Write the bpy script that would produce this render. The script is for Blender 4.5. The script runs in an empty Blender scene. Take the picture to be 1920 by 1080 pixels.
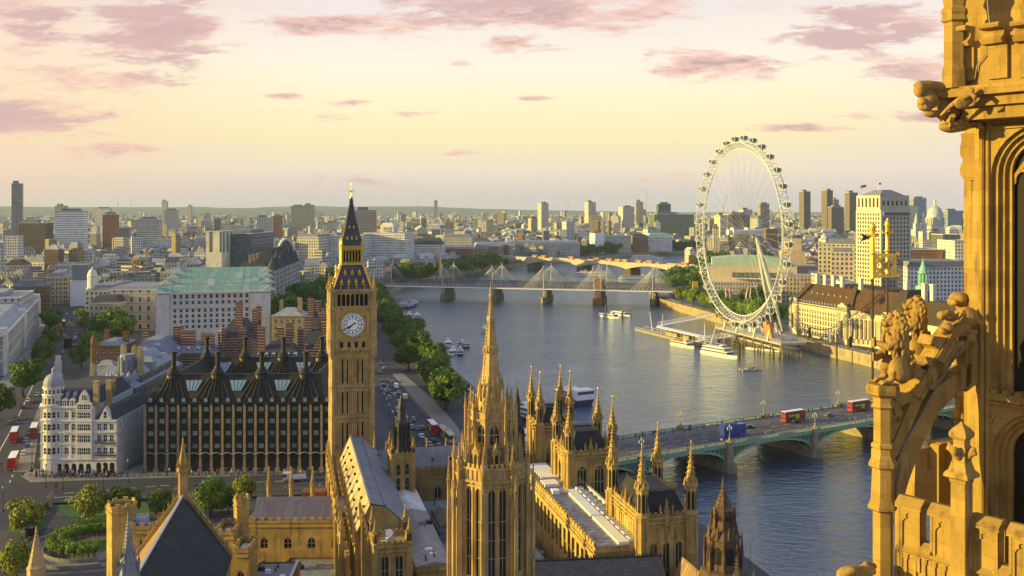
import bpy,math,random
from mathutils import Vector,Matrix,noise
SC=bpy.context.scene
COL=SC.collection
R=math.radians
random.seed(7)
# camera
F,CZ,HY=1850.0,90.0,385.0
cam=bpy.data.objects.new('camera',bpy.data.cameras.new('camera'));COL.objects.link(cam)
cam.location=(0,0,CZ);cam.rotation_euler=(R(90),0,0)
cam.data.sensor_width=36;cam.data.lens=F/1920*36
cam.data.shift_y=(HY-540)/1920
cam.data.clip_start=0.5;cam.data.clip_end=40000
SC.camera=cam
# light
SUN_EL=10.5
sdir=Vector((-math.cos(R(SUN_EL))*math.cos(R(7)),-math.cos(R(SUN_EL))*math.sin(R(7)),math.sin(R(SUN_EL))))
sun=bpy.data.objects.new('sun',bpy.data.lights.new('sun','SUN'));COL.objects.link(sun)
sun.data.energy=5.0;sun.data.angle=R(0.5);sun.data.color=(1.0,0.75,0.18)
sun.rotation_euler=sdir.to_track_quat('Z','Y').to_euler()
SC.view_settings.view_transform='Standard';SC.view_settings.look='None'
SC.view_settings.exposure=0.9;SC.view_settings.gamma=1
SC.cycles.use_denoising=True
SC.cycles.max_bounces=6;SC.cycles.diffuse_bounces=3;SC.cycles.glossy_bounces=3;SC.cycles.volume_bounces=0
SC.cycles.sample_clamp_indirect=4
W=bpy.data.worlds.new('World');SC.world=W;W.use_nodes=True
class N:
 def __init__(s,nt):s.nt=nt
 def new(s,t,**k):
  n=s.nt.nodes.new('ShaderNode'+t)
  for a,v in k.items():setattr(n,a,v)
  return n
 def put(s,sock,v):
  if isinstance(v,bpy.types.NodeSocket):s.nt.links.new(v,sock)
  elif v is not None:sock.default_value=v
 def m(s,op,a,b=None,c=None):
  n=s.new('Math',operation=op)
  for i,v in enumerate((a,b,c)):s.put(n.inputs[i],v)
  return n.outputs[0]
 def mix(s,f,a,b,bt='MIX'):
  n=s.new('Mix',data_type='RGBA',blend_type=bt)
  c4=lambda v:tuple(v)+(1,)if isinstance(v,(tuple,list))and len(v)==3 else v
  s.put(n.inputs[0],f);s.put(n.inputs[6],c4(a));s.put(n.inputs[7],c4(b))
  return n.outputs[2]
 def ramp(s,f,stops):
  n=s.new('ValToRGB');r=n.color_ramp
  while len(r.elements)<len(stops):r.elements.new(0.5)
  for e,(p,c)in zip(r.elements,stops):
   e.position=p;e.color=tuple(c)+(1,)if len(c)==3 else c
  s.put(n.inputs[0],f);return n.outputs[0]
 def noise(s,vec,scale,detail=3,rough=.55,dist=0):
  n=s.new('TexNoise');s.put(n.inputs['Vector'],vec)
  n.inputs['Scale'].default_value=scale;n.inputs['Detail'].default_value=detail
  n.inputs['Roughness'].default_value=rough;n.inputs['Distortion'].default_value=dist
  return n.outputs['Fac']
 def step(s,x,a,b):
  n=s.new('MapRange',interpolation_type='SMOOTHSTEP')
  s.put(n.inputs[0],x);n.inputs[1].default_value=a;n.inputs[2].default_value=b
  return n.outputs[0]
def make_sky():
 nt=W.node_tree;nt.nodes.clear();g=N(nt)
 out=g.new('OutputWorld');bg=g.new('Background');nt.links.new(bg.outputs[0],out.inputs[0])
 d=g.new('TexCoord').outputs['Generated']
 sp=g.new('SeparateXYZ');g.put(sp.inputs[0],d);x,y,z=sp.outputs
 base=g.ramp(z,[(0,(.62,.56,.55)),(.014,(.70,.61,.55)),(.035,(.84,.73,.57)),(.07,(.95,.82,.48)),(.105,(.99,.88,.58)),(.14,(1.0,.90,.73)),(.20,(.86,.77,.74)),(.30,(.56,.64,.80)),(.5,(.36,.48,.74)),(1,(.29,.42,.68))])
 base=g.mix(g.step(y,.05,-.25),base,g.mix(1.0,base,(.75,.85,1.0),'MULTIPLY'))
 hyp=g.m('SQRT',g.m('MAXIMUM',g.m('SUBTRACT',1,g.m('MULTIPLY',z,z)),.001))
 az=g.m('DIVIDE',x,hyp)
 base=g.mix(g.m('MULTIPLY',g.step(az,-.15,-.5),.55),base,(.88,.60,.42))
 base=g.mix(g.m('MULTIPLY',g.step(az,.22,.50),g.m('MULTIPLY',g.step(z,.22,.02),.5)),base,(.80,.66,.68))
 yy=g.m('MAXIMUM',y,.15)
 u=g.m('DIVIDE',x,yy);v=g.m('DIVIDE',z,yy)
 cv=g.new('CombineXYZ');g.put(cv.inputs[0],g.m('MULTIPLY',u,1));g.put(cv.inputs[1],g.m('MULTIPLY',v,4.6))
 wv=g.new('CombineXYZ');nz0=g.noise(cv.outputs[0],7,4,.6);nz1=g.noise(cv.outputs[0],16,6,.65,.4)
 patches=[(300,62,120,58,1.0),(40,40,95,55,.85),(55,222,130,34,.95),(140,148,200,26,.75),(175,282,130,16,.5),(640,44,190,24,.9),(1000,22,260,34,.95),(1250,14,170,24,.7),(965,82,70,18,.85),(1325,120,120,26,1.0),(1590,68,110,34,.9),(1650,30,120,24,.8),(1720,128,110,26,.75),(1500,239,90,8,.95),(1615,219,60,8,.6),(1722,218,60,14,.9),(660,192,40,6,.8),(785,212,50,6,.9),(530,182,32,6,.75),(850,287,45,6,.7),(610,216,50,9,.5),(1270,330,160,16,.35),(700,330,200,20,.3),(1720,52,70,20,.9),(860,120,60,14,.35),(1010,184,50,5,.5)]
 tot=None
 for px,py,sx,sy,a in patches:
  du=g.m('MULTIPLY',g.m('SUBTRACT',u,(px-960)/F),F/(sx*1.18));dv=g.m('MULTIPLY',g.m('SUBTRACT',v,(HY-py)/F),F/(sy*1.2))
  e=g.m('EXPONENT',g.m('MULTIPLY',g.m('ADD',g.m('MULTIPLY',du,du),g.m('MULTIPLY',dv,dv)),-1.0))
  e=g.m('MULTIPLY',e,a)
  tot=e if tot is None else g.m('MAXIMUM',tot,e)
 nz2=g.noise(cv.outputs[0],44,5,.62,.6)
 nn=g.m('ADD',g.m('ADD',g.m('MULTIPLY',nz0,.5),g.m('MULTIPLY',nz1,.7)),g.m('MULTIPLY',nz2,.35))
 dens=g.m('ADD',tot,g.m('MULTIPLY',g.m('SUBTRACT',nn,.76),2.9))
 mask=g.m('MULTIPLY',g.step(dens,.30,.85),g.step(tot,.03,.38))
 mask=g.m('MULTIPLY',mask,g.step(y,.1,.3))
 dense=g.step(dens,.7,1.35)
 ccol=g.mix(dense,(.88,.55,.47),(.44,.30,.30))
 ccol=g.mix(g.step(g.noise(cv.outputs[0],4,2),.45,.62),ccol,(.64,.41,.41))
 col=g.mix(g.m('MULTIPLY',mask,.9),base,ccol)
 veil=g.m('MULTIPLY',g.step(nz0,.5,.75),g.m('MULTIPLY',g.step(z,.05,.2),.22))
 col=g.mix(veil,col,(.88,.66,.62))
 ns=g.new('TexSky',sky_type='NISHITA',sun_disc=False,sun_elevation=R(SUN_EL),sun_rotation=R(267))
 ns.air_density=1.2;ns.dust_density=2
 nsc=g.mix(1.0,ns.outputs[0],(.10,.10,.10),'MULTIPLY')
 fin=g.mix(.10,col,nsc)
 g.put(bg.inputs[0],fin);bg.inputs[1].default_value=.615
make_sky()
# helpers
def P(px,py,z=0.0):
 d=F*(CZ-z)/(py-HY);return Vector(((px-960)/F*d,d,z))
def XW(px,Y):return(px-960)/F*Y
def ZW(py,Y):return CZ-(py-HY)*Y/F
PA=R(13.1);PC,PS=math.cos(PA),math.sin(PA)
def pal(b,a,z=0.0):return Vector((b*PC-a*PS,b*PS+a*PC,z))
class MB:
 """Collects faces into one mesh; vertices are welded; uv in metres."""
 def __init__(s):s.v=[];s.k={};s.f=[];s.mi=[];s.uv=[]
 def vi(s,p):
  k=(round(p[0]*500),round(p[1]*500),round(p[2]*500))
  i=s.k.get(k)
  if i is None:i=s.k[k]=len(s.v);s.v.append((p[0],p[1],p[2]))
  return i
 def face(s,pts,m=0,uv=None):
  ids=[s.vi(p)for p in pts]
  if uv is None:uv=[(p[0]+p[1]*.37,p[2]+p[1]*.21)for p in pts]
  o=[];ou=[]
  for i,w in zip(ids,uv):
   if i not in o:o.append(i);ou.append(w)
  if len(o)<3:return
  s.f.append(o);s.mi.append(m);s.uv.append(ou)
 def wall(s,p,q,z0,z1,m=0,u0=0.0,z0b=None,z1b=None):
  L=math.hypot(q[0]-p[0],q[1]-p[1]);a=z0 if z0b is None else z0b;b=z1 if z1b is None else z1b
  s.face([(p[0],p[1],z0),(q[0],q[1],a),(q[0],q[1],b),(p[0],p[1],z1)],m,[(u0,z0),(u0+L,a),(u0+L,b),(u0,z1)])
  return u0+L
 def prism(s,poly,z0,z1,m=0,top=None,bot=False):
  u=0.0;n=len(poly)
  for i in range(n):
   p,q=poly[i],poly[(i+1)%n];s.wall(p,q,z0,z1,m,u);u=math.ceil(u/8+1)*8+math.hypot(q[0]-p[0],q[1]-p[1])*0
  s.face([(p[0],p[1],z1)for p in poly],m if top is None else top,[(p[0],p[1])for p in poly])
  if bot:s.face([(p[0],p[1],z0)for p in reversed(poly)],m,[(p[0],p[1])for p in reversed(poly)])
 def box(s,x0,x1,y0,y1,z0,z1,m=0,top=None,bot=True):
  s.prism([(x0,y0),(x1,y0),(x1,y1),(x0,y1)],z0,z1,m,top,bot)
 def cbox(s,x,y,z,w,d,h,m=0,top=None):s.box(x-w/2,x+w/2,y-d/2,y+d/2,z,z+h,m,top)
 def ngon(s,cx,cy,n,r,z,rot=0):return[(cx+r*math.cos(rot+2*math.pi*i/n),cy+r*math.sin(rot+2*math.pi*i/n),z)for i in range(n)]
 def frust(s,cx,cy,n,r0,z0,r1,z1,m=0,rot=None,cap=True,bot=False):
  if rot is None:rot=math.pi/n
  A=s.ngon(cx,cy,n,r0,z0,rot);B=s.ngon(cx,cy,n,max(r1,.004),z1,rot)
  for i in range(n):
   j=(i+1)%n;w=2*r0*math.sin(math.pi/n)
   s.face([A[i],A[j],B[j],B[i]],m,[(i*w,z0),(i*w+w,z0),(i*w+w,z1),(i*w,z1)])
  if cap and r1>.004:s.face(B,m)
  if bot:s.face(list(reversed(A)),m)
 def lathe(s,cx,cy,prof,n=8,m=0,rot=None):
  for(r0,z0),(r1,z1)in zip(prof,prof[1:]):s.frust(cx,cy,n,r0,z0,r1,z1,m,rot,cap=False)
  if prof[-1][0]>.01:s.face(s.ngon(cx,cy,n,prof[-1][0],prof[-1][1],math.pi/n if rot is None else rot),m)
  if prof[0][0]>.01:s.face(list(reversed(s.ngon(cx,cy,n,prof[0][0],prof[0][1],math.pi/n if rot is None else rot))),m)
 def tube(s,pts,r,n=6,m=0,caps=True):
  pts=[Vector(p)for p in pts];rr=r if isinstance(r,(list,tuple))else[r]*len(pts);rings=[]
  for i,p in enumerate(pts):
   t=(pts[min(i+1,len(pts)-1)]-pts[max(i-1,0)]).normalized()
   a=t.cross(Vector((0,0,1))if abs(t.z)<.95 else Vector((1,0,0))).normalized();b=t.cross(a)
   rings.append([p+(a*math.cos(2*math.pi*k/n+.4)+b*math.sin(2*math.pi*k/n+.4))*rr[i]for k in range(n)])
  for A,B in zip(rings,rings[1:]):
   for k in range(n):s.face([A[k],A[(k+1)%n],B[(k+1)%n],B[k]],m)
  if caps:s.face(rings[0][::-1],m);s.face(rings[-1],m)
 def beam(s,p,q,w,h,m=0):
  p,q=Vector(p),Vector(q);t=(q-p).normalized()
  a=t.cross(Vector((0,0,1))if abs(t.z)<.98 else Vector((0,1,0))).normalized()*w/2;b=a.normalized().cross(t)*h/2
  A=[p-a-b,p+a-b,p+a+b,p-a+b];B=[x+q-p for x in A]
  for k in range(4):s.face([A[k],A[(k+1)%4],B[(k+1)%4],B[k]],m)
  s.face(A[::-1],m);s.face(B,m)
 def slab(s,poly,dvec,m=0):
  A=[Vector(p)for p in poly];B=[p+Vector(dvec)for p in A];n=len(A)
  for i in range(n):s.face([A[i],A[(i+1)%n],B[(i+1)%n],B[i]],m)
  s.face(A[::-1],m);s.face(B,m)
 def gable(s,x0,x1,y0,y1,z0,zr,ax='x',m=0,em=None,ov=0.0):
  em=m if em is None else em
  if ax=='x':
   ym=(y0+y1)/2;L=math.hypot(ym-y0,zr-z0)
   s.face([(x0,y0-ov,z0),(x1,y0-ov,z0),(x1,ym,zr),(x0,ym,zr)],m,[(x0,0),(x1,0),(x1,L),(x0,L)])
   s.face([(x1,y1+ov,z0),(x0,y1+ov,z0),(x0,ym,zr),(x1,ym,zr)],m,[(x1,0),(x0,0),(x0,L),(x1,L)])
   s.face([(x0,y1,z0),(x0,y0,z0),(x0,ym,zr)],em,[(y1,z0),(y0,z0),(ym,zr)]);s.face([(x1,y0,z0),(x1,y1,z0),(x1,ym,zr)],em,[(y0,z0),(y1,z0),(ym,zr)])
  else:
   xm=(x0+x1)/2;L=math.hypot(xm-x0,zr-z0)
   s.face([(x0-ov,y1,z0),(x0-ov,y0,z0),(xm,y0,zr),(xm,y1,zr)],m,[(y1,0),(y0,0),(y0,L),(y1,L)])
   s.face([(x1+ov,y0,z0),(x1+ov,y1,z0),(xm,y1,zr),(xm,y0,zr)],m,[(y0,0),(y1,0),(y1,L),(y0,L)])
   s.face([(x0,y0,z0),(x1,y0,z0),(xm,y0,zr)],em,[(x0,z0),(x1,z0),(xm,zr)]);s.face([(x1,y1,z0),(x0,y1,z0),(xm,y1,zr)],em,[(x1,z0),(x0,z0),(xm,zr)])
 def hip(s,x0,x1,y0,y1,z0,z1,inset,m=0,top=None,inset_y=None):
  iy=inset if inset_y is None else inset_y
  A=[(x0,y0,z0),(x1,y0,z0),(x1,y1,z0),(x0,y1,z0)];B=[(x0+inset,y0+iy,z1),(x1-inset,y0+iy,z1),(x1-inset,y1-iy,z1),(x0+inset,y1-iy,z1)]
  for i in range(4):
   j=(i+1)%4;w=math.dist(A[i],A[j]);h=math.dist(A[i],B[i])
   s.face([A[i],A[j],B[j],B[i]],m,[(0,0),(w,0),(w,h),(0,h)])
  s.face(B,m if top is None else top,[(p[0],p[1])for p in B])
 def crenel(s,p,q,z,w,h,step,t,m=0):
  p,q=Vector((p[0],p[1],0)),Vector((q[0],q[1],0));L=(q-p).length;n=max(1,round(L/step));d=(q-p)/L
  for i in range(n):
   c=p+d*(L*(i+.5)/n);s.beam(c-d*w/2+Vector((0,0,z+h/2)),c+d*w/2+Vector((0,0,z+h/2)),t,h,m)
 def wallgrid(s,p,q,z0,z1,ops,depth=.25,m=0,arch=None,rm=None):
  """Wall from p to q (outside on the right hand of p->q) with rectangular or arched holes ops=[(u0,u1,v0,v1)]."""
  p=Vector((p[0],p[1],0));q=Vector((q[0],q[1],0));L=(q-p).length;d=(q-p)/L;inn=Vector((-d.y,d.x,0))*depth
  rm=m if rm is None else rm
  us=sorted({0.0,L,*[round(o[0],3)for o in ops],*[round(o[1],3)for o in ops]});vs=sorted({z0,z1,*[round(o[2],3)for o in ops],*[round(o[3],3)for o in ops]})
  pt=lambda u,v:(p.x+d.x*u,p.y+d.y*u,v)
  for a,b in zip(vs,vs[1:]):
   vm=(a+b)/2;row=[o for o in ops if o[2]<vm<o[3]];run=None
   for c,e in zip(us,us[1:]):
    um=(c+e)/2;hole=any(o[0]<um<o[1]for o in row)
    if not hole:run=(run[0],e)if run else(c,e)
    if(hole or e==us[-1])and run:
     u0,u1=run;s.face([pt(u0,a),pt(u1,a),pt(u1,b),pt(u0,b)],m,[(u0,a),(u1,a),(u1,b),(u0,b)]);run=None
  for o in ops:
   u0,u1,v0,v1=o[:4];prof=arch_profile(u0,u1,v0,v1,arch)
   if arch:
    um=(u0+u1)/2;k=len(prof)//2
    half=[x for x in prof if x[0]<=um+1e-6 and x[1]>v0+1e-6];s_l=[(u0,v1)]+half
    for i in range(1,len(s_l)-1):s.face([pt(*s_l[0]),pt(*s_l[i]),pt(*s_l[i+1])],m,[s_l[0],s_l[i],s_l[i+1]])
    half=[x for x in prof if x[0]>=um-1e-6 and x[1]>v0+1e-6];s_r=[(u1,v1)]+half
    for i in range(1,len(s_r)-1):s.face([pt(*s_r[0]),pt(*s_r[i]),pt(*s_r[i+1])],m,[s_r[0],s_r[i],s_r[i+1]])
   for a,b in zip(prof,prof[1:]+prof[:1]):
    A=Vector(pt(*a));B=Vector(pt(*b));s.face([A,A+inn,B+inn,B],rm)
 def mesh(s,name,mats,smooth=False):
  me=bpy.data.meshes.new(name);me.from_pydata(s.v,[],s.f)
  for m in(mats if isinstance(mats,(list,tuple))else[mats]):me.materials.append(m)
  me.polygons.foreach_set('material_index',s.mi)
  ul=me.uv_layers.new(name='UVMap');ul.data.foreach_set('uv',[c for f in s.uv for w in f for c in w])
  if smooth:me.polygons.foreach_set('use_smooth',[True]*len(s.f))
  me.validate();me.update();return me
 def build(s,name,mats,parent=None,loc=None,rz=None,smooth=False):
  return link(name,s.mesh(name,mats,smooth),parent,loc,rz)
def arch_profile(u0,u1,v0,v1,arch):
 if not arch:return[(u0,v0),(u0,v1),(u1,v1),(u1,v0)]
 w=u1-u0;um=(u0+u1)/2;h=min(w*.5 if arch=='r' else w*.72,v1-v0-.05);n=6
 L=[]
 for i in range(n+1):
  t=i/n
  if arch=='r':L.append((um-w/2*math.cos(t*math.pi/2),v1-h+h*math.sin(t*math.pi/2)))
  else:L.append((u0+w/2*(1-math.cos(t*math.pi/2.6))/(1-math.cos(math.pi/2.6)),v1-h+h*math.sin(t*math.pi/2.6)/math.sin(math.pi/2.6)))
 return[(u0,v0)]+L+[(2*um-x,y)for x,y in L[-2::-1]]+[(u1,v0)]
def link(name,me,parent=None,loc=None,rz=None):
 o=bpy.data.objects.new(name,me);COL.objects.link(o)
 if parent is not None:o.parent=parent
 if loc is not None:o.location=loc
 if rz is not None:o.rotation_euler=(0,0,rz)
 return o
def tag(o,label=None,cat=None,group=None,kind=None):
 for k,v in(('label',label),('category',cat),('group',group),('kind',kind)):
  if v:o[k]=v
 return o
def T(name,label,cat,loc=(0,0,0),rz=0.0,group=None):
 o=bpy.data.objects.new(name,None);COL.objects.link(o);o.location=loc;o.rotation_euler=(0,0,rz)
 o.empty_display_size=.1
 return tag(o,label,cat,group)
KIDS={}
def dup(root,loc,rz=None,label=None,group=None,scale=None):
 """A copy of a thing with copies of its parts and sub-parts."""
 if root.name not in KIDS:KIDS[root.name]=[(c,list(c.children))for c in root.children]
 r=root.copy();COL.objects.link(r);r.location=loc
 if rz is not None:r.rotation_euler=(0,0,rz)
 if scale is not None:r.scale=scale if not isinstance(scale,(int,float))else(scale,)*3
 if label:r['label']=label
 if group:r['group']=group
 for ch,sub in KIDS[root.name]:
  c=ch.copy();COL.objects.link(c);c.parent=r
  for gch in sub:e=gch.copy();COL.objects.link(e);e.parent=c
 return r
ORD=['first','second','third','fourth','fifth','sixth','seventh','eighth','ninth','tenth','eleventh','twelfth','thirteenth','fourteenth','fifteenth','sixteenth','seventeenth','eighteenth','nineteenth']
TENS=['','','twenty','thirty','forty','fifty','sixty','seventy','eighty','ninety']
def nth(i):
 i+=1
 if i<20:return ORD[i-1]
 return TENS[i//10]+('-'+ORD[i%10-1]if i%10 else 'th')if i%10 else TENS[i//10][:-1]+'ieth'
# materials
MATS={}
def mat(name,col,rough=.85,var=.18,scale=.6,bump=0.0,bscale=6.0,metal=0.0,dirt=None,streak=0.0,spec=.3,rnd=0.0,emit=None,patch=None):
 """Principled colour broken up by two sizes of noise, optional rain streaks (stain with its own shape) and bump."""
 if name in MATS:return MATS[name]
 m=bpy.data.materials.new(name);m.use_nodes=True;nt=m.node_tree;g=N(nt);b=nt.nodes['Principled BSDF']
 tc=g.new('TexCoord').outputs['Object']
 n1=g.noise(tc,scale,4,.6);n2=g.noise(tc,scale*7.3,3,.6)
 f=g.m('ADD',g.m('MULTIPLY',n1,.65),g.m('MULTIPLY',n2,.35))
 f=g.step(f,.3,.7)
 lo=tuple(c*(1-var)for c in col);hi=tuple(min(1,c*(1+var))for c in col)
 c=g.mix(f,lo,hi)
 if patch:c=g.mix(g.m('MULTIPLY',g.step(g.noise(tc,.16,5,.68),.46,.66),patch[3]),c,patch[:3])
 if dirt:
  mp=g.new('Mapping');g.put(mp.inputs[0],tc);mp.inputs['Scale'].default_value=(1.0,1.0,.12)
  c=g.mix(g.m('MULTIPLY',g.step(g.noise(mp.outputs[0],scale*3,4,.65),.5,.72),streak or .5),c,dirt)
 if rnd:
  oi=g.new('ObjectInfo').outputs['Random'];h=g.new('HueSaturation');g.put(h.inputs['Color'],c)
  g.put(h.inputs['Value'],g.m('ADD',1-rnd,g.m('MULTIPLY',oi,2*rnd)));g.put(h.inputs['Hue'],g.m('ADD',.5-rnd*.06,g.m('MULTIPLY',oi,rnd*.12)));c=h.outputs[0]
 g.put(b.inputs['Base Color'],c);b.inputs['Roughness'].default_value=rough;b.inputs['Metallic'].default_value=metal
 b.inputs['Specular IOR Level'].default_value=spec
 if bump:
  bn=g.new('Bump');bn.inputs['Strength'].default_value=bump;bn.inputs['Distance'].default_value=.05
  g.put(bn.inputs['Height'],g.noise(tc,bscale,4,.65));nt.links.new(bn.outputs[0],b.inputs['Normal'])
 if emit:b.inputs['Emission Color'].default_value=(*emit[:3],1);b.inputs['Emission Strength'].default_value=emit[3]
 MATS[name]=m;return m
def facade(name,wall,sx,sz,ww,wh,glass=(.035,.04,.045),rough=.8,var=.15,ledge=None,off=.0,lit=0.0,rnd=.0,vofs=0.0,gr=.25):
 """Wall whose far-off windows are a pattern in metres of the wall's own uv."""
 if name in MATS:return MATS[name]
 m=bpy.data.materials.new(name);m.use_nodes=True;nt=m.node_tree;g=N(nt);b=nt.nodes['Principled BSDF']
 uv=g.new('UVMap').outputs[0];sp=g.new('SeparateXYZ');g.put(sp.inputs[0],uv)
 U=g.m('DIVIDE',sp.outputs[0],sx);V=g.m('DIVIDE',g.m('ADD',sp.outputs[1],vofs),sz)
 fu=g.m('ABSOLUTE',g.m('SUBTRACT',g.m('FRACT',U),.5));fv=g.m('ABSOLUTE',g.m('SUBTRACT',g.m('FRACT',V),.5))
 win=g.m('MULTIPLY',g.m('LESS_THAN',fu,ww/sx/2),g.m('LESS_THAN',fv,wh/sz/2))
 cb=g.new('CombineXYZ');g.put(cb.inputs[0],g.m('FLOOR',U));g.put(cb.inputs[1],g.m('FLOOR',V))
 wn=g.new('TexWhiteNoise');wn.noise_dimensions='3D'
 oi=g.new('ObjectInfo').outputs['Random'];g.put(cb.inputs[2],oi);g.put(wn.inputs['Vector'],cb.outputs[0])
 tc=g.new('TexCoord').outputs['Object']
 n1=g.noise(tc,.12,4,.6)
 lo=tuple(c*(1-var)for c in wall);hi=tuple(min(1,c*(1+var))for c in wall)
 c=g.mix(g.step(n1,.3,.7),lo,hi)
 if rnd:
  h=g.new('HueSaturation');g.put(h.inputs['Color'],c)
  g.put(h.inputs['Value'],g.m('ADD',1-rnd,g.m('MULTIPLY',oi,2*rnd)));c=h.outputs[0]
 if ledge:c=g.mix(g.m('LESS_THAN',g.m('FRACT',V),.1),c,ledge)
 gl=g.mix(g.m('MULTIPLY',wn.outputs[0],.5),glass,tuple(min(1,x*3+.04)for x in glass))
 g.put(b.inputs['Base Color'],g.mix(win,c,gl))
 g.put(b.inputs['Roughness'],g.m('SUBTRACT',rough,g.m('MULTIPLY',win,rough-gr)))
 bn=g.new('Bump');bn.inputs['Strength'].default_value=1;bn.inputs['Distance'].default_value=.3
 g.put(bn.inputs['Height'],g.m('SUBTRACT',1,win));nt.links.new(bn.outputs[0],b.inputs['Normal'])
 MATS[name]=m;return m
def paved(name,col,kind,scale,rough=.8,var=.2,mortar=None,msize=.02,bw=.5,bh=.25,sq=1,coord='UV',dirt=None):
 """Brick-laid pattern in metres (slates, lead rolls, ashlar)."""
 if name in MATS:return MATS[name]
 m=bpy.data.materials.new(name);m.use_nodes=True;nt=m.node_tree;g=N(nt);b=nt.nodes['Principled BSDF']
 tcn=g.new('TexCoord');tc=tcn.outputs['Object'];uv=g.new('UVMap').outputs[0]
 br=g.new('TexBrick');g.put(br.inputs['Vector'],uv);br.inputs['Scale'].default_value=scale
 br.inputs['Brick Width'].default_value=bw;br.inputs['Row Height'].default_value=bh;br.inputs['Mortar Size'].default_value=msize
 br.offset=.5 if kind=='brick' else 0.0
 lo=tuple(c*(1-var)for c in col);hi=tuple(min(1,c*(1+var))for c in col)
 br.inputs['Color1'].default_value=(*lo,1);br.inputs['Color2'].default_value=(*hi,1);br.inputs['Mortar'].default_value=(*(mortar or tuple(c*.55 for c in col)),1)
 n1=g.noise(tc,.35,5,.65)
 c=g.mix(g.m('MULTIPLY',g.step(n1,.45,.75),.5),br.outputs[0],dirt or tuple(x*.5 for x in col))
 g.put(b.inputs['Base Color'],c);b.inputs['Roughness'].default_value=rough+.15;b.inputs['Specular IOR Level'].default_value=.22
 bn=g.new('Bump');bn.inputs['Strength'].default_value=.6;bn.inputs['Distance'].default_value=.05
 g.put(bn.inputs['Height'],g.m('SUBTRACT',1,br.outputs['Fac']));nt.links.new(bn.outputs[0],b.inputs['Normal'])
 MATS[name]=m;return m
STONE=mat('golden_limestone',(.42,.285,.09),.9,.32,.35,.5,3.0,dirt=(.055,.036,.016),streak=.7,patch=(.24,.18,.085,.4))
STONE_D=mat('weathered_limestone',(.28,.19,.08),.92,.35,.35,.35,3.0,dirt=(.06,.045,.025),streak=.7)
LIGHTENED=mat('lightened_limestone',(.44,.305,.115),.9,.3,.35,.5,3.0,dirt=(.10,.065,.025),streak=.7,patch=(.30,.235,.125,.5))  # Lighter limestone; brightness for shaded tower faces is put into the colour
STONE_P=mat('pale_limestone',(.38,.30,.15),.9,.22,.3,.2,3.0,dirt=(.16,.12,.07),streak=.4)
PORTLAND=mat('portland_stone',(.55,.53,.47),.88,.14,.3,.15,3.0,dirt=(.25,.24,.21),streak=.4)
GILT=mat('gilding',(.78,.50,.09),.38,.18,2.0,metal=.75)
IRON=mat('dark_cast_iron',(.035,.034,.036),.6,.3,1.0)
LEADW=paved('lead_roof',(.20,.215,.245),'stack',1.0,.55,.12,(.10,.11,.13),.03,1.3,4.0)
SLATE=paved('slate_roof',(.062,.066,.082),'brick',1.0,.6,.22,(.035,.037,.045),.02,.5,.3)
IRONROOF=paved('iron_tile_roof',(.034,.033,.042),'stack',1.0,.5,.2,(.016,.016,.02),.05,1.2,1.2)
ASPHALT=mat('asphalt',(.042,.044,.058),.85,.22,.08,.15,8)
PAVE=mat('paving_stone',(.20,.19,.18),.85,.15,.2,.1,4)
PAINT=mat('white_road_paint',(.62,.62,.60),.7,.15,1)
DKGLASS=mat('window_glass',(.022,.026,.032),.12,.3,.25,spec=.6,rnd=.3)
DARKHOLE=mat('dark_interior',(.015,.013,.012),.8,.3,.3)  # Near-black stands in for the shade inside openings
WHITEP=mat('white_paint',(.78,.78,.76),.5,.06,.5)
REDP=mat('red_bus_paint',(.52,.018,.02),.3,.08,.4,spec=.5)
BLACKP=mat('black_paint',(.018,.018,.02),.35,.2,.6,spec=.5)
BARK=mat('bark',(.055,.042,.030),.95,.3,2)
# ground, river, roads
WL=-6.0
LEFT_BANK=[(115,0),(86,140),(59,256),(41,331),(12,345),(-8,362),(-25,469),(-50,600),(-60,653),(-88,774),(-119,925),(-134,1015),(-122,1180),(-60,1400),(30,1590),(250,1900),(700,2200),(1500,2460),(4000,2900)]
RIGHT_BANK=[(300,0),(262,200),(240,350),(226,470),(214,582),(186,683),(164,826),(141,935),(150,1080),(170,1210),(228,1400),(330,1560),(620,1820),(1300,2130),(4000,2560)]
GROUND=mat('ground_city',(.070,.070,.078),.9,.25,.02,.1,2)
RIVERWALL=mat('river_wall_granite',(.30,.235,.14),.9,.3,.25,.25,2,dirt=(.08,.075,.02),streak=.75)
def banks():
 m=MB()
 wl=[(-9000,-200)]+[(115,-200)]+LEFT_BANK[1:]+[(12000,3900),(12000,12000),(-9000,12000)]
 wr=[(300,-200)]+RIGHT_BANK[1:]+[(12000,3400),(12000,-200)]
 from mathutils.geometry import tessellate_polygon
 for poly,wallpts in((wl,[(115,-200)]+LEFT_BANK[1:]+[(12000,3900)]),(wr,[(300,-200)]+RIGHT_BANK[1:]+[(12000,3400)])):
  vs=[Vector((x,y,0))for x,y in poly]
  for t in tessellate_polygon([vs]):
   tri=[vs[i]for i in t]
   if(tri[1]-tri[0]).cross(tri[2]-tri[0]).z<0:tri.reverse()
   m.face(tri,0,[(p.x,p.y)for p in tri])
  for a,b in zip(wallpts,wallpts[1:]):m.wall(a,b,-9,0,1)
 tag(m.build('ground',[GROUND,RIVERWALL]),kind='structure')
banks()
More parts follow.
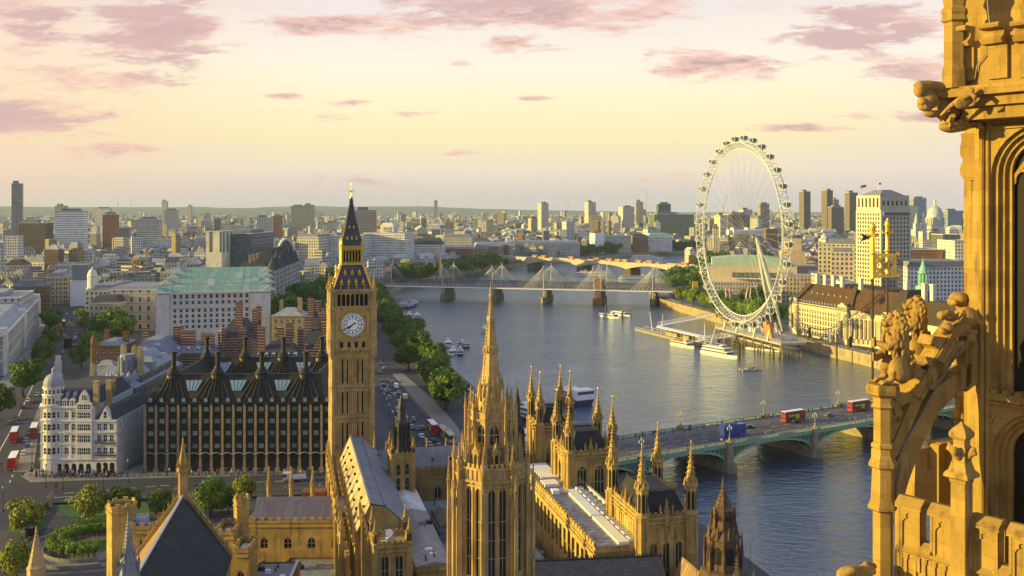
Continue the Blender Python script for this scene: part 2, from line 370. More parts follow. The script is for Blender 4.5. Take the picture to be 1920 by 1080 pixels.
def water():
 m=bpy.data.materials.new('river_water');m.use_nodes=True;nt=m.node_tree;g=N(nt);b=nt.nodes['Principled BSDF']
 tc=g.new('TexCoord').outputs['Object']
 mp=g.new('Mapping');g.put(mp.inputs[0],tc);mp.inputs['Rotation'].default_value=(0,0,R(25));mp.inputs['Scale'].default_value=(.8,1.25,1)
 v=mp.outputs[0]
 big=g.noise(v,.016,3,.5);med=g.noise(v,.11,4,.6,.3);fine=g.noise(v,.32,5,.64,.3)
 murk=g.mix(g.step(big,.35,.65),(.018,.038,.08),(.038,.050,.070))
 nt.nodes.remove(b);out=next(n for n in nt.nodes if n.type=='OUTPUT_MATERIAL');df=g.new('BsdfDiffuse');g.put(df.inputs[0],murk);gs=g.new('BsdfGlossy');gs.inputs['Color'].default_value=(.86,.94,1.0,1);gs.inputs['Roughness'].default_value=.08;fr=g.new('Fresnel');fr.inputs['IOR'].default_value=2.5;mx=g.new('MixShader');g.put(mx.inputs[0],fr.outputs[0]);g.put(mx.inputs[1],df.outputs[0]);g.put(mx.inputs[2],gs.outputs[0]);nt.links.new(mx.outputs[0],out.inputs[0])
 h=g.m('ADD',g.m('MULTIPLY',med,1.5),g.m('MULTIPLY',fine,g.m('ADD',.35,g.m('MULTIPLY',big,1.3))))
 bn=g.new('Bump');bn.inputs['Strength'].default_value=1.0;bn.inputs['Distance'].default_value=.75;g.put(bn.inputs['Height'],h)
 [nt.links.new(bn.outputs[0],k.inputs['Normal'])for k in(df,gs,fr)]
 w=MB();w.face([(-400,-200,WL),(9000,-200,WL),(9000,4200,WL),(-400,4200,WL)])
 tag(w.build('river_water',m),kind='structure')
water()
def strip(name,pts,w,z,m,kind='structure',close=False):
 """A flat ribbon w wide along pts, z above the ground."""
 pts=[Vector((p[0],p[1],0))for p in pts];mb=MB();L=[];Rr=[]
 for i,p in enumerate(pts):
  t=(pts[min(i+1,len(pts)-1)]-pts[max(i-1,0)]).normalized();n=Vector((-t.y,t.x,0));ww=w[i]if isinstance(w,(list,tuple))else w
  L.append(p+n*ww/2);Rr.append(p-n*ww/2)
 for i in range(len(pts)-1):mb.face([(*Rr[i][:2],z),(*Rr[i+1][:2],z),(*L[i+1][:2],z),(*L[i][:2],z)],0)
 return tag(mb.build(name,m),kind=kind)
def curb(name,poly,h,m,hole=None):
 mb=MB();mb.prism([(p[0],p[1])for p in poly],-.02,h,0);return tag(mb.build(name,m),kind='structure')
def dashes(name,pts,w,dash,gap,z,m):
 pts=[Vector((p[0],p[1],0))for p in pts];mb=MB();pos=0.0;
 for a,b in zip(pts,pts[1:]):
  L=(b-a).length;d=(b-a)/L;n=Vector((-d.y,d.x,0))*w/2;s=0.0
  while s+dash<L:
   p,q=a+d*s,a+d*(s+dash);mb.face([(*(p-n)[:2],z),(*(q-n)[:2],z),(*(q+n)[:2],z),(*(p+n)[:2],z)]);s+=dash+gap
 return tag(mb.build(name,m),kind='structure')
gp=lambda px,py:P(px,py,0)
WHI=[gp(-40,1000),gp(20,880),gp(62,770),gp(98,690),gp(126,620),gp(118,585),gp(95,558)]
strip('road',WHI,[40,38,30,30,34,30,30],.012,ASPHALT)
BRS=[gp(-60,925),gp(100,912),gp(300,905),gp(540,898),gp(640,893)]
BR_L,BR_R=Vector((38.6,347.5,0)),Vector((151.5,413,0))
BDIR=(BR_R-BR_L).normalized()
strip('road',BRS+[gp(700,888),BR_L],[24,24,22,20,20,20,20],.016,ASPHALT)
EMB=[gp(862,872),gp(800,800),gp(748,730),gp(718,680),gp(700,640),gp(690,600)]
strip('road',EMB,[30,30,28,27,26,26],.020,ASPHALT)
curb('pavement',[gp(60,905),gp(280,897),gp(600,889),gp(615,880),gp(600,868),gp(262,872),gp(240,880),gp(60,880),gp(40,893)],.13,PAVE)
curb('pavement',[gp(30,885),gp(62,885),gp(75,800),gp(98,745),gp(112,700),gp(102,700),gp(80,745),gp(58,800)],.13,PAVE)
curb('pavement',[gp(735,700),gp(770,742),gp(815,792),gp(872,850),gp(885,842),gp(850,790),gp(800,738),gp(755,700)],.13,PAVE)
curb('pavement',[gp(-60,830),gp(0,760),gp(50,690),gp(85,610),gp(60,600),gp(20,690),gp(-60,790)],.13,PAVE)
for a,b in(((18,905),(62,800)),((62,800),(90,720))):
 dashes('road_marking',[gp(*a),gp(*b)],.35,3,4,.030,PAINT)
dashes('road_marking',[gp(-20,880),gp(30,790),gp(72,700)],.35,30,.5,.030,PAINT)
dashes('road_marking',[gp(120,925),gp(300,911),gp(540,902)],.3,3,3,.034,PAINT)
dashes('road_marking',[gp(90,934),gp(210,926)],.35,9,1,.034,PAINT)
dashes('road_marking',[gp(120,938),gp(200,918)],.4,5,2,.034,PAINT)
dashes('road_marking',[gp(835,872),gp(776,800),gp(724,720)],.35,4,5,.038,PAINT)
dashes('road_marking',[gp(865,862),gp(800,780),gp(745,715)],.35,30,.3,.038,mat('red_route_paint',(.35,.10,.08),.8))
dashes('road_marking',[gp(790,870),gp(750,800),gp(712,720)],.35,6,8,.038,PAINT)
# Gothic kit
def crockets(mb,x,y,n,r0,z0,r1,z1,k,s,m=0,rot=None):
 rot=math.pi/n if rot is None else rot
 for i in range(n):
  a=rot+2*math.pi*i/n
  for j in range(k):
   t=(j+.5)/k;r=r0+(r1-r0)*t+s*.35;z=z0+(z1-z0)*t
   mb.frust(x+r*math.cos(a),y+r*math.sin(a),4,s*.2,z-s*.35,s*.55,z+s*.1,m,cap=False);mb.frust(x+r*math.cos(a),y+r*math.sin(a),4,s*.55,z+s*.1,.0,z+s*.5,m)
def finial(mb,x,y,z,s,m=0):
 mb.lathe(x,y,[(s*.12,z),(s*.12,z+s*.4),(s*.45,z+s*.6),(s*.5,z+s*.8),(s*.15,z+s*1.0),(s*.28,z+s*1.25),(.005,z+s*1.7)],6,m)
def pinnacle(mb,x,y,z,w,h,m=0,n=4,ck=4):
 """Shaft, moulded collar, gablets, crocketed spirelet and finial."""
 zs=z+h*.48;r=w*.5*(1.414 if n==4 else 1.08)
 mb.lathe(x,y,[(r*1.15,z),(r*1.15,z+h*.05),(r,z+h*.07),(r,zs),(r*1.3,zs+h*.015),(r*1.3,zs+h*.04),(r*.85,zs+h*.06),(r*.14,z+h*.9)],n,m)
 for i in range(n):
  a=2*math.pi*i/n+(0 if n==4 else 0);d=w*.52
  mb.frust(x+d*math.cos(a),y+d*math.sin(a),4,w*.36,zs+h*.02,.01,zs+h*.17,m)
 crockets(mb,x,y,n,r*.85,zs+h*.08,r*.14,z+h*.9,ck,w*.28,m)
 finial(mb,x,y,z+h*.88,w*.42,m)
def turret(mb,x,y,r,z0,z1,zt,m=0,dark=None,n=8):
 """Octagonal stair turret: panelled shaft with rings, a lantern stage with shaded openings painted as dark faces and a crocketed spirelet."""
 h=zt-z1;zl=z1+h*.42
 prof=[(r,z0)];z=z0
 for f in(.25,.5,.75):
  zz=z0+(z1-z0)*f;prof+=[(r,zz-.25),(r*1.12,zz-.1),(r*1.12,zz+.1),(r,zz+.25)]
 prof+=[(r,z1-.4),(r*1.18,z1-.1),(r*1.18,z1+.15),(r*.86,z1+.3),(r*.86,zl-.3),(r*1.08,zl),(r*1.08,zl+h*.03),(r*.8,zl+h*.05),(r*.1,zt-h*.1)]
 mb.lathe(x,y,prof,n,m)
 for i in range(n):
  a=2*math.pi*i/n;c,s_=math.cos(a),math.sin(a);d=r*.86*math.cos(math.pi/n)+.02;w=r*.22
  if dark is not None:
   p=Vector((x+c*d,y+s_*d,0));t=Vector((-s_,c,0))*w
   mb.face([(*(p-t)[:2],z1+h*.07),(*(p+t)[:2],z1+h*.07),(*(p+t)[:2],zl-h*.09),(p.x,p.y,zl-h*.05),(*(p-t)[:2],zl-h*.09)],dark)  # Dark faces painted on for the shade in the openings
  mb.frust(x+d*1.12*c,y+d*1.12*s_,4,r*.34,zl+h*.01,.01,zl+h*.13,m)
  ar=math.pi/n+a;mb.beam((x+r*1.0*math.cos(ar),y+r*1.0*math.sin(ar),z0),(x+r*1.0*math.cos(ar),y+r*1.0*math.sin(ar),z1),r*.16,r*.16,m)
 crockets(mb,x,y,n,r*.8,zl+h*.07,r*.1,zt-h*.1,5,r*.26,m)
 finial(mb,x,y,zt-h*.12,r*.55,m)
def vane(name,x,y,z,parent,s=1.0):
 mb=MB();mb.tube([(x,y,z-.3*s),(x,y,z+1.9*s)],.06*s,5);mb.box(x,x+.75*s,y-.03*s,y+.03*s,z+1.0*s,z+1.6*s);mb.frust(x,y,6,.02,z+.2*s,.16*s,z+.35*s);mb.frust(x,y,6,.16*s,z+.35*s,.02,z+.5*s);mb.frust(x,y,5,.09*s,z+1.9*s,.01,z+2.3*s)
 return mb.build(name,GILT,parent)
WINC={}
def window_mesh(w,h,arch,lights,trans,frame,glass):
 """Pane, mullions, transoms and tracery of one opening; origin at the sill centre on the glass plane, facing -y."""
 k=(round(w,2),round(h,2),arch,lights,trans,frame.name,glass.name)
 if k in WINC:return WINC[k]
 mb=MB();pr=arch_profile(-w/2,w/2,0,h,arch)
 mb.face([(x,0,z)for x,z in pr],1)
 t=min(.16,w*.09);f=-.10
 for i in range(1,lights):
  x=-w/2+w*i/lights;top=h*.97 if not arch else h-abs(x)/(w/2)*(w*.4)-.08;mb.box(x-t/2,x+t/2,f,-.005,0,top,0)
 for z in([h*j/(trans+1)for j in range(1,trans+1)]if trans else[]):
  z2=z*.82 if arch else z;mb.box(-w/2,w/2,f+.012,-.006,z2-t/2,z2+t/2,0)
 if arch and lights>1:
  zz=h-w*.55
  for i in range(lights):
   c=-w/2+w*(i+.5)/lights;hw=w/lights/2
   mb.slab([(c-hw,f+.02,zz),(c,f+.02,zz+hw*1.5),(c+hw,f+.02,zz),(c+hw-.02,f+.02,zz+hw*.75),(c,f+.02,zz+hw*2.1),(c-hw+.02,f+.02,zz+hw*.75)],(0,.07,0),0)
 WINC[k]=mb.mesh('window',[frame,glass]);return WINC[k]
def win(parent,p,q,ops,depth,arch=None,lights=2,trans=1,frame=None,glass=None,name='window',limit=100,extra=True):
 """One child per opening of a wallgrid wall; past LIMIT the rest go into one stuff part."""
 frame=frame or STONE_P;glass=glass or DKGLASS
 p=Vector((p[0],p[1],0));d=(Vector((q[0],q[1],0))-p).normalized();inn=Vector((-d.y,d.x,0))*(depth-.02);rz=math.atan2(d.y,d.x)
 n0=sum(1 for c in parent.children if c.name.startswith(name))if limit<1000 else 0;rest=None
 for i,o in enumerate(ops):
  me=window_mesh(o[1]-o[0],o[3]-o[2],arch,lights,trans,frame,glass);loc=p+d*((o[0]+o[1])/2)+inn+Vector((0,0,o[2]))
  if n0+i<limit:link(name,me,parent,loc,rz)
  else:
   rest=rest or MB();Mx=Matrix.Translation(loc)@Matrix.Rotation(rz,4,'Z')
   for f in me.polygons:rest.face([Mx@me.vertices[v].co for v in f.vertices],f.material_index)
 if rest:tag(rest.build(name,[frame,glass],parent),kind='stuff')
def cols(L,n,w,m0=0.0,m1=None):
 """n openings w wide spread evenly over a wall of length L with margins."""
 m1=m0 if m1 is None else m1;s=(L-m0-m1)/n
 return[(m0+s*(i+.5)-w/2,m0+s*(i+.5)+w/2)for i in range(n)]
def grid(cs,rows):return[(a,b,z0,z1)for z0,z1 in rows for a,b in cs]
# the clock tower
def clock_tower():
 t=T('clock_tower','tall golden Gothic clock tower with dark pointed spire and white dial','clock tower',(-46.1,283.0,0),PA)
 H=5.45
 m=MB();cs=[(-2.95,-2.55),(-1.62,-1.22),(1.22,1.62),(2.55,2.95)];rows=[(39.9,46.6),(31.4,37.6),(22.0,28.9),(11,18)]
 ops=grid([(a+H,b+H)for a,b in cs],rows)
 cor=[(-H,-H),(H,-H),(H,H),(-H,H)]
 for i in range(4):m.wallgrid(cor[i],cor[(i+1)%4],0,48.2,ops,.45,0)
 for i in range(4):
  p,q=Vector((*cor[i],0)),Vector((*cor[(i+1)%4],0));d=(q-p).normalized();o=Vector((d.y,-d.x,0))
  for zb,h in((47.4,.5),(38.0,.45),(39.2,.4),(29.4,.45),(30.7,.4),(19.2,.45),(20.6,.4),(9,.5)):m.beam(p+o*.12+Vector((0,0,zb)),q+o*.12+Vector((0,0,zb)),.55,h)
  for u in[1.0,1.75,2.3,3.1,3.35,4.3,4.9,5.45,6.0,6.6,7.55,7.8,8.6,9.15,9.9]:
   wd=.34 if u in(1.75,5.45,9.15)else .2
   m.beam(p+d*u+o*.13+Vector((0,0,1)),p+d*u+o*.13+Vector((0,0,47.4)),wd,.34)
  for zz in(38.25,38.75,29.75,30.25,19.6,20.1):
   for k in range(13):m.frust((p+d*(.9+.76*k)+o*.16).x,(p+d*(.9+.76*k)+o*.16).y,4,.28,zz-.2,.28,zz+.2)
  m.lathe(cor[i][0],cor[i][1],[(.95,0),(.95,9),(1.1,9.2),(.88,9.5),(.88,20),(1.0,20.2),(.84,20.5),(.84,30),(.96,30.2),(.8,30.5),(.8,39),(.93,39.2),(.76,39.5),(.76,47.6)],8)
 m.build('shaft',LIGHTENED,t)
 m=MB();m.box(-4.9,4.9,-4.9,4.9,1,47);m.build('shaft_core',DARKHOLE,t)
 C2=5.85;m=MB();cor=[(-C2,-C2),(C2,-C2),(C2,C2),(-C2,C2)]
 m.hip(-C2,C2,-C2,C2,49.4,47.2,.65,0)
 small=[(a,b,50.0,51.7)for a,b in cols(2*C2,4,.9,1.8)]
 for i in range(4):m.wallgrid(cor[i],cor[(i+1)%4],49.4,61.2,small,.5,0,'p')
 m.face([(x,y,61.2)for x,y in cor])
 for i in range(4):
  p,q=Vector((*cor[i],0)),Vector((*cor[(i+1)%4],0));d=(q-p).normalized();o=Vector((d.y,-d.x,0))
  for zb,h,w in((49.5,.35,.5),(52.15,.4,.6),(60.6,.5,.7),(61.1,.3,.9)):m.beam(p+o*.1+Vector((0,0,zb)),q+o*.1+Vector((0,0,zb)),w,h)
  for u in(.75,1.15,1.42,2*C2-1.42,2*C2-1.15,2*C2-.75):m.beam(p+d*u+o*.13+Vector((0,0,49.5)),p+d*u+o*.13+Vector((0,0,60.6)),.26,.36)
  for a,b in cols(2*C2,10,.5,1):m.beam(p+d*(a+.25)+o*.0+Vector((0,0,48.6)),p+d*(a+.25)+o*.0+Vector((0,0,49.5)),.35,.8)
  m.lathe(cor[i][0]*1.0,cor[i][1]*1.0,[(.75,47.0),(1.0,48.6),(1.0,52),(1.12,52.2),(.95,52.5),(.95,60.4),(1.15,60.8),(1.15,61.3)],8)
 m.build('clock_stage',LIGHTENED,t)
 m=MB();m.box(-5.3,5.3,-5.3,5.3,49.6,60.4);m.build('clock_room',DARKHOLE,t)
 opal=mat('opal_glass',(.86,.87,.86),.3,.05,.6);dk=mat('dial_iron',(.03,.035,.05),.5,.1,1);gf=mat('gilt_frame',(.50,.33,.07),.45,.3,3,metal=.4)
 for i in range(4):
  dial=MB();zc=56.5;rz=R(90*i);
  def ring(r0,r1,y,mm,a0=0,a1=2*math.pi,n=48):
   for k in range(n):
    b0,b1=a0+(a1-a0)*k/n,a0+(a1-a0)*(k+1)/n
    dial.face([(r0*math.sin(b0),y,r0*math.cos(b0)),(r1*math.sin(b0),y,r1*math.cos(b0)),(r1*math.sin(b1),y,r1*math.cos(b1)),(r0*math.sin(b1),y,r0*math.cos(b1))],mm)
  ring(0.001,3.5,-.02,1)
  ring(.001,1.62,-.05,0)
  for k in range(12):
   a=R(30*k);ring(1.78,2.35,-.05,0,a+R(3),a+R(27),6)
   ring(2.5,3.12,-.05,0,a-R(13.5),a+R(13.5),6)
  for k in range(60):ring(3.2,3.38,-.05,0,R(6*k+1.2),R(6*k+4.8),1)
  num=['XII','I','II','III','IV','V','VI','VII','VIII','IX','X','XI']
  for k,s in enumerate(num):
   a=R(30*k);rad=Vector((math.sin(a),0,math.cos(a)));tan=Vector((math.cos(a),0,-math.sin(a)));wd={'I':.16,'V':.36,'X':.36};x=-sum(wd[c]for c in s)/2;y0=Vector((0,-.075,0))
   for c in s:
    w2=wd[c];st={'I':[(.5,.5)],'V':[(.05,.5),(.95,.5)],'X':[(.05,.95),(.95,.05)]}[c]
    for u,v in st:
     dial.beam(y0+rad*3.06+tan*(x+w2*u),y0+rad*2.56+tan*(x+w2*v),.03,.09,1)
    x+=w2
  dl=dial.build('clock_dial',[opal,dk],t,(0,0,0));dl.location=Matrix.Rotation(rz,3,'Z')@Vector((0,-C2-.16,zc));dl.rotation_euler=(0,0,rz)
  fr=MB()
  def fring(r0,r1,y,dep):
   n=40
   for k in range(n):
    b0,b1=2*math.pi*k/n,2*math.pi*(k+1)/n;q=lambda r,b,yy:(r*math.sin(b),yy,r*math.cos(b))
    fr.face([q(r0,b0,y),q(r1,b0,y),q(r1,b1,y),q(r0,b1,y)]);fr.face([q(r0,b0,y),q(r0,b1,y),q(r0,b1,y+dep),q(r0,b0,y+dep)]);fr.face([q(r1,b0,y),q(r1,b0,y+dep),q(r1,b1,y+dep),q(r1,b1,y)])
  fring(3.48,3.72,-.16,.2)
  for s in(-1,1):
   fr.box(s*4.12-.22,s*4.12+.22,-.22,.1,-4.35,4.35);fr.box(-3.9,3.9,-.215,.1,s*4.12-.22,s*4.12+.22)
   for q in(-1,1):fr.frust(s*3.3,0,8,.5,q*3.3-.01,.5,q*3.3+.01);fr.slab([(s*3.85,-.06,q*3.85),(s*1.9,-.06,q*3.85),(s*2.7,-.06,q*2.7),(s*3.85,-.06,q*1.9)],(0,.05,0))
  fr.build('dial_frame',gf,dl)
  for nm,ang,ln,w in(('hour_hand',230,1.9,.34),('minute_hand',241,3.15,.2)):
   hm=MB();L=-.7 if nm=='hour_hand' else-1.0
   hm.slab([(-w*.7,0,L),(w*.7,0,L),(w*.45,0,0),(w*.8,0,ln*.55),(.03,0,ln),(-.03,0,ln),(-w*.8,0,ln*.55),(-w*.45,0,0)],(0,-.06,0))
   h=hm.build(nm,dk,dl,(0,-.10 if nm=='hour_hand' else-.18,0));h.rotation_euler=(0,R(ang),0)
 B=5.6;m=MB();cor=[(-B,-B),(B,-B),(B,B),(-B,B)];ops=[(a,b,61.7,65.1)for a,b in cols(2*B,7,.95,1.2)]
 for i in range(4):m.wallgrid(cor[i],cor[(i+1)%4],61.2,66.2,ops,.6,0,'p')
 for i in range(4):
  p,q=Vector((*cor[i],0)),Vector((*cor[(i+1)%4],0));d=(q-p).normalized();o=Vector((d.y,-d.x,0))
  for zb,h,w in((65.7,.3,.5),(66.2,.4,.9)):m.beam(p+o*.15+Vector((0,0,zb)),q+o*.15+Vector((0,0,zb)),w,h)
  for a,b in cols(2*B,7,.95,1.2)+[(.3,.6)]:m.beam(p+d*(b+.18)+o*.1+Vector((0,0,61.3)),p+d*(b+.18)+o*.1+Vector((0,0,65.7)),.2,.3)
  pinnacle(m,cor[i][0]*1.06,cor[i][1]*1.06,61,1.35,9.6,0,8,5)
  for k in(.2,.4,.6,.8):
   c=p+d*(2*B*k)+o*.1;pinnacle(m,c.x,c.y,66.2,.4,1.7,0,4,2)
 m.build('belfry',LIGHTENED,t)
 m=MB();m.box(-4.7,4.7,-4.7,4.7,61.3,66);m.build('belfry_interior',DARKHOLE,t)
 slate=paved('cast_iron_roof',(.075,.078,.092),'stack',1.0,.42,.2,(.032,.033,.042),.06,.9,.9)
 m=MB();m.hip(-5.3,5.3,-5.3,5.3,66.3,73.2,2.3)
 lr=m.build('lower_roof',slate,t)
 for sx in(-1,1):
  for sy in(-1,1):
   m=MB();m.tube([(sx*5.3,sy*5.3,66.4),(sx*3.0,sy*3.0,73.2)],.16,5)
   for k in range(9):m.frust(sx*(5.35-.26*k),sy*(5.35-.26*k),4,.2,66.9+.72*k,.02,67.5+.72*k)
   m.build('hip_crocket',GILT,lr)
 def dormer(px,z,sc,half0,z0,half1,z1,par):
  for i in range(4):
   hf=half0+(half1-half0)*(z-z0)/(z1-z0);dm=MB();w=.42*sc
   dm.box(-w,w,-.25,1.2,0,.95*sc);dm.gable(-w-.1,w+.1,-.32,1.2,.95*sc,1.9*sc,'y');dm.box(-w*.5,w*.5,-.27,0,.12,.8*sc,1);dm.tube([(0,-.2,1.8*sc),(0,-.2,2.35*sc)],.06*sc,4)
   o=dm.build('dormer',[GILT,DARKHOLE],par);a=R(90*i);o.location=Matrix.Rotation(a,3,'Z')@Vector((px,-hf,z));o.rotation_euler=(0,0,a)
 for px in(-3.0,-1.0,1.0,3.0):dormer(px,67.6,.8,5.3,66.3,3.0,73.2,lr)
 for px in(-2,0,2):dormer(px,70.3,.75,5.3,66.3,3.0,73.2,lr)
 Ln=2.85;m=MB();cor=[(-Ln,-Ln),(Ln,-Ln),(Ln,Ln),(-Ln,Ln)];ops=[(a,b,73.9,77.3)for a,b in cols(2*Ln,6,.58,.3)]
 for i in range(4):m.wallgrid(cor[i],cor[(i+1)%4],73.2,78.2,ops,.4,0,'p')
 for i in range(4):
  p,q=Vector((*cor[i],0)),Vector((*cor[(i+1)%4],0));d=(q-p).normalized();o=Vector((d.y,-d.x,0))
  for zb,h,w in((73.3,.5,.7),(77.8,.35,.5),(78.3,.4,.9)):m.beam(p+o*.12+Vector((0,0,zb)),q+o*.12+Vector((0,0,zb)),w,h)
  for a,b in ops and[(o_[0],o_[1])for o_ in ops]:m.beam(p+d*(b+.16)+o*.06+Vector((0,0,73.4)),p+d*(b+.16)+o*.06+Vector((0,0,78)),.14,.3)
  m.lathe(*cor[i],[(.42,73.2),(.42,78.5),(.5,78.7),(.05,80.6)],8)
 m.build('lantern',mat('gilt_stone',(.55,.38,.07),.5,.35,1.2,metal=.35),t)
 m=MB();m.box(-2.35,2.35,-2.35,2.35,73.4,78);m.build('lantern_interior',DARKHOLE,t)
 m=MB();prof=[(3.1,78.5),(2.4,81),(1.65,84.2),(.98,87.6),(.45,90.6),(.28,92)]
 for(a,z0),(b,z1)in zip(prof,prof[1:]):m.frust(0,0,4,a*1.414,z0,b*1.414,z1,cap=False)
 sp=m.build('spire',slate,t)
 for sx in(-1,1):
  for sy in(-1,1):
   m=MB()
   for(a,z0),(b,z1)in zip(prof,prof[1:]):
    m.tube([(sx*a,sy*a,z0),(sx*b,sy*b,z1)],.1,4)
    for k in range(3):f=k/3;c=a+(b-a)*f+.06;m.frust(sx*c,sy*c,4,.16,z0+(z1-z0)*f,.01,z0+(z1-z0)*f+.45)
   m.build('hip_crocket',STONE_D,sp)
 for px in(-1.3,0,1.3):dormer(px,80.2,.5,3.1,78.5,2.4,81,sp)
 for px in(-.6,.6):dormer(px,83.4,.45,2.4,81,1.65,84.2,sp)
 m=MB();m.lathe(0,0,[(.32,91.8),(.55,92.1),(.55,92.35),(.2,92.6),(.14,93.6),(.3,93.8),(.12,94.0),(.1,95.3),(.22,95.5),(.22,95.65),(.01,96.6)],8)
 for a in range(4):
  c,s_=math.cos(R(90*a)),math.sin(R(90*a));m.tube([(0,0,93.9),(c*.75,s_*.75,94.0),(c*.95,s_*.95,94.35)],.07,5);m.tube([(0,0,93.9),(c*.5,s_*.5,94.6),(0,0,95.2)],.05,4)
 m.build('finial',GILT,t)
clock_tower()
# square Gothic towers with corner turrets
def gothic_tower(name,label,ctr,w,d,z0,zp,zt,rt=1.25,roofz=None,wins=(),rot=PA,sub=2,gilt=True,roofmat=None,minor=True,stone=None):
 st=stone or STONE;t=T(name,label,'tower',(ctr[0],ctr[1],0),rot)
 m=MB();cor=[(-w/2,-d/2),(w/2,-d/2),(w/2,d/2),(-w/2,d/2)]
 for i in range(4):
  p,q=cor[i],cor[(i+1)%4];L=math.dist(p,q);ops=[]
  for(n,ww,a,b,lights)in wins:ops+=[(x,y,a,b)for x,y in cols(L,n,ww,rt*.9)]
  m.wallgrid(p,q,z0,zp,ops,.4,0,'p')
  for(n,ww,a,b,lights)in wins:win(t,p,q,[(x,y,a,b)for x,y in cols(L,n,ww,rt*.9)],.4,'p',lights,1,STONE_P)
  P_,Q=Vector((*p,0)),Vector((*q,0));dd=(Q-P_)/L;o=Vector((dd.y,-dd.x,0))
  for zb,h,ww in((zp-1.2,.35,.5),(zp-.3,.4,.7),(zp-2.0,.25,.4)):m.beam(P_+o*.1+Vector((0,0,zb)),Q+o*.1+Vector((0,0,zb)),ww,h)
  k=max(4,round(L/1.15))
  for j in range(1,k):m.beam(P_+dd*(L*j/k)+o*.06+Vector((0,0,z0)),P_+dd*(L*j/k)+o*.06+Vector((0,0,zp-1.2)),.16,.28)if not any(x-.15<L*j/k<y+.15 for(x,y,_,_)in ops)else None
  m.crenel(p,q,zp,.62,.75,1.15,.3);m.beam(P_+Vector((0,0,zp+.15)),Q+Vector((0,0,zp+.15)),.3,.4)
  if minor:
   for j in range(1,sub):c=P_+dd*(L*j/sub)+o*.12;pinnacle(m,c.x,c.y,zp-2,.8,5.6,0,8,4)
   for j in range(sub*2):
    if j%2==0 or True:c=P_+dd*(L*(j+.5)/(sub*2))+o*.05;pinnacle(m,c.x,c.y,zp+.5,.36,1.9,0,4,2)
 m.face([(x,y,zp-.4)for x,y in cor])
 m.build('wall',st,t)
 if roofz:
  r=MB();i=min(w,d)*.23;e=.55;rh=roofz-zp;r.hip(-w/2+e,w/2-e,-d/2+e,d/2-e,zp-.35,roofz,min(i,rh*.45));rf=r.build('roof',roofmat or IRONROOF,t)
  c=MB();x1,y1=w/2-e-min(i,rh*.45),d/2-e-min(i,rh*.45)
  for s in(-1,1):c.crenel((-x1,s*y1),(x1,s*y1),roofz,.12,.7,.4,.06);c.crenel((s*x1,-y1),(s*x1,y1),roofz,.12,.7,.4,.06);c.beam((-x1,s*y1,roofz+.1),(x1,s*y1,roofz+.1),.2,.25);c.beam((s*x1,-y1,roofz+.1),(s*x1,y1,roofz+.1),.2,.25)
  c.build('ridge_crest',IRON,rf)
 for i,(x,y)in enumerate(cor):
  tm=MB();turret(tm,0,0,rt,z0,zp+.2,zt+(.0 if i<2 else .6),0,1);o=tm.build('corner_turret',[st,DARKHOLE],t,(x,y,0))
  if gilt:vane('weathervane',0,0,zt-.1,o,.7)
 return t
gothic_tower('palace_tower','near square Gothic tower by the river with dark iron roof and tall lit turrets',pal(72.8,189),10.2,17.5,0,29.6,42.5,1.3,33.6,[(3,1.3,15,24.5,2)],sub=2)
gothic_tower('palace_tower','larger riverside Gothic tower beside the bridge with two tall traceried windows',pal(70.2,226),10.6,11,0,32.3,43.8,1.2,36.5,[(2,2.2,22.6,29.0,3),(2,2.2,11,19,3)],sub=2)
gothic_tower('palace_tower','slim rear Gothic tower standing behind the larger riverside tower',pal(68.2,249),8,9,0,33.5,46.0,1.15,37.5,[(2,1.5,20,28,2)],sub=2,minor=False)
def small_tower(label,b,a,w,z0,zp,zt,iron=None):
 t=gothic_tower('belfry_tower',label,pal(b,a),w,w,z0,zp,zt,.55,None,[(2,1.1,zp-9.2,zp-5.6,1),(2,1.1,zp-5.0,zp-2.2,1)],sub=2,gilt=False,minor=False)
 if iron:
  m=MB();r=w*.34
  m.lathe(0,0,[(r*1.35,zp-.3),(r*1.35,zp+.4),(r*1.0,zp+1.4),(r*.95,zp+iron*.42),(r*1.1,zp+iron*.45),(r*1.1,zp+iron*.5),(r*.62,zp+iron*.56),(r*.55,zp+iron*.72),(r*.68,zp+iron*.74),(r*.06,zp+iron*.97),(.02,zp+iron*1.05)],8)
  for i in range(8):a_=R(45*i+22.5);pinnacle(m,r*1.15*math.cos(a_),r*1.15*math.sin(a_),zp+.2,r*.22,iron*.62,0,4,3);m.beam((r*.9*math.cos(a_),r*.9*math.sin(a_),zp+1.4),(r*.9*math.cos(a_),r*.9*math.sin(a_),zp+iron*.42),r*.2,r*.2)
  m.build('iron_lantern',IRON,t)
 return t
small_tower('slim square tower with double lancets under a black iron lantern spire',29.8,253.5,5.4,0,26.4,31.0,15.5)
small_tower('squat stone tower carrying a black ventilator spire beside the long flat roof',58.0,243.5,4.4,0,25.4,27.6,19.0)
st=gothic_tower('roof_tower','short square tower with four pinnacles and a white satellite dish on top',pal(20.0,188),6.4,6.4,0,26.6,31.6,.6,None,[(2,1.3,19.5,24.6,2)],sub=2,gilt=False,minor=False)
m=MB();m.lathe(0,0,[(.02,0),(.3,.05),(.6,.18),(.75,.32)],12);m.tube([(0,0,0),(0,0,-.9)],.06,5)
o=m.build('satellite_dish',WHITEP,None,pal(19.6,187,28.0));o.rotation_euler=(R(65),0,R(20));tag(o,'white satellite dish on the pinnacled tower roof','satellite dish')
m=MB();m.cbox(0,0,0,1.0,.8,.5,0);m.cbox(.7,.6,0,.5,.5,.9,0);o=m.build('rooftop_unit',WHITEP,None,pal(18.6,186.4,26.3),PA);tag(o,'pale ventilation unit beside the satellite dish','ventilation unit')
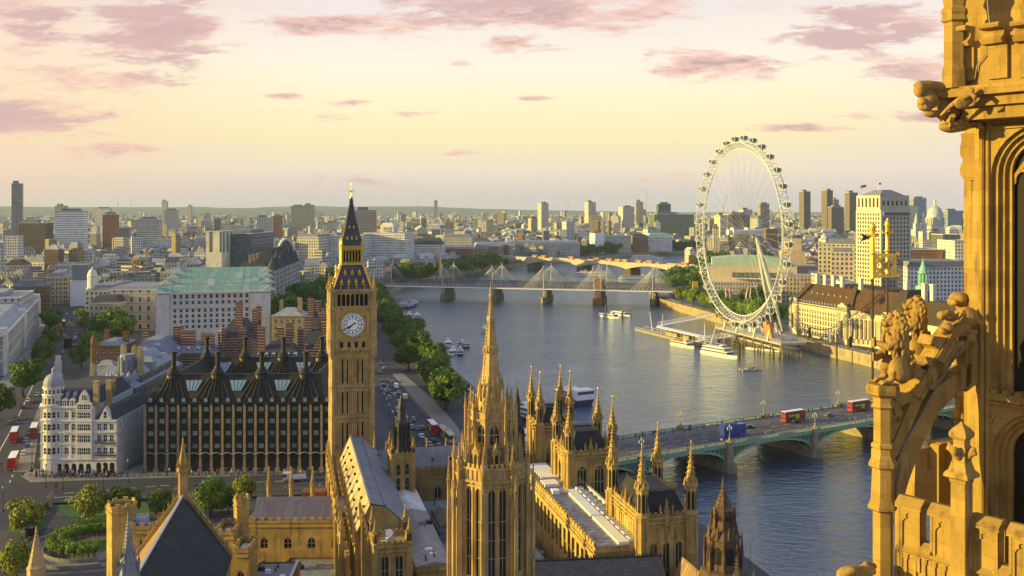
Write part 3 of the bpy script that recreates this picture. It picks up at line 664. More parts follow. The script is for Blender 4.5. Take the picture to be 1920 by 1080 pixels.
# central octagonal tower and spire
def central_tower():
 c=pal(28.7,136.6);t=T('central_tower','ornate octagonal stone tower with open lantern and crocketed spire','spire',(c.x,c.y,0),PA);t.scale=(.77,.77,1)
 Y=134.0;z=lambda py:ZW(py,Y)
 def octo(mb,r,z0,z1,wn,depth,m=0):
  ap=r*math.cos(math.pi/8);pts=[(r*math.cos(R(22.5+45*i)),r*math.sin(R(22.5+45*i)))for i in range(8)];L=math.dist(pts[0],pts[1])
  for i in range(8):
   p,q=pts[i],pts[(i+1)%8];mb.wallgrid(p,q,z0,z1,[(a,b,c_,d_)for(n,w,c_,d_,l)in wn for a,b in cols(L,n,w,.35)],depth,m,'p')
  return pts,L
 m=MB();r=6.2;zt_=z(907);pts,L=octo(m,r,20,zt_,[(2,1.25,z(1090),z(921),2),(2,1.25,24,z(1100),2)],.5)
 for i in range(8):win(t,pts[i],pts[(i+1)%8],[(a,b,z(1090),z(921))for a,b in cols(L,2,1.25,.35)],.5,'p',2,3,STONE_P)
 for i in range(8):
  p,q=Vector((*pts[i],0)),Vector((*pts[(i+1)%8],0));d=(q-p)/L;o=Vector((d.y,-d.x,0))
  for zb,h,w in((zt_-.1,.35,.7),(zt_-.75,.25,.4),(zt_+1.6,.3,.5)):m.beam(p+o*.12+Vector((0,0,zb)),q+o*.12+Vector((0,0,zb)),w,h)
  m.beam(p+Vector((0,0,zt_+.75)),q+Vector((0,0,zt_+.75)),.28,1.5)
  for k in range(5):c_=p+d*(L*(k+.5)/5)+o*.16;m.beam(c_+Vector((0,0,zt_+.1)),c_+Vector((0,0,zt_+1.5)),.35,.12)
  m.crenel(pts[i],pts[(i+1)%8],zt_+1.7,.5,.55,1.0,.28)
  for u in(.18,L/2,L-.18):m.beam(p+d*u+o*.08+Vector((0,0,20)),p+d*u+o*.08+Vector((0,0,zt_)),.22,.25)
  a=R(22.5+45*i);cx,sy=math.cos(a),math.sin(a)
  m.beam((6.9*cx,6.9*sy,20),(6.9*cx,6.9*sy,z(925)),.9,.9);pinnacle(m,6.9*cx,6.9*sy,z(925),.62,6.6,0,8,6)
  m.beam((7.9*cx,7.9*sy,20),(7.9*cx,7.9*sy,z(985)),.6,.6);pinnacle(m,7.9*cx,7.9*sy,z(985),.5,8.5,0,4,6)
  m.beam((7.9*cx,7.9*sy,z(960)),(6.5*cx,6.5*sy,z(925)),.25,.5)
  m.beam((6.7*cx,6.7*sy,z(905)),(4.0*cx,4.0*sy,z(845)),.3,.55)
  pinnacle(m,5.35*cx,5.35*sy,z(885),.36,4.6,0,4,5)
 m.build('lower_stage',LIGHTENED,t)
 m=MB();m.frust(0,0,8,5.6,20,5.6,zt_-.2,rot=R(22.5));m.build('dark_interior',DARKHOLE,t)
 m=MB();ashl=paved('ashlar_roof',(.30,.21,.085),'brick',1.0,.9,.25,(.10,.075,.04),.035,1.1,.42,dirt=(.05,.04,.02))
 m.frust(0,0,8,5.7,zt_+.3,3.75,z(842),rot=R(22.5));sr=m.build('sloping_roof',ashl,t)
 for i in range(8):
  a=R(45*i);lm=MB();lm.box(-.55,.55,-.5,1.6,0,1.6,0);lm.gable(-.75,.75,-.6,1.6,1.6,2.9,'y');pinnacle(lm,0,-.5,2.6,.2,1.3,0,4,2)
  lm.face([(x,-.51,zz)for x,zz in arch_profile(-.32,.32,.15,1.5,'p')],1)
  for s in(-1,1):lm.frust(s*.7,-.45,4,.14,1.4,.02,2.3)
  o=lm.build('lucarne',[LIGHTENED,DARKHOLE],sr);o.location=Matrix.Rotation(a,3,'Z')@Vector((0,-4.55,z(880)));o.rotation_euler=(0,0,a)
 m=MB();r=3.55;za,zb_=z(850),z(798);pts,L=octo(m,r,za,zb_,[(1,1.75,z(842),z(806),2)],.45)
 for i in range(8):win(t,pts[i],pts[(i+1)%8],[(a,b,z(842),z(806))for a,b in cols(L,1,1.75,.35)],.45,'p',2,1,STONE_P)
 for i in range(8):
  p,q=Vector((*pts[i],0)),Vector((*pts[(i+1)%8],0));d=(q-p)/L;o=Vector((d.y,-d.x,0))
  for zc,h,w in((zb_,.35,.6),(za+.1,.4,.5),(zb_+1.0,.2,.35)):m.beam(p+o*.1+Vector((0,0,zc)),q+o*.1+Vector((0,0,zc)),w,h)
  m.beam(p+Vector((0,0,zb_+.5)),q+Vector((0,0,zb_+.5)),.2,.9)
  for k in range(3):c_=p+d*(L*(k+.5)/3);pinnacle(m,c_.x,c_.y,zb_+1,.2,1.1,0,4,1)
  a=R(22.5+45*i);cx,sy=math.cos(a),math.sin(a)
  m.beam((3.75*cx,3.75*sy,za),(3.75*cx,3.75*sy,zb_),.55,.55);pinnacle(m,3.75*cx,3.75*sy,zb_,.5,4.6,0,8,5)
  m.beam((4.75*cx,4.75*sy,za-2.2),(4.75*cx,4.75*sy,z(815)),.4,.4);pinnacle(m,4.75*cx,4.75*sy,z(815),.36,5.2,0,4,5)
  m.beam((4.7*cx,4.7*sy,z(822)),(3.6*cx,3.6*sy,z(806)),.2,.4)
 m.build('open_lantern',LIGHTENED,t)
 m=MB();m.frust(0,0,8,2.6,za,2.6,zb_-.1,rot=R(22.5));m.build('lantern_interior',DARKHOLE,t)
 m=MB();r0=2.35;zc=z(795)
 prof=[(2.35,zc-.2),(2.2,z(762)),(2.2,z(738)),(1.72,z(728)),(1.22,z(672)),(1.38,z(668)),(1.38,z(662)),(1.05,z(658)),(.62,z(612)),(.74,z(608)),(.74,z(604)),(.52,z(600)),(.17,z(566)),(.3,z(564)),(.34,z(560)),(.2,z(556)),(.1,z(548)),(.01,z(532))]
 m.lathe(0,0,prof,8,0,R(22.5))
 for i in range(8):
  a=R(22.5+45*i);cx,sy=math.cos(a),math.sin(a)
  for(ra,zA),(rb,zB)in(((1.72,z(728)),(1.22,z(672))),((1.05,z(658)),(.62,z(612))),((.52,z(600)),(.17,z(566)))):
   m.tube([(ra*cx,ra*sy,zA),(rb*cx,rb*sy,zB)],.07,4)
  pinnacle(m,2.25*cx,2.25*sy,z(765),.3,3.9,0,4,4);pinnacle(m,1.4*cx,1.4*sy,z(672),.14,.9,0,4,1)
  b_=R(45*i);ck,sk=math.cos(b_),math.sin(b_)
  m.frust(2.05*ck,2.05*sk,4,.62,z(757),.01,z(722));m.frust(1.25*ck,1.25*sk,4,.3,z(672),.01,z(655))
 for(ra,zA),(rb,zB),k in(((1.72,z(728)),(1.22,z(672)),8),((1.05,z(658)),(.62,z(612)),7),((.52,z(600)),(.17,z(566)),6)):crockets(m,0,0,8,ra,zA,rb,zB,k,.22,0,R(22.5))
 m.build('spire',LIGHTENED,t)
 m=MB();m.box(-9,9,-9,9,0,21);m.build('base',STONE_D,t)
central_tower()
# ranges and roofs of the palace
def block(name,label,cat,b0,b1,a0,a1,z0,zw,wallm,roof=None,roofm=None,wins_s=(),wins_w=(),rot=PA,cren=True,zr=None,ax='x',org=None,arch='p',butt=0,wins_e=()):
 """A range with real openings on its south and west walls, a parapet and a roof."""
 c=org if org is not None else pal((b0+b1)/2,(a0+a1)/2);w,d=b1-b0,a1-a0;t=T(name,label,cat,(c.x,c.y,0),rot);m=MB()
 cor=[(-w/2,-d/2),(w/2,-d/2),(w/2,d/2),(-w/2,d/2)]
 for i,ws in enumerate((wins_s,wins_e,(),wins_w)):
  p,q=cor[i],cor[(i+1)%4];L=math.dist(p,q);ops=[]
  for(n,ww,z_0,z_1,l)in ws:
   o1=[(x,y,z_0,z_1)for x,y in cols(L,n,ww,.6)];ops+=o1;win(t,p,q,o1,.35,arch,l,1,STONE_P)
  m.wallgrid(p,q,z0,zw,ops,.35,0,arch if ops else None)
  P_,Q=Vector((*p,0)),Vector((*q,0));dd=(Q-P_)/L;o=Vector((dd.y,-dd.x,0))
  m.beam(P_+o*.08+Vector((0,0,zw-.9)),Q+o*.08+Vector((0,0,zw-.9)),.4,.3)
  if cren:m.beam(P_+Vector((0,0,zw+.2)),Q+Vector((0,0,zw+.2)),.4,.5);m.crenel(p,q,zw+.4,1.0,.8,1.9,.4)
  if butt:
   for k in range(butt+1):
    u=L*k/butt;c_=P_+dd*u+o*.3;m.beam(c_+Vector((0,0,z0)),c_+Vector((0,0,zw-.3)),.5,.6)
    pinnacle(m,c_.x,c_.y,zw-.3,.5,4.2,0,4,3)
 m.build('wall',wallm,t)
 r=MB();i=.5
 if roof=='flat':r.face([(x*(1-i/w*2),y*(1-i/d*2),zw-.25)for x,y in cor],0,[(x,y)for x,y in cor])
 elif roof=='gable':r.gable(-w/2+.3,w/2-.3,-d/2+.4,d/2-.4,zw-.2,zr,ax,0,0)
 elif roof=='hip':r.hip(-w/2+.4,w/2-.4,-d/2+.4,d/2-.4,zw-.2,zr,min(w,d)*.45)
 if roof:r.build('roof',roofm or LEADW,t)
 return t
t=block('north_range','long crenellated range with a pale lead roof joining the clock tower to the river','building',25,74,262,272,0,19.2,STONE_D,'gable',LEADW,[(8,1.6,9,15,2)],zr=24.2)
m=MB()
for k in range(9):m.cbox(-20+5*k,-2.6,21.0,.5,.5,.7)
m.build('roof_vent',IRON,t)
for i,(px,py)in enumerate(((702,800),(712,840),(724,820),(800,815),(836,815),(742,818),(776,820))):
 m=MB();Y=272+(0 if i<3 else 1);x=XW(px,Y);zt=ZW(py,Y);pinnacle(m,0,0,12,1.1,zt-12,0,8,5)
 tag(m.build('stone_pinnacle',STONE,None,(x,Y,0),PA),f'{nth(i)} crocketed pinnacle along the north front behind the lead roof','pinnacle','pinnacles of the north front')
def west_range():
 c=pal(20.5,240);t=T('west_range','steep roofed range beside the clock tower with sunlit western roof slope','building',(c.x,c.y,0),PA)
 a0,a1=-30,33;xw,xr,xe=-5.6,-2.4,6.5
 m=MB();ops=[(a,b,8,16.5)for a,b in cols(a1-a0,12,2.2,.6)]
 m.wallgrid((xw,a1),(xw,a0),0,20.6,ops,.6,0,'p');win(t,(xw,a1),(xw,a0),ops,.6,'p',3,2)
 m.wall((xw,a0),(xe,a0),0,20.6);m.wall((xe,a0),(xe,a1),0,20.6);m.wall((xe,a1),(xw,a1),0,20.6);m.face([(xw,a0,20.6),(xe,a0,20.6),(xr+3.2,a0,26.0),(xr,a0,26.7)]);m.face([(xe,a1,20.6),(xw,a1,20.6),(xr,a1,26.7),(xr+3.2,a1,26.0)])
 for k in range(13):
  y=a0+(a1-a0)*k/12;m.beam((xw-1.6,y,0),(xw-1.6,y,17),.9,3.4);m.beam((xw-2.9,y,0),(xw-2.9,y,19),1.0,1.1);pinnacle(m,xw-2.9,y,19,1.0,7.5 if k>3 else 5.5,0,8,5);pinnacle(m,xw-.3,y,19,.6,5,0,4,4)
 m.crenel((xw,a1),(xw,a0),20.5,.7,.8,1.3,.35)
 for zb in(7,18.2,20.4):m.beam((xw-.12,a0,zb),(xw-.12,a1,zb),.5,.4)
 m.build('wall',STONE,t)
 m=MB();m.slab([(xw+.3,a0-.3,20.7),(xr,a0-.3,26.8),(xr,a0-.3,26.95),(xw+.1,a0-.3,20.9)],(0,a1-a0+.6,0))
 pale=paved('sunlit_roof_slope',(.40,.34,.22),'stack',1.0,.8,.2,(.13,.11,.08),.1,2.6,9,dirt=(.18,.14,.08));rf=MB()  # West slope paler than the east; sunlight is put into its colour
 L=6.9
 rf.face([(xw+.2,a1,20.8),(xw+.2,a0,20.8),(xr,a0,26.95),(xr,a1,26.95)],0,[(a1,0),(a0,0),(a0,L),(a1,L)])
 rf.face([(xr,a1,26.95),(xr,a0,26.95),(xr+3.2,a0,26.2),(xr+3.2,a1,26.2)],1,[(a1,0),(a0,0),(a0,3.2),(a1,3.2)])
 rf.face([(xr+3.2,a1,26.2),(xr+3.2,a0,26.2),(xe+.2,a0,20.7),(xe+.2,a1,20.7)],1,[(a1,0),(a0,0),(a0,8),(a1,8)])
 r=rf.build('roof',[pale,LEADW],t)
 for k in range(9):
  for zf in(.3,.68):
   d=MB();d.box(-.35,.5,-.3,.3,0,.55);o=d.build('roof_hatch',IRON,r,(xw+.2+(xr-xw-.2)*zf,a0+4+6.6*k,20.75+6.1*zf))
 m=MB();m.beam((xr,a0-.2,27.05),(xr,a1,27.05),.4,.3);m.beam((xr+3.2,a0,26.35),(xr+3.2,a1,26.35),.3,.2);m.build('ridge_capping',LEADW,r)
west_range()
m=MB();L=22;ops=[(a,b,14,23)for a,b in cols(L,6,2.0,.5)];m.wallgrid((-.5,L/2),(-.5,-L/2),0,24.8,ops,.35,0,'p');m.box(-.1,5.0,-L/2,L/2,0,17)
for k in range(7):m.beam((-.75,-L/2+L*k/6,0),(-.75,-L/2+L*k/6,24.2),.5,.5);pinnacle(m,-.75,-L/2+L*k/6,24.2,.45,3.2,0,4,3)
t=T('side_wall','tall sunlit buttressed wall running up to the pinnacled tower','wall',pal(16.9,202),PA);m.build('wall',STONE,t);win(t,(-.5,L/2),(-.5,-L/2),ops,.35,'p',2,2)
conc=paved('weathered_concrete_roof',(.30,.28,.255),'stack',1.0,.9,.1,(.44,.42,.38),.025,3.1,12.5,dirt=(.17,.13,.10))
t=block('commons_roof','long pale concrete roof with a white stained far end','building',26.6,33.4,199,254,0,16.8,STONE,None,None,(),[(14,1.6,9,14,2)],cren=False)
m=MB();m.slab([(-3.7,-27.6,16.7),(3.7,-27.6,16.7),(0,-27.6,17.6)],(0,36,0));r=m.build('roof',conc,t)
m=MB();m.slab([(-3.7,8.5,16.7),(3.7,8.5,16.7),(0,8.5,17.66)],(0,19,0));m.build('white_roof',mat('white_membrane',(.62,.61,.58),.7,.25,.25,dirt=(.35,.26,.18),streak=.5),t)
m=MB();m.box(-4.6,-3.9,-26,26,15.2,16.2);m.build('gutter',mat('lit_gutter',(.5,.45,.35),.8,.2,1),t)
block('inner_court_roof','low grey lead roof in the courtyard east of the concrete roof','building',34.5,52,205,258,0,12.5,STONE_D,'flat',LEADW,cren=False)
block('inner_court_roof','low grey roof west of the concrete roof, below the lit wall','building',20.5,26.4,200,240,0,12.5,STONE_D,'flat',mat('grey_roof_felt',(.16,.16,.17),.85,.2,.3),cren=False)
t=block('roof_shed','dark roofed plant shed beside the concrete roof','shed',35.4,39.6,226,240,12.2,15.4,mat('shed_wall',(.16,.17,.19),.7,.2,.5),'gable',mat('brown_felt_roof',(.13,.10,.075),.9,.3,.4),cren=False,zr=16.4,ax='y',wins_w=[(4,1.6,13,14.6,1)],arch=None)
block('roof_shed','small grey plant hut at the white end of the concrete roof','shed',23.6,26.2,240,247,12.2,17.5,mat('hut_wall',(.24,.25,.28),.7,.15,.5),'flat',LEADW,cren=False)
t=block('river_range','long flat roofed range with white skylight strip and golden windowed west wall','building',58.6,69.4,181,243,0,24.2,STONE,None,None,(),[(19,1.9,15.4,21.2,1)],cren=False,arch=None)
m=MB();m.face([(-5.4,-31,24.25),(5.4,-31,24.25),(5.4,31,24.25),(-5.4,31,24.25)],0,[(-5.4,-31),(5.4,-31),(5.4,31),(-5.4,31)])
r=m.build('roof',mat('stained_lead_roof',(.21,.20,.21),.7,.5,.22,dirt=(.45,.43,.40),streak=.75),t)
m=MB();m.box(-.6,1.6,-30.5,6,24.26,24.75);m.build('white_roof_strip',mat('white_roof',(.72,.71,.67),.6,.12,.4),r)
m=MB();m.box(4.9,5.5,-31,31,24.0,24.9);m.build('parapet',mat('pale_parapet',(.58,.54,.46),.8,.15,.5),t)
for k in range(15):
 m=MB();m.box(2.0,3.7,-29.5+3.2*k,-27.4+3.2*k,24.26,24.8,1);m.box(2.25,3.45,-29.25+3.2*k,-27.65+3.2*k,24.8,24.9,0);m.build('skylight',[mat('skylight_glass',(.30,.32,.34),.15,.1,.4),WHITEP],r)
m=MB();m.crenel((-5.4,31),(-5.4,-31),24.2,1.3,.8,1.9,.5);m.box(-5.75,-5.3,-31,31,22.2,22.7);m.build('west_parapet',STONE,t)
for bb in((-3.5,1,17,30,24.3,24.7),(-4.5,-1,10,14,24.3,25.0),(-4.2,-2.6,4,6,24.3,25.2)):m=MB();m.box(*bb);m.build('roof_plant',WHITEP,r)
block('riverside_range','riverside range with a steep grey roof beyond the long flat roof','building',70.5,80,196,221,0,18.5,STONE,'gable',SLATE,zr=23,ax='y',butt=5)
for i in range(6):
 m=MB();b=70.6+.0*i;pinnacle(m,0,0,12,1.0,12.6,0,8,5);a=198+3.6*i
 c=pal(71.2+i*.9,213-3.0*i+(8 if i==5 else 0));tag(m.build('stone_pinnacle',STONE,None,(c.x,c.y,0),PA),f'{nth(i)} lit pinnacle standing before the riverside tower, counted from the clock tower side','pinnacle','pinnacles before the riverside tower')
def cross_roof():
 t=T('cross_range','dark slate roof running across below the long flat roof','building',pal(58.5,178.5),R(7));m=MB();m.box(-13.5,12.2,-4.2,4.2,0,19.0);m.crenel((-13.5,-4.2),(12.2,-4.2),18.7,1.0,1.1,1.9,.4)
 m.build('wall',STONE_D,t);r=MB();r.gable(-13.3,12.2,-3.7,3.9,18.8,23.0,'x');rf=r.build('roof',paved('dark_tile_roof',(.055,.058,.085),'stack',1.0,.45,.2,(.03,.03,.045),.04,.7,.7),t)
 c=MB();c.beam((-13.3,.1,23.05),(12.2,.1,23.05),.3,.25);c.crenel((-13.3,.1),(12.2,.1),23.1,.22,.45,.5,.1);c.build('ridge_crest',IRON,rf)
cross_roof()
block('court_roof','low lead roofed hall in the courtyard beside the cross roof','building',46,56.5,188,226,0,13.0,STONE_D,'flat',LEADW,cren=False)
block('court_lantern','long glazed roof lantern standing in the courtyard','roof lantern',52,54.2,189,206,12.8,15.0,WHITEP,'gable',mat('grey_glazing',(.25,.27,.3),.3,.1,.4),cren=False,zr=16.0,ax='y')
block('court_lantern','grey hipped roof lantern beside the central spire','roof lantern',47.5,51,206,222,12.8,15.5,STONE_P,'hip',LEADW,cren=False,zr=17.4)
t=block('south_hall','small gabled hall with an orange lit roof slope at the foot of the near tower','building',72.5,77.0,160,177,0,18.2,STONE,None,None,cren=False)
m=MB();m.gable(-2.4,2.4,-8.6,8.6,18.0,22.6,'y',0);r=m.build('roof',paved('sunlit_lead_roof',(.30,.20,.12),'stack',1.0,.6,.25,(.12,.09,.06),.06,1.2,5),t)  # Orange sunlight put into the lead colour, on both slopes
for k in range(3):m=MB();m.box(.7,1.4,-5+4*k,-4.2+4*k,20.4,21.2);m.build('roof_hatch',IRON,r)
block('river_terrace_range','stone range along the river wall below the near tower','building',66,79.5,120,160,0,15,STONE,'flat',LEADW)
def vent_spire():
 Y=160.0;t=T('ventilator_spire','rusty brown iron ventilator spire with glazed lantern near the river','spire',(XW(1356,Y),Y,0),PA);z=lambda py:ZW(py,Y);m=MB()
 rust=mat('rusted_iron',(.085,.052,.035),.75,.45,.6,dirt=(.24,.12,.05),streak=.6)
 m.lathe(0,0,[(4.4,10),(4.4,z(1100)),(3.6,z(1065)),(2.75,z(1062)),(2.6,z(1010)),(2.85,z(1005)),(1.75,z(985)),(1.62,z(958)),(1.8,z(954)),(1.25,z(948)),(.12,z(912)),(.3,z(910)),(.02,z(893))],8,0,R(22.5))
 for i in range(8):
  a=R(22.5+45*i);c,s=math.cos(a),math.sin(a);b_=R(45*i);ck,sk=math.cos(b_),math.sin(b_)
  pinnacle(m,2.95*c,2.95*s,z(1075),.36,z(985)-z(1075),0,4,4);pinnacle(m,1.85*c,1.85*s,z(1000),.26,z(935)-z(1000),0,4,3);m.tube([(4.2*c,4.2*s,z(1098)),(4.3*c,4.3*s,z(1020))],.05,4)
  for(r,z0,z1,w,mi)in((2.7*.93,z(1056),z(1018),.62,1),(1.68*.93,z(982),z(962),.4,1)):
   p=Vector((r*ck,r*sk,0));tt=Vector((-sk,ck,0))*w;m.face([(*(p-tt)[:2],z0),(*(p+tt)[:2],z0),(*(p+tt)[:2],z1-.5),(p.x,p.y,z1),(*(p-tt)[:2],z1-.5)],1)
  m.frust(2.3*ck,2.3*sk,4,.5,z(1005),.01,z(980))
 crockets(m,0,0,8,1.25,z(948),.12,z(912),5,.25,0,R(22.5))
 m.build('lantern',[rust,DARKHOLE],t)
vent_spire()
for i,(px,py,Y)in enumerate(((1381,1035,150),(1413,1062,150),(1168,905,214))):
 m=MB();zt=ZW(py,Y);pinnacle(m,0,0,zt-9,.8,9,0,8,5);m.beam((0,0,0),(0,0,zt-9),.8,.8)
 tag(m.build('stone_pinnacle',STONE,None,(XW(px,Y),Y,0),PA),['slender pinnacle just beyond the brown ventilator spire','lone gilded pinnacle tip nearest the open water','pinnacle between the riverside tower and the near tower'][i],'pinnacle')
# west side: great hall, cloister block, towers
def great_hall():
 ax=R(9.3);t=T('great_hall','medieval hall with steep dark slate roof and orange lit western slope','building',(-65.9,197.6,0),ax)
 hs,L=9.3,75;m=MB();m.box(-hs,hs,-L,0,0,19.2);m.face([(-hs,0.02,19.2),(hs,.02,19.2),(0,.02,32.6)]);m.slab([(-hs-.3,-.5,19.0),(0,-.5,32.4),(hs+.3,-.5,19.0),(hs+.3,-.5,20.3),(0,-.5,33.4),(-hs-.3,-.5,20.3)],(0,1.2,0))
 for s in(-1,1):
  for k in range(9):f=(k+.7)/9.6;pinnacle(m,s*hs*(1-f),.1,20.2+13.1*f,.3,1.5,0,4,2)
 m.build('wall',STONE,t)
 r=MB();sl=math.hypot(hs,13)
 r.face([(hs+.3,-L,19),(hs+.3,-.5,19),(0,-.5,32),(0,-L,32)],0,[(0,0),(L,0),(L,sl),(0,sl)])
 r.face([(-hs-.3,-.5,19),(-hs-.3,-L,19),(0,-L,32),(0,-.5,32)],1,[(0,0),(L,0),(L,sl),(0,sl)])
 rf=r.build('roof',[paved('fine_slate_roof',(.032,.037,.050),'brick',1.0,.7,.3,(.018,.02,.027),.04,.6,.42,dirt=(.055,.06,.07)),paved('sunlit_slate_slope',(.30,.19,.08),'brick',1.0,.7,.25,(.12,.08,.04),.03,.6,.4)],t)  # Orange on the west slope is low sunlight put into the slate colour
 m=MB();m.beam((0,-L,32.1),(0,-.5,32.1),.5,.35);m.build('ridge_capping',mat('pale_lead',(.40,.41,.43),.5,.1,1),rf)
 m=MB();m.lathe(0,0,[(.95,31),(.95,36.4),(1.3,36.9),(1.3,37.5),(1.0,37.7),(.85,38.4),(.12,42.6),(.2,42.8),(.02,43.8)],8)
 for i in range(8):
  a=R(45*i+22.5);pinnacle(m,1.15*math.cos(a),1.15*math.sin(a),36.6,.28,2.6,0,4,2)
  m.beam((.98*math.cos(a),.98*math.sin(a),31),(.98*math.cos(a),.98*math.sin(a),36.4),.16,.16)
 crockets(m,0,0,8,.85,38.6,.12,42.6,6,.22);m.build('gable_turret',STONE,t)
great_hall()
def round_tower(name,label,x,y,r,z0,z1,sq=None,rot=R(5)):
 t=T(name,label,'tower',(x,y,0),rot);m=MB();pts=m.ngon(0,0,8,r,0,R(22.5));L=math.dist(pts[0],pts[1])
 for i in range(8):
  p,q=pts[i],pts[(i+1)%8];m.wall(p,q,z0,z1);m.crenel(p,q,z1+.3,L*.45,.7,L*.75,.3);m.beam((p[0],p[1],z1+.1),(q[0],q[1],z1+.1),.34,.6);m.beam((p[0]*1.03,p[1]*1.03,z1-1),(q[0]*1.03,q[1]*1.03,z1-1),.3,.35)
 m.face([(p[0],p[1],z1-.6)for p in pts]);m.build('wall',STONE,t)
 return t
t=round_tower('corner_tower','octagonal crenellated corner tower of the hall, brightly lit on its western side',XW(228,212),212,3.0,0,25.6)
def sq_tower(name,label,px0,px1,Y,z1,wn=(),rot=0.0,dep=7.0,roofm=None):
 x0,x1=XW(px0,Y),XW(px1,Y);return block(name,label,'tower',-(x1-x0)/2,(x1-x0)/2,-dep/2,dep/2,0,z1,STONE,'flat',roofm or LEADW,wn,(),rot,True,org=Vector(((x0+x1)/2,Y+dep/2,0)))
t=sq_tower('hall_tower','square crenellated hall tower holding grey roof tanks',240,288,208,21.8,[(1,.9,17.6,19.6,1)],R(4))
m=MB();m.cbox(0,0,21.7,3.6,1.6,1.5)
for k in range(4):m.tube([(-1.5+k,0,23.2),(-1.5+k,0,23.7)],.35,8)
o=m.build('water_tank',mat('tank_metal',(.42,.45,.5),.4,.1,.5),None,(XW(262,212),212,0));tag(o,'grey metal water tank with round vents on the crenellated hall tower','water tank')
sq_tower('stair_tower','crenellated yellow stone block with tall turret beside the slate roof',403,437,208,20.6,[(1,1.2,14,17,2)])
t=sq_tower('stair_tower','narrower stone block with a shiny flat roof and square windows',436,466,203,18.6,[(1,1.4,12.6,14.8,2),(1,1.4,6,8.4,2)],roofm=mat('pale_smooth_roof',(.42,.46,.52),.25,.1,.5))  # Pale blue-grey colour with a smooth finish
round_tower('stair_turret','tall octagonal crenellated turret rising behind the stone blocks',XW(452.5,214),214,1.65,0,26.2)
org=Vector(((XW(468,232)+XW(654,232))/2,238,0))
t=block('cloister_range','two storey yellow stone range with purple grey roof and small pinnacles behind','building',-11.7,11.7,-6,6,0,15.4,STONE,None,None,[(4,1.7,9.4,12.0,2),(4,1.5,4.0,6.6,2)],(),R(1),True,org=org)
m=MB();m.gable(-11.4,11.4,-5.4,5.4,15.0,19.8,'x');m.build('roof',paved('purple_slate_roof',(.125,.115,.175),'stack',1.0,.55,.12,(.05,.045,.08),.035,1.05,6,dirt=(.07,.045,.05)),t)
for i,px in enumerate((504,546,586)):
 m=MB();pinnacle(m,0,0,14,.95,11.5,0,8,5);tag(m.build('stone_pinnacle',STONE,None,(XW(px,247),247,0)),f'{nth(i)} small pinnacle behind the purple grey roof, counted from the hall','pinnacle','pinnacles behind the cloister range')
block('annex','dark walled annex with two windows between cloister range and lit wall','building',-3.9,3.9,-9,9,0,14.2,STONE_D,'flat',LEADW,[(1,2.4,10.2,12.6,3),(1,2.4,6,8,3)],(),R(3),False,org=Vector((XW(682,222)+.6,231,0)),arch=None)
block('low_range','low stone block with brown roof terrace near the pinnacled tower','building',-4,4,-5,5,0,9.5,STONE_D,'flat',mat('brown_terrace',(.10,.075,.06),.9,.3,.4),(),(),R(3),True,org=Vector((XW(700,205),206,0)))
t=block('grey_flat_roof','grey flat roof with a pipe lined gutter in front of the cloister range','building',-4.4,4.4,-9,9,0,11.6,STONE_D,'flat',mat('grey_membrane_roof',(.20,.205,.215),.8,.15,.2),(),(),R(3),False,org=Vector((XW(503,205),208,0)))
m=MB();m.tube([(4.0,-9,11.8),(4.0,9,11.8)],.35,8);m.build('roof_pipe',mat('bright_duct',(.45,.48,.55),.3,.1,1),t)
block('low_range','brown stone lower wall with a dark flat roof at the foot of the cloister range','building',-8,8,-6,6,0,7.6,mat('brown_stone',(.20,.12,.045),.9,.3,.4),'flat',LEADW,[(3,1.5,3.0,5.6,2)],(),R(1),False,org=Vector((XW(595,222),225,0)))
def lead_spire():
 Y=138.0;z=lambda py:ZW(py,Y);t=T('lead_spire','grey lead crocketed spire ringed by pinnacles at the foot of the slate roof','spire',(XW(240,Y),Y,0),R(20));m=MB()
 ld=mat('old_lead',(.24,.25,.275),.6,.35,.8,dirt=(.09,.09,.09),streak=.6)
 m.lathe(0,0,[(1.5,0),(1.5,z(1075)),(1.1,z(1048)),(.85,z(1040)),(.1,z(975)),(.18,z(972)),(.02,z(958))],8)
 for i in range(8):
  a=R(45*i+22.5);c,s=math.cos(a),math.sin(a);pinnacle(m,1.55*c,1.55*s,z(1085),.24,z(1030)-z(1085),0,4,3);pinnacle(m,.95*c,.95*s,z(1062),.18,z(1018)-z(1062),0,4,3);m.tube([(1.5*c,1.5*s,z(1070)),(1.2*c,1.2*s,z(1052)),(.8*c,.8*s,z(1045))],.07,4)
 crockets(m,0,0,8,.85,z(1038),.1,z(975),9,.2);m.build('spire',ld,t)
lead_spire()
def stone_spirelet():
 Y=200.0;z=lambda py:ZW(py,Y);t=T('stone_spirelet','weathered pale stone spirelet standing beside the ramp','spire',(XW(68,Y),Y,0),R(10));m=MB()
 m.lathe(0,0,[(1.75,0),(1.75,z(1066)),(1.9,z(1062)),(1.5,z(1058)),(.2,z(1000)),(.3,z(998)),(.02,z(985))],8);crockets(m,0,0,8,1.5,z(1058),.2,z(1000),6,.22);m.build('spire',STONE_P,t)
stone_spirelet()
block('lead_roof_range','pale ribbed lead roof at the lower edge beside the ramp','building',-8.8,8.8,-8,8,0,11.5,STONE,'gable',paved('ribbed_lead',(.28,.30,.33),'stack',1.0,.5,.08,(.13,.14,.16),.06,.9,8),(),(),R(2),False,zr=16.3,ax='x',org=Vector((XW(131,191)+.2,193,0)))
crng=random.Random(21)
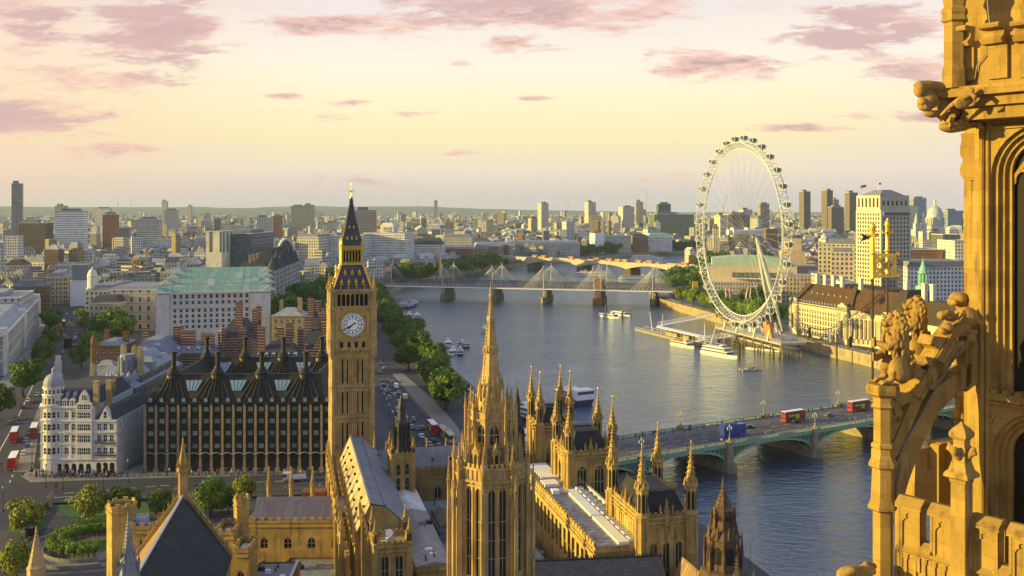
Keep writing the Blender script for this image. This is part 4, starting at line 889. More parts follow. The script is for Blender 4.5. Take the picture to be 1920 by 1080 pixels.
for o in list(COL.objects):
 if o.parent is None and o.name.split('.')[0]in('inner_court_roof','grey_flat_roof','court_roof','annex','low_range','commons_roof'):
  w=next((c for c in o.children if c.name.startswith('wall')),None)
  if not w:continue
  bb=[Vector(c)for c in w.bound_box];x0,x1,y0,y1,zt=min(p.x for p in bb),max(p.x for p in bb),min(p.y for p in bb),max(p.y for p in bb),max(p.z for p in bb)
  for k in range(7):
   q=MB();x,y,s=crng.uniform(x0+1,x1-1),crng.uniform(y0+1.5,y1-1.5),crng.uniform(.4,1.1);z=zt-.3 if not o.name.startswith('commons')else zt+.1
   if k%3==2:q.tube([(x,y,z),(x,y,z+.8),(x+.2,y+2.5,z+.8),(x+.2,y+2.5,z)],.16,6);q.build('duct',IRON,o)
   else:q.cbox(x,y,z,s*1.4,s,s*crng.uniform(.6,1.3));q.cbox(x,y,z,s*1.6,s*1.2,.15);q.build('roof_unit',crng.choice((WHITEP,LEADW,IRON)),o)
# west side streets
def striped(name,base,band,step=1.25,frac=.3):
 if name in MATS:return MATS[name]
 m=bpy.data.materials.new(name);m.use_nodes=True;nt=m.node_tree;g=N(nt);b=nt.nodes['Principled BSDF']
 sp=g.new('SeparateXYZ');g.put(sp.inputs[0],g.new('TexCoord').outputs['Object']);n=g.noise(g.new('TexCoord').outputs['Object'],.4,4,.6)
 f=g.m('LESS_THAN',g.m('FRACT',g.m('DIVIDE',sp.outputs[2],step)),frac)
 c=g.mix(f,g.mix(n,tuple(x*.7 for x in base),tuple(x*1.3 for x in base)),band);g.put(b.inputs['Base Color'],c);b.inputs['Roughness'].default_value=.9
 MATS[name]=m;return m
STRIPE=striped('striped_brick',(.15,.048,.032),(.36,.31,.25))
WHITEST=mat('white_stone',(.60,.585,.54),.85,.12,.3,.12,3,dirt=(.30,.29,.27),streak=.45)
LEADP=paved('pale_lead_roof',(.30,.325,.37),'stack',1.0,.5,.12,(.15,.165,.19),.05,1.0,6)
BLUELEAD=paved('blue_lead_roof',(.21,.235,.30),'stack',1.0,.5,.15,(.11,.12,.16),.05,1.1,5)
BRONZE=mat('dark_bronze',(.012,.010,.009),.5,.3,.4,spec=.3)
def corner_building():
 Y=330.0;x0,x1,x2=XW(76,Y),XW(176,Y),XW(219,Y);z=lambda py:ZW(py,Y)
 t=T('corner_building','white ornate corner building with pale domed corner turret and many sash windows','building',(x0,Y,0),0)
 w1,w2,D=x1-x0,x2-x0,34;m=MB()
 rows=[(z(851),z(839.5)),(z(828),z(815.5)),(z(806),z(795)),(z(783),z(773))]
 cs=cols(w1,6,1.35,2.6,.6);cr=[(w1+a,w1+b)for a,b in cols(w2-w1,3,1.25,.7)]
 ops1=grid(cs,rows);opsg=[(a,b,.3,z(869))for a,b in cols(w1,6,1.7,2.6,.6)]
 def face(p,q,zt,ops,og):
  m.wallgrid(p,q,5.0,zt,ops,.3,0);m.wallgrid(p,q,0,5.0,og,.5,0,'r')
  win(t,p,q,ops,.3,None,2,1,WHITEP,limit=100);win(t,p,q,og,.5,'r',2,1,BLACKP,name='arched_window')
 zt=z(763)
 face((0,0),(w1,0),zt,ops1,opsg)
 opr=grid([(a-w1,b-w1)for a,b in cr],rows[:3]);face((w1,.0),(w2,.0),z(787),opr,[(a,b,.3,z(867))for a,b in cols(w2-w1,3,1.7,.5)])
 side=grid(cols(D,9,1.3,1.5),rows);face((0,D),(0,0),zt,side,[(a,b,.3,z(869))for a,b in cols(D,9,1.7,1.5)])
 m.wallgrid((w2,0),(w2,D),0,z(787),grid(cols(D,8,1.3,1),rows[:3]),.3);win(t,(w2,0),(w2,D),grid(cols(D,8,1.3,1),rows[:3]),.3,None,2,1,WHITEP)
 m.wall((w1,0),(w1,D),z(787),zt);m.wall((w2,D),(0,D),0,z(787));m.face([(0,0,zt),(w1,0,zt),(w1,D,zt),(0,D,zt)]);m.face([(w1,0,z(787)),(w2,0,z(787)),(w2,D,z(787)),(w1,D,z(787))])
 for zb,h,pr in((5.1,.5,.5),(z(832),.4,.4),(z(810),.45,.5),(z(789),.5,.6),(zt,.6,.9)):
  m.beam((-.1,-.1,zb),(w2 if zb<z(786)else w1,-.1,zb),pr,h);m.beam((-.1,D,zb),(-.1,0,zb),pr,h)
 for a,b in cs:
  for zb in(rows[1][1]+.25,rows[2][1]+.25):m.beam((a-.2,-.12,zb),(b+.2,-.12,zb),.35,.3)
 for k in range(5):m.beam((w1*(.17+.2*k),-.08,5),(w1*(.17+.2*k),-.08,zt),.45,.3)
 m.build('wall',WHITEST,t)
 g=MB();gx0,gx1=w1-5.9,w1-.5
 g.box(gx0,gx1,-.55,2,5,z(769));g.slab([(gx0,-.5,z(769)),(gx1,-.5,z(769)),(gx1,-.5,z(757)),(gx1-1,-.5,z(753)),(gx1-1.2,-.5,z(744)),((gx0+gx1)/2+.8,-.5,z(736)),((gx0+gx1)/2,-.5,z(731)),((gx0+gx1)/2-.8,-.5,z(736)),(gx0+1.2,-.5,z(744)),(gx0+1,-.5,z(753)),(gx0,-.5,z(757))],(0,1.2,0))
 for zz in(z(769),z(790),z(812)):g.box(gx0-.15,gx1+.15,-.75,-.4,zz,zz+.4)
 gb=g.build('gable_bay',WHITEST,t)
 for zr in rows+[(z(767),z(758)),(z(749),z(741))]:
  for i in range(3 if zr[0]<z(760)else 1):
   xx=gx0+1.25+1.45*i if zr[0]<z(760)else(gx0+gx1)/2;link('window',window_mesh(1.15,zr[1]-zr[0],None,2,1,WHITEP,DKGLASS),gb,(xx,-.57,zr[0]))
 xm=(w1+w2)/2;g=MB();g.slab([(xm-2.1,-.3,z(787)),(xm+2.1,-.3,z(787)),(xm+1.3,-.3,z(778)),(xm+.7,-.3,z(770)),(xm,-.3,z(763)),(xm-.7,-.3,z(770)),(xm-1.3,-.3,z(778))],(0,2.5,0));gb=g.build('dormer_gable',WHITEST,t)
 link('window',window_mesh(.9,2.0,'r',1,1,WHITEP,DKGLASS),gb,(xm,-.33,z(783)))
 for zz in(z(829.5),z(852.5)):
  b=MB();b.box(w1+.4,w2-.4,-.9,0,zz-.15,zz);[b.beam((w1+.5+.24*k,-.85,zz),(w1+.5+.24*k,-.85,zz+.9),.05,.05)for k in range(31)];b.box(w1+.4,w2-.4,-.9,-.8,zz+.9,zz+.97);b.build('balcony',BLACKP,t)
 r=MB();r.hip(.3,w1-.3,.4,D-.3,zt+.3,z(735),2.6);r.hip(w1+.1,w2-.2,.5,D-.3,z(787)+.1,z(768),2.4);rf=r.build('roof',SLATE,t)
 for i,px in enumerate((107,120.5,134)):
  d=MB();x=XW(px,Y)-x0;d.box(-.85,.85,-.3,2.5,0,2.0);d.gable(-1.0,1.0,-.45,2.5,2.0,2.9,'y');o=d.build('dormer',WHITEST,rf,(x,.5,zt+.1));link('window',window_mesh(1.0,1.6,None,2,1,WHITEP,DKGLASS),o,(0,-.32,.2))
 for px in(122,135.5):d=MB();x=XW(px,Y)-x0;d.box(-.55,.55,-.2,1.6,0,1.2);d.gable(-.7,.7,-.3,1.6,1.2,1.8,'y');d.build('dormer',LEADP,rf,(x,2.0,z(746)))
 for px,y,h in((176,2,9),(184,9,8),(165,20,6)):c=MB();x=XW(px,Y)-x0;c.box(-.9,.9,-.6,.6,0,h);c.box(-1.05,1.05,-.75,.75,h,h+.4);c.build('chimney',STONE_P,t,(x,y,zt-1))
 c=MB();rr=3.7;cx,cy=3.0,3.0
 c.lathe(cx,cy,[(rr,0),(rr,5),(rr+.3,5.2),(rr+.3,5.6),(rr,5.7),(rr,z(789)),(rr+.4,z(788)),(rr+.4,z(786)),(rr,z(785)),(rr,zt),(rr+.5,zt+.2),(rr+.5,zt+.7),(rr-.3,zt+.9),(rr-.3,z(744)),(rr,z(743)),(rr,z(741)),(rr-.5,z(740)),(rr-.5,z(730)),(rr-.1,z(729)),(rr-.1,z(727))],16)
 tu=c.build('corner_turret',WHITEST,t)
 for i in range(7):
  a=R(200+24*i)
  for zr in rows+[(z(759),z(747)),(z(739),z(732))]:
   rw=rr if zr[0]<z(760)else rr-.35;rw-=.15 if zr[0]>z(741)else 0;link('window',window_mesh(.95 if zr[0]<z(760)else .7,zr[1]-zr[0],None,1,1,WHITEP,DKGLASS),tu,(cx+(rw+.0)*math.cos(a),cy+(rw+.0)*math.sin(a),zr[0]),a+R(90))
 d=MB();R0=3.35;zz=z(727);hh=z(703)-zz
 d.lathe(cx,cy,[(R0,zz)]+[(R0*math.cos(k*.17)**.8,zz+hh*math.sin(k*.17))for k in range(1,9)]+[(.6,zz+hh),(.6,zz+hh+1.2),(.8,zz+hh+1.3),(.3,zz+hh+1.9),(.12,zz+hh+2.2),(.02,z(689))],16);d.build('dome',LEADP,t,smooth=False)
corner_building()
def lead_roof_block():
 Y=366.0;x0,x1=XW(150,Y),XW(250,Y);t=T('lead_roofed_block','block of jumbled blue grey lead roofs and little conical turrets behind the white corner building','building',((x0+x1)/2,Y+30,0),R(2));w=x1-x0;h=w/2
 m=MB();fa=facade('dark_street_wall',(.17,.155,.14),2.6,3.6,1.1,2.0);m.box(-h,h,-30,28,0,22);m.box(-h+2,h-1,-22,20,22,25.5);m.build('wall',fa,t)
 r=MB();r.hip(-h+.3,h-.3,-29.7,27.7,22.05,25,3.5);r.hip(-h+2,h-1,-22,20,25.5,28.5,3);r.hip(-h+5,-h+14,-10,15,28.5,31,2.5);r.gable(-2,6,-8,14,28,31.5,'y');rf=r.build('roof',LEADP,t)
 z=lambda py:ZW(py,Y-10)
 for i,(px,dy)in enumerate(((192,-27),(200,-28.5),(213,-29),(222,-28),(229,-26),(205,-25),(233,-22))):
  c=MB();c.frust(0,0,8,1.7,19,1.7,24.2);c.frust(0,0,8,2.0,24.2,.05,27.8);[c.beam((1.72*math.cos(R(45*k)),1.72*math.sin(R(45*k)),20),(1.72*math.cos(R(45*k)),1.72*math.sin(R(45*k)),24),.3,.2)for k in range(8)];c.build('turret',LEADP,t,(XW(px,Y)-(x0+x1)/2,dy,0))
 c=MB();c.lathe(0,0,[(3.4,22),(3.4,31),(3.1,31.4),(2.6,33.2),(2.5,33.2)],14);[c.beam((3.45*math.cos(R(25.7*k)),3.45*math.sin(R(25.7*k)),24),(3.45*math.cos(R(25.7*k)),3.45*math.sin(R(25.7*k)),32.5),.35,.3)for k in range(14)];c.build('ribbed_drum',BLUELEAD,t,(XW(214,Y)-(x0+x1)/2,-19,0))
 for x,y,s in((-6,-16,3),(3,8,3.5),(7,-8,2.5),(-4,18,3)):c=MB();c.box(-s,s,-s*.7,s*.7,25,28.6);c.hip(-s-.3,s+.3,-s*.7-.3,s*.7+.3,28.6,30.5,s*.6);c.build('roof_pavilion',LEADP,t,(x,y,0))
 for x,y,hh in((h-2,-20,35),(h-9,-6,34),(-h+3,4,33),(-h+2,-25,30)):c=MB();c.box(-.8,.8,-1.4,1.4,20,hh);[c.lathe(0,-.9+.6*k,[(.22,hh),(.22,hh+.8)],6)for k in range(4)];c.build('chimney',STONE_P,t,(x,y,0))
lead_roof_block()
def dark_office():
 Y=333.0;x0,x1=XW(272,Y),XW(272,Y)+3.71*17;t=T('dark_office_block','dark bronze office block with sandstone piers, ribbed roof and tall black chimneys','office block',(x0,Y,0),R(1.2));L=x1-x0;D=52
 z=lambda py:ZW(py,Y);sand=mat('sandstone_pier',(.27,.20,.135),.85,.18,.5,.1,4);m=MB();ze=23.2
 m.box(.5,L-.5,.5,14,0,ze-.4);m.box(.5,14,14,D,0,ze-.4);m.box(.5,L-.5,D-14,D,0,ze-.4);m.box(L-14,L-.5,14,D-14,0,ze-.4)
 lv=[5.9,10.2,14.3,18.3,22.4]
 for zz in lv:m.box(.2,L-.2,.1,.5,zz-.25,zz+.2)
 m.build('wall',BRONZE,t)
 blind=mat('blind_glass',(.15,.20,.18),.3,.25,.9,spec=.5,rnd=.35)
 pane={}
 for k in range(17):
  for f,zz in enumerate(lv[:-1]+[0]):
   key='g' if zz==0 else 'u'
   if key not in pane:
    w=MB()
    if key=='u':w.box(-1.15,1.15,0,.16,.2,3.9,1);w.box(-.8,.8,-.06,0,2.0,3.5,0);w.box(-1.2,1.2,-.12,-.06,.7,.85,1);w.box(-1.2,1.2,-.12,-.06,1.5,1.6,1)
    else:w.box(-1.25,1.25,0,.16,.3,5.2,1);w.box(-.9,.9,-.05,0,.3,3.4,2)
    pane[key]=w.mesh('window',[blind,BRONZE,DKGLASS])
   link('window',pane[key],t,(1.85+3.71*k,.3,zz))
 for k in range(12):
  for zz in lv[:-1]:
   if k<4:link('window',pane['u'],t,(.3,4+3.9*k,zz),R(-90))
 pm=MB();pm.box(-.42,.42,-.35,.35,0,ze-.9);
 for zz in lv:pm.cbox(0,-.38,zz-.35,.6,.3,.7)
 pm.box(-.75,.75,-.8,.3,0,1.3);pier=pm.mesh('pier',sand);nm=MB()
 for k in range(18):link('pier',pier,t,(3.71*k,.1,0))
 for k in range(1,13):link('pier',pier,t,(.1,4.0*k,0),R(-90))
 cn=MB()
 for k in range(17):
  pts=[(3.71*k+3.71*i/8,-.9,5.9+.75*math.sin(math.pi*i/8))for i in range(9)];cn.tube(pts,.11,5)
 cn.build('canopy_edge',mat('canopy_metal',(.42,.40,.37),.4,.1,1),t)
 rib=paved('ribbed_bronze_roof',(.030,.027,.026),'stack',1.0,.6,.2,(.02,.018,.017),.05,.9,1.1)
 r=MB();zr=31.6
 def wing(y0,y1,x0,x1):
  ym=(y0+y1)/2;r.hip(x0,x1,y0,y1,ze,zr,5.5,0,None,(y1-y0)/2-.6)
 wing(-.3,14.3,-.3,L+.3);wing(D-14.3,D+.3,-.3,L+.3);r.hip(-.31,14,8,D-8,ze,zr,6.6,0,None,.1);r.hip(L-14,L+.31,8,D-8,ze,zr,6.6,0,None,.1)
 r.box(14,L-14,14,D-14,0,25);rf=r.build('roof',rib,t)
 rb=MB()
 for k in range(4):
  xc=7.4+15.1*k
  for j in range(-3,4):
   if 0<xc+j*3.0<L:
    for y0,y1 in((-.2,6.0),(D-14.2,D-8)):rb.beam((xc+j*1.95*(1.1 if y0<0 else 1),y0,ze+.1),(xc+j*.55,y1,zr+.05),.6,.45)
 for y in(7.0,D-7):rb.beam((5,y,zr+.1),(L-5,y,zr+.1),1.1,.4)
 for y in(-.25,D-14.25):rb.beam((0,y,ze),(L,y,ze),.5,.5)
 rb.build('roof_rib',BRONZE,rf)
 gl=mat('sky_lit_glass',(.16,.27,.36),.08,.1,.5,spec=.8)
 for y0,y1 in((-.3,6.4),(D-14.3,D-7.6)):
  for k in range(3):
   xc=7.4+15.1*(k+.5);dz=zr-ze;q=MB();f0,f1=.42,.8
   pp=lambda u,f:(u,y0+(y1-y0)*f-.14,ze+dz*f+.14);q.face([pp(-1.5,f0),pp(1.5,f0),pp(3.0,f1),pp(-3.0,f1)],0)
   for i in range(5):a=-1+.5*i;q.beam(pp(a*1.5,f0),pp(a*3.0,f1),.12,.12,1)
   q.build('skylight',[gl,BRONZE],rf,(xc,0,0))
 for k in range(17):
  q=MB();q.box(-.75,.75,-.35,1.6,0,1.6,1);q.box(-.6,.6,-.4,-.34,.2,1.5,0);q.build('roof_window',[gl,BRONZE],rf,(1.85+3.71*k,.1,ze+.2))
 ch=MB();ch.lathe(0,0,[(2.6,zr-1.2),(2.4,zr),(2.1,zr+.3),(2.5,zr+.5),(1.1,zr+2.6),(.95,zr+3.0),(.75,zr+3.1),(.75,zr+7.0),(1.1,zr+7.2),(1.1,zr+7.9),(.8,zr+8.0)],14);cm=ch.mesh('chimney',BRONZE)
 for k in range(4):link('chimney',cm,t,(7.4+15.1*k,7.0,0));link('chimney',cm,t,(7.9+14.6*k,D-7,0))
dark_office()
def brick_house(label,px0,px1,Y,dep,zw,zr,chims,rot=0.0,roof=BLUELEAD,gables=(),turret_at=(),wallm=None,name='brick_house',dorm=0):
 x0,x1=XW(px0,Y),XW(px1,Y);t=T(name,label,'building',((x0+x1)/2,Y+dep/2,0),rot);h=(x1-x0)/2;d=dep/2;m=MB();wm=wallm or STRIPE
 n=max(2,int(2*h/3.2));rows=[(zw-4-3.8*k,zw-1.9-3.8*k)for k in range(3)if zw-4-3.8*k>2];ops=grid(cols(2*h,n,1.2,.8),rows)
 m.wallgrid((-h,-d),(h,-d),0,zw,ops,.25);m.wall((h,-d),(h,d),0,zw);m.wall((h,d),(-h,d),0,zw);m.wall((-h,d),(-h,-d),0,zw);m.beam((-h,-d,zw),(h,-d,zw),.7,.5);m.beam((-h,-d,zw),(-h,d,zw),.7,.5)
 for gx,gw,gh in gables:m.slab([(gx-gw,-d-.2,zw-.2),(gx+gw,-d-.2,zw-.2),(gx+gw*.55,-d-.2,zw+gh*.5),(gx,-d-.2,zw+gh),(gx-gw*.55,-d-.2,zw+gh*.5)],(0,1.0,0))
 m.build('wall',wm,t);win(t,(-h,-d),(h,-d),ops,.25,None,2,1,WHITEP)
 r=MB();r.hip(-h-.2,h+.2,-d-.2,d+.2,zw+.02,zr,min(h,d)*.72);rf=r.build('roof',roof,t)
 for k in range(dorm):q=MB();x=-h+2*h*(k+.7)/(dorm+.4);q.box(-.6,.6,-.3,2,0,1.5);q.box(-.45,.45,-.34,-.28,.25,1.35,1);q.gable(-.75,.75,-.4,2,1.5,2.1,'y');q.build('dormer',[WHITEP,DKGLASS],rf,(x,-d+1.0,zw+.9))
 for(cx,cy,cw,ct)in chims:q=MB();q.box(-cw,cw,-.75,.75,zw-1,ct);q.box(-cw-.2,cw+.2,-.95,.95,ct,ct+.5);[q.lathe(-cw+.5+k*.9,0,[(.25,ct+.5),(.2,ct+1.3)],6)for k in range(max(1,int(2*cw/.9)))];q.build('chimney',STRIPE if wm is STRIPE else wm,t,(cx,cy,0))
 for(cx,cy,cr,cz)in turret_at:q=MB();q.lathe(cx,cy,[(cr,0),(cr,cz),(cr+.3,cz+.2),(cr+.1,cz+.6),(cr*.85,cz+1.8),(cr*.5,cz+2.9),(.25,cz+3.5),(.2,cz+4.5),(.02,cz+5.2)],10,0);q.build('turret',wm,t)
 return t
brick_house('tall red brick gable end with white stone stripes beside the dark office',240,276,402,12,26.5,29,[(-2,0,1.6,31)],R(3),dorm=0)
brick_house('brick and stone house with pale gables and terrace behind the lead roofs',170,228,428,18,29,31,[(-4,2,1.0,34),(5,0,1.2,33.5)],R(3),wallm=mat('brown_brick',(.15,.085,.05),.9,.25,.5),gables=[(-5,2,3.5)],turret_at=[(-6.5,-7,1.2,30)])
brick_house('wide block under blue hipped lead roofs between striped gable and trees',226,312,432,34,22,30,[(-7,6,1.2,33),(6,9,1.3,33.5)],R(4),dorm=3)
brick_house('low striped brick range with two broad chimneys behind the dark office',318,400,452,16,22,27,[(-3,-4,3.2,31.5),(6,-4,3,30),(-8,2,1.1,33)],R(2),dorm=4)
brick_house('red striped mansion with pale baroque gable and round domed turret',408,470,462,20,27.5,36,[(1,-6,1.6,44),(7.5,-2,1.2,40),(8,4,1.2,41)],R(2),roof=SLATE,gables=[(3.2,2.6,8)],turret_at=[(-5.8,-10,1.9,29.5)])
brick_house('long slate roofed brick range with a row of white dormers and striped stacks',474,560,425,18,23.5,30.5,[(-7.2,-5,1.5,36.5),(0,0,1.4,36),(4.5,-3,1.5,38),(8.5,2,1.3,35)],R(2),roof=SLATE,dorm=6)
brick_house('brick range with pale sunlit gables beside the clock tower',556,614,450,18,24,33,[(-3,-4,1.6,38),(3,-3,1.3,40),(5.5,-6,1.8,36)],R(2),roof=SLATE,gables=[(-5,2.6,6),(2,2.2,5)],dorm=2)
brick_house('pale stone mansion with light roof below the garden trees',508,568,560,18,27,31,[(6,-3,1.2,36),(-6,4,1,34)],R(2),roof=LEADP,wallm=STONE_P,name='stone_mansion')
brick_house('second striped stack house rising behind the white mansion',572,613,520,16,27,33,[(-3.5,-5,1.6,40),(0,-3,1.5,38.5),(4,-5,1.8,35)],R(2),roof=SLATE)
def ministry():
 Y=560.0;x0,x1=XW(292,Y),XW(503,Y);t=T('ministry_block','huge white stone office block with four parallel green copper roofs','office block',(x0,Y,0),R(14.5));L=(x1-x0)*.99;z=lambda py:ZW(py,Y)
 m=MB();zt=z(549);up=[(z(572),z(566)),(z(561),z(554))];lo=[(z(587+10.2*k),z(581+10.2*k))for k in range(4)]
 cs=[(XW(326+10.9*k,Y)-x0-.75,XW(326+10.9*k,Y)-x0+.75)for k in range(13)]
 ops=grid(cs,lo+up);m.wallgrid((0,0),(L,0),0,zt,ops,.5);win(t,(0,0),(L,0),ops,.5,None,1,1,WHITEST,limit=100)
 m.wall((L,0),(L,190),0,zt-3);m.wall((0,190),(0,0),0,zt-3);m.face([(0,0,zt-1),(L,0,zt-1),(L,190,zt-4),(0,190,zt-4)])
 for k in range(14):m.beam((XW(320.5+10.9*k,Y)-x0,-.25,z(577)),(XW(320.5+10.9*k,Y)-x0,-.25,z(552)),.8,.6)
 for zz,pr,a,b in((z(550),1.6,0,L),(z(578),.8,0,L),(z(552),1.2,0,L)):m.beam((a,-.2,zz),(b,-.2,zz),pr,.8)
 m.box(0,7.5,-.8,3,0,zt);m.box(L-11.5,L,-.8,3,0,zt)
 m.build('wall',WHITEST,t)
 cop=paved('copper_green_roof',(.24,.40,.31),'stack',1.0,.6,.16,(.14,.27,.20),.05,1.6,12)
 for k in range(4):
  y=6+54*k-(1 if k==0 else 0);r=MB();r.gable(-.5,L+.5,y-3.5,y+8,zt-.3 if k==0 else 40.5,43.4+.25*k,'x',0,1);r.box(0,L,y-3,y+7.5,30,40.4,1)
  for s in(0,1):xx=1 if s==0 else L-1;r.gable(xx-4.5,xx+4.5,y-4.6,y+6,zt-.1 if k==0 else 40.7,43.0+.25*k,'y',0,1)
  r.build('copper_roof',[cop,WHITEST],t)
 for x,y in((12,9),(40,9),(28,50),(55,60),(20,64),(44,110)):q=MB();q.box(-2,2,-1.5,1.5,39,43.5);q.build('roof_plant',WHITEST,t,(x,y,0))
ministry()
def office(name,label,px0,px1,Y,dep,py_top,wallm,roofm=None,rot=0.0,cap=None,mans=0.0,setb=(),cat='building',ground=0.0,chims=0):
 """Plain block with pattern windows, a roof edge, optional mansard, set-back tops and plant."""
 x0,x1=XW(px0,Y),XW(px1,Y);t=T(name,label,cat,((x0+x1)/2,Y+dep/2,0),rot);h,d=(x1-x0)/2,dep/2;zt=ZW(py_top,Y);zw=zt-mans
 m=MB();m.box(-h,h,-d,d,ground,zw,0,0);m.build('wall',wallm,t);c=MB()
 for p,q in(((-h,-d),(h,-d)),((h,-d),(h,d)),((h,d),(-h,d)),((-h,d),(-h,-d))):c.beam((*p,zw),(*q,zw),.8,.6)
 c.build('cornice',cap or WHITEST,t)
 r=MB();rm=roofm or LEADW
 if mans:r.hip(-h+.3,h-.3,-d+.3,d-.3,zw+.3,zt,min(mans*.7,h*.6))
 else:r.box(-h+.4,h-.4,-d+.4,d-.4,zw,zw+.12)
 for(a,b,e,f,hh)in setb:r.box(-h+2*h*a,-h+2*h*b,-d+2*d*e,-d+2*d*f,zt-.5,zt+hh)
 rf=r.build('roof',rm,t)
 for k in range(chims):q=MB();q.box(-.8,.8,-.5,.5,zt-2,zt+2.2);q.build('chimney',wallm,rf,(-h+2*h*(k+.5)/chims,d*.2,0))
 return t
F_CREAM=facade('cream_office_wall',(.55,.52,.44),3.2,3.6,1.5,1.9);F_WHITE=facade('white_office_wall',(.66,.655,.63),3.0,3.4,1.4,1.8)
F_GREY=facade('grey_stone_wall',(.36,.35,.33),3.0,4.0,1.2,2.2);F_TAN=facade('tan_stone_wall',(.40,.34,.25),3.2,4.0,1.3,2.2)
F_BAND=facade('banded_office_wall',(.46,.46,.44),40,3.6,39.6,1.5,(.13,.135,.14));F_RED=facade('red_brick_wall',(.26,.10,.06),3,3.5,1.3,1.8);F_DARK=facade('dark_glass_wall',(.10,.11,.12),2.4,3.4,1.9,2.4,(.06,.08,.10))
F_PINK=facade('pinkish_stone_wall',(.42,.33,.27),3.2,3.7,1.4,1.9)
F_CLASS=facade('classical_grey_wall',(.44,.43,.41),4.0,5.2,1.5,3.0,ledge=(.36,.35,.33))
def treasury():
 a,b=gp(6,704),gp(73,612);d=(b-a);L=d.length;t=T('government_range','long grey classical government range with lead roofs along the tree lined avenue','building',a,math.atan2(d.y,d.x)-R(90))
 m=MB();rows=[(2.5,6),(8.5,12),(14,17)];ops=grid(cols(L,28,1.9,4),rows);m.wallgrid((0,0),(0,L),0,21,ops,.5)if False else None
 m.box(-70,0,0,L,0,21);m.build('wall',F_CLASS,t)
 c=MB()
 for zz,p in((21,1.6),(7.5,.8),(13.5,.6)):c.beam((.2,0,zz),(.2,L,zz),p,.9);c.beam((-70,-.2,zz),(0,-.2,zz),p,.9)
 for k in range(29):c.beam((.3,L*k/28,7.5),(.3,L*k/28,20.6),.9,.6)
 for y0 in(0,L*.45,L-14):c.box(-6,1.2,y0,y0+14,0,21.2);c.box(-3,1.0,y0+3,y0+11,21.2,24.5)
 c.build('cornice',WHITEST,t)
 r=MB();r.hip(-24,-1,1,L-1,21.4,26,6);r.hip(-69,-42,1,L-1,21.4,26.5,6);r.hip(-45,-22,20,60,21,25,5);r.hip(-45,-22,L-50,L-10,21,25,5);rf=r.build('roof',LEADP,t)
 for k in range(9):q=MB();q.box(-1,1,-1.8,1.8,22,29.5);q.box(-1.2,1.2,-2,2,29.5,30);q.build('chimney',STONE_P,rf,(-12-(k%3)*20,10+k*L/9.5,0))
treasury()
office('government_block','grey stone block with flat roofs at the near end of the avenue',-60,4,640,60,560,F_CLASS,LEADP,R(18),setb=((.1,.5,.2,.8,3),))
office('terrace_block','tan stone terrace on the west side of the street beyond the trees',66,98,900,70,512,F_TAN,LEADW,R(18),mans=4,chims=3)
office('stone_block','honey coloured stone front catching sun at the street bend',99,121,905,60,516,F_TAN,LEADW,R(14))
t=office('wrapped_block','building wrapped in white scaffold sheeting with a square top',121,153,880,50,527,mat('white_sheeting',(.72,.73,.74),.7,.08,.1),None,R(12),setb=((.05,.9,.1,.6,14),),cap=WHITEP)
def domed(label,px0,px1,Y,dep,py,wallm,dpx,dpy,rot=0):
 t=office('domed_building',label,px0,px1,Y,dep,py,wallm,LEADW,rot,mans=4,chims=3)
 zt=ZW(py,Y);x=XW(dpx,Y)-(XW(px0,Y)+XW(px1,Y))/2;h=ZW(dpy,Y)-zt;q=MB();r=4.2
 q.lathe(x,-dep/2+5,[(r,zt-14),(r,zt-2),(r*1.15,zt-1.7),(r*.85,zt-1.4),(r*.85,zt+h*.45),(r,zt+h*.48),(r*.86,zt+h*.52),(r*.75,zt+h*.68),(r*.45,zt+h*.82),(.5,zt+h*.88),(.4,zt+h*.97),(.02,zt+h)],10);q.build('cupola',WHITEST,t)
domed('cream baroque office with a white domed cupola at its corner',154,205,745,60,536,F_CREAM,163,500,R(5))
office('palace_block','grey Renaissance block with blue roof between trees and white ministry',205,288,705,50,538,facade('grey_renaissance_wall',(.40,.36,.30),6,6.5,1.6,3.4,ledge=(.3,.27,.22)),BLUELEAD,R(2),mans=2)
office('pavilion_house','small stone house with a dark hipped roof above the avenue trees',166,222,690,30,555,F_TAN,SLATE,R(3),mans=5)
def chateau():
 a,b=Vector((XW(508,790),790,0)),Vector((XW(557,935),935,0));d=b-a;L=d.length;t=T('chateau_block','long grey river facing block with steep chateau roofs and pointed turrets','building',(a.x,a.y,0),math.atan2(d.y,d.x)-R(90));m=MB();m.box(-30,0,0,L,0,36);m.build('wall',facade('grey_chateau_wall',(.42,.40,.37),3.4,3.8,1.5,2.2,ledge=(.32,.31,.29)),t)
 r=MB();r.hip(-30,0,0,L,36,44,7);rf=r.build('roof',SLATE,t)
 for k in range(7):
  y=L*(k+.3)/7;q=MB();q.frust(0,y,8,4.2,0,4.2,38,1);q.frust(0,y,8,4.6,38,.1,38+11+(k%2)*5,0);q.box(-14,-3,y+8,y+16,34,43,1);q.hip(-14.5,-2.5,y+7.5,y+16.5,43,53,4,0);q.build('turret',[SLATE,F_GREY],t)
 for k in range(9):q=MB();q.box(-1,1,-1.6,1.6,40,50);q.build('chimney',STONE_P,rf,(-18,L*(k+.5)/9,0))
chateau()
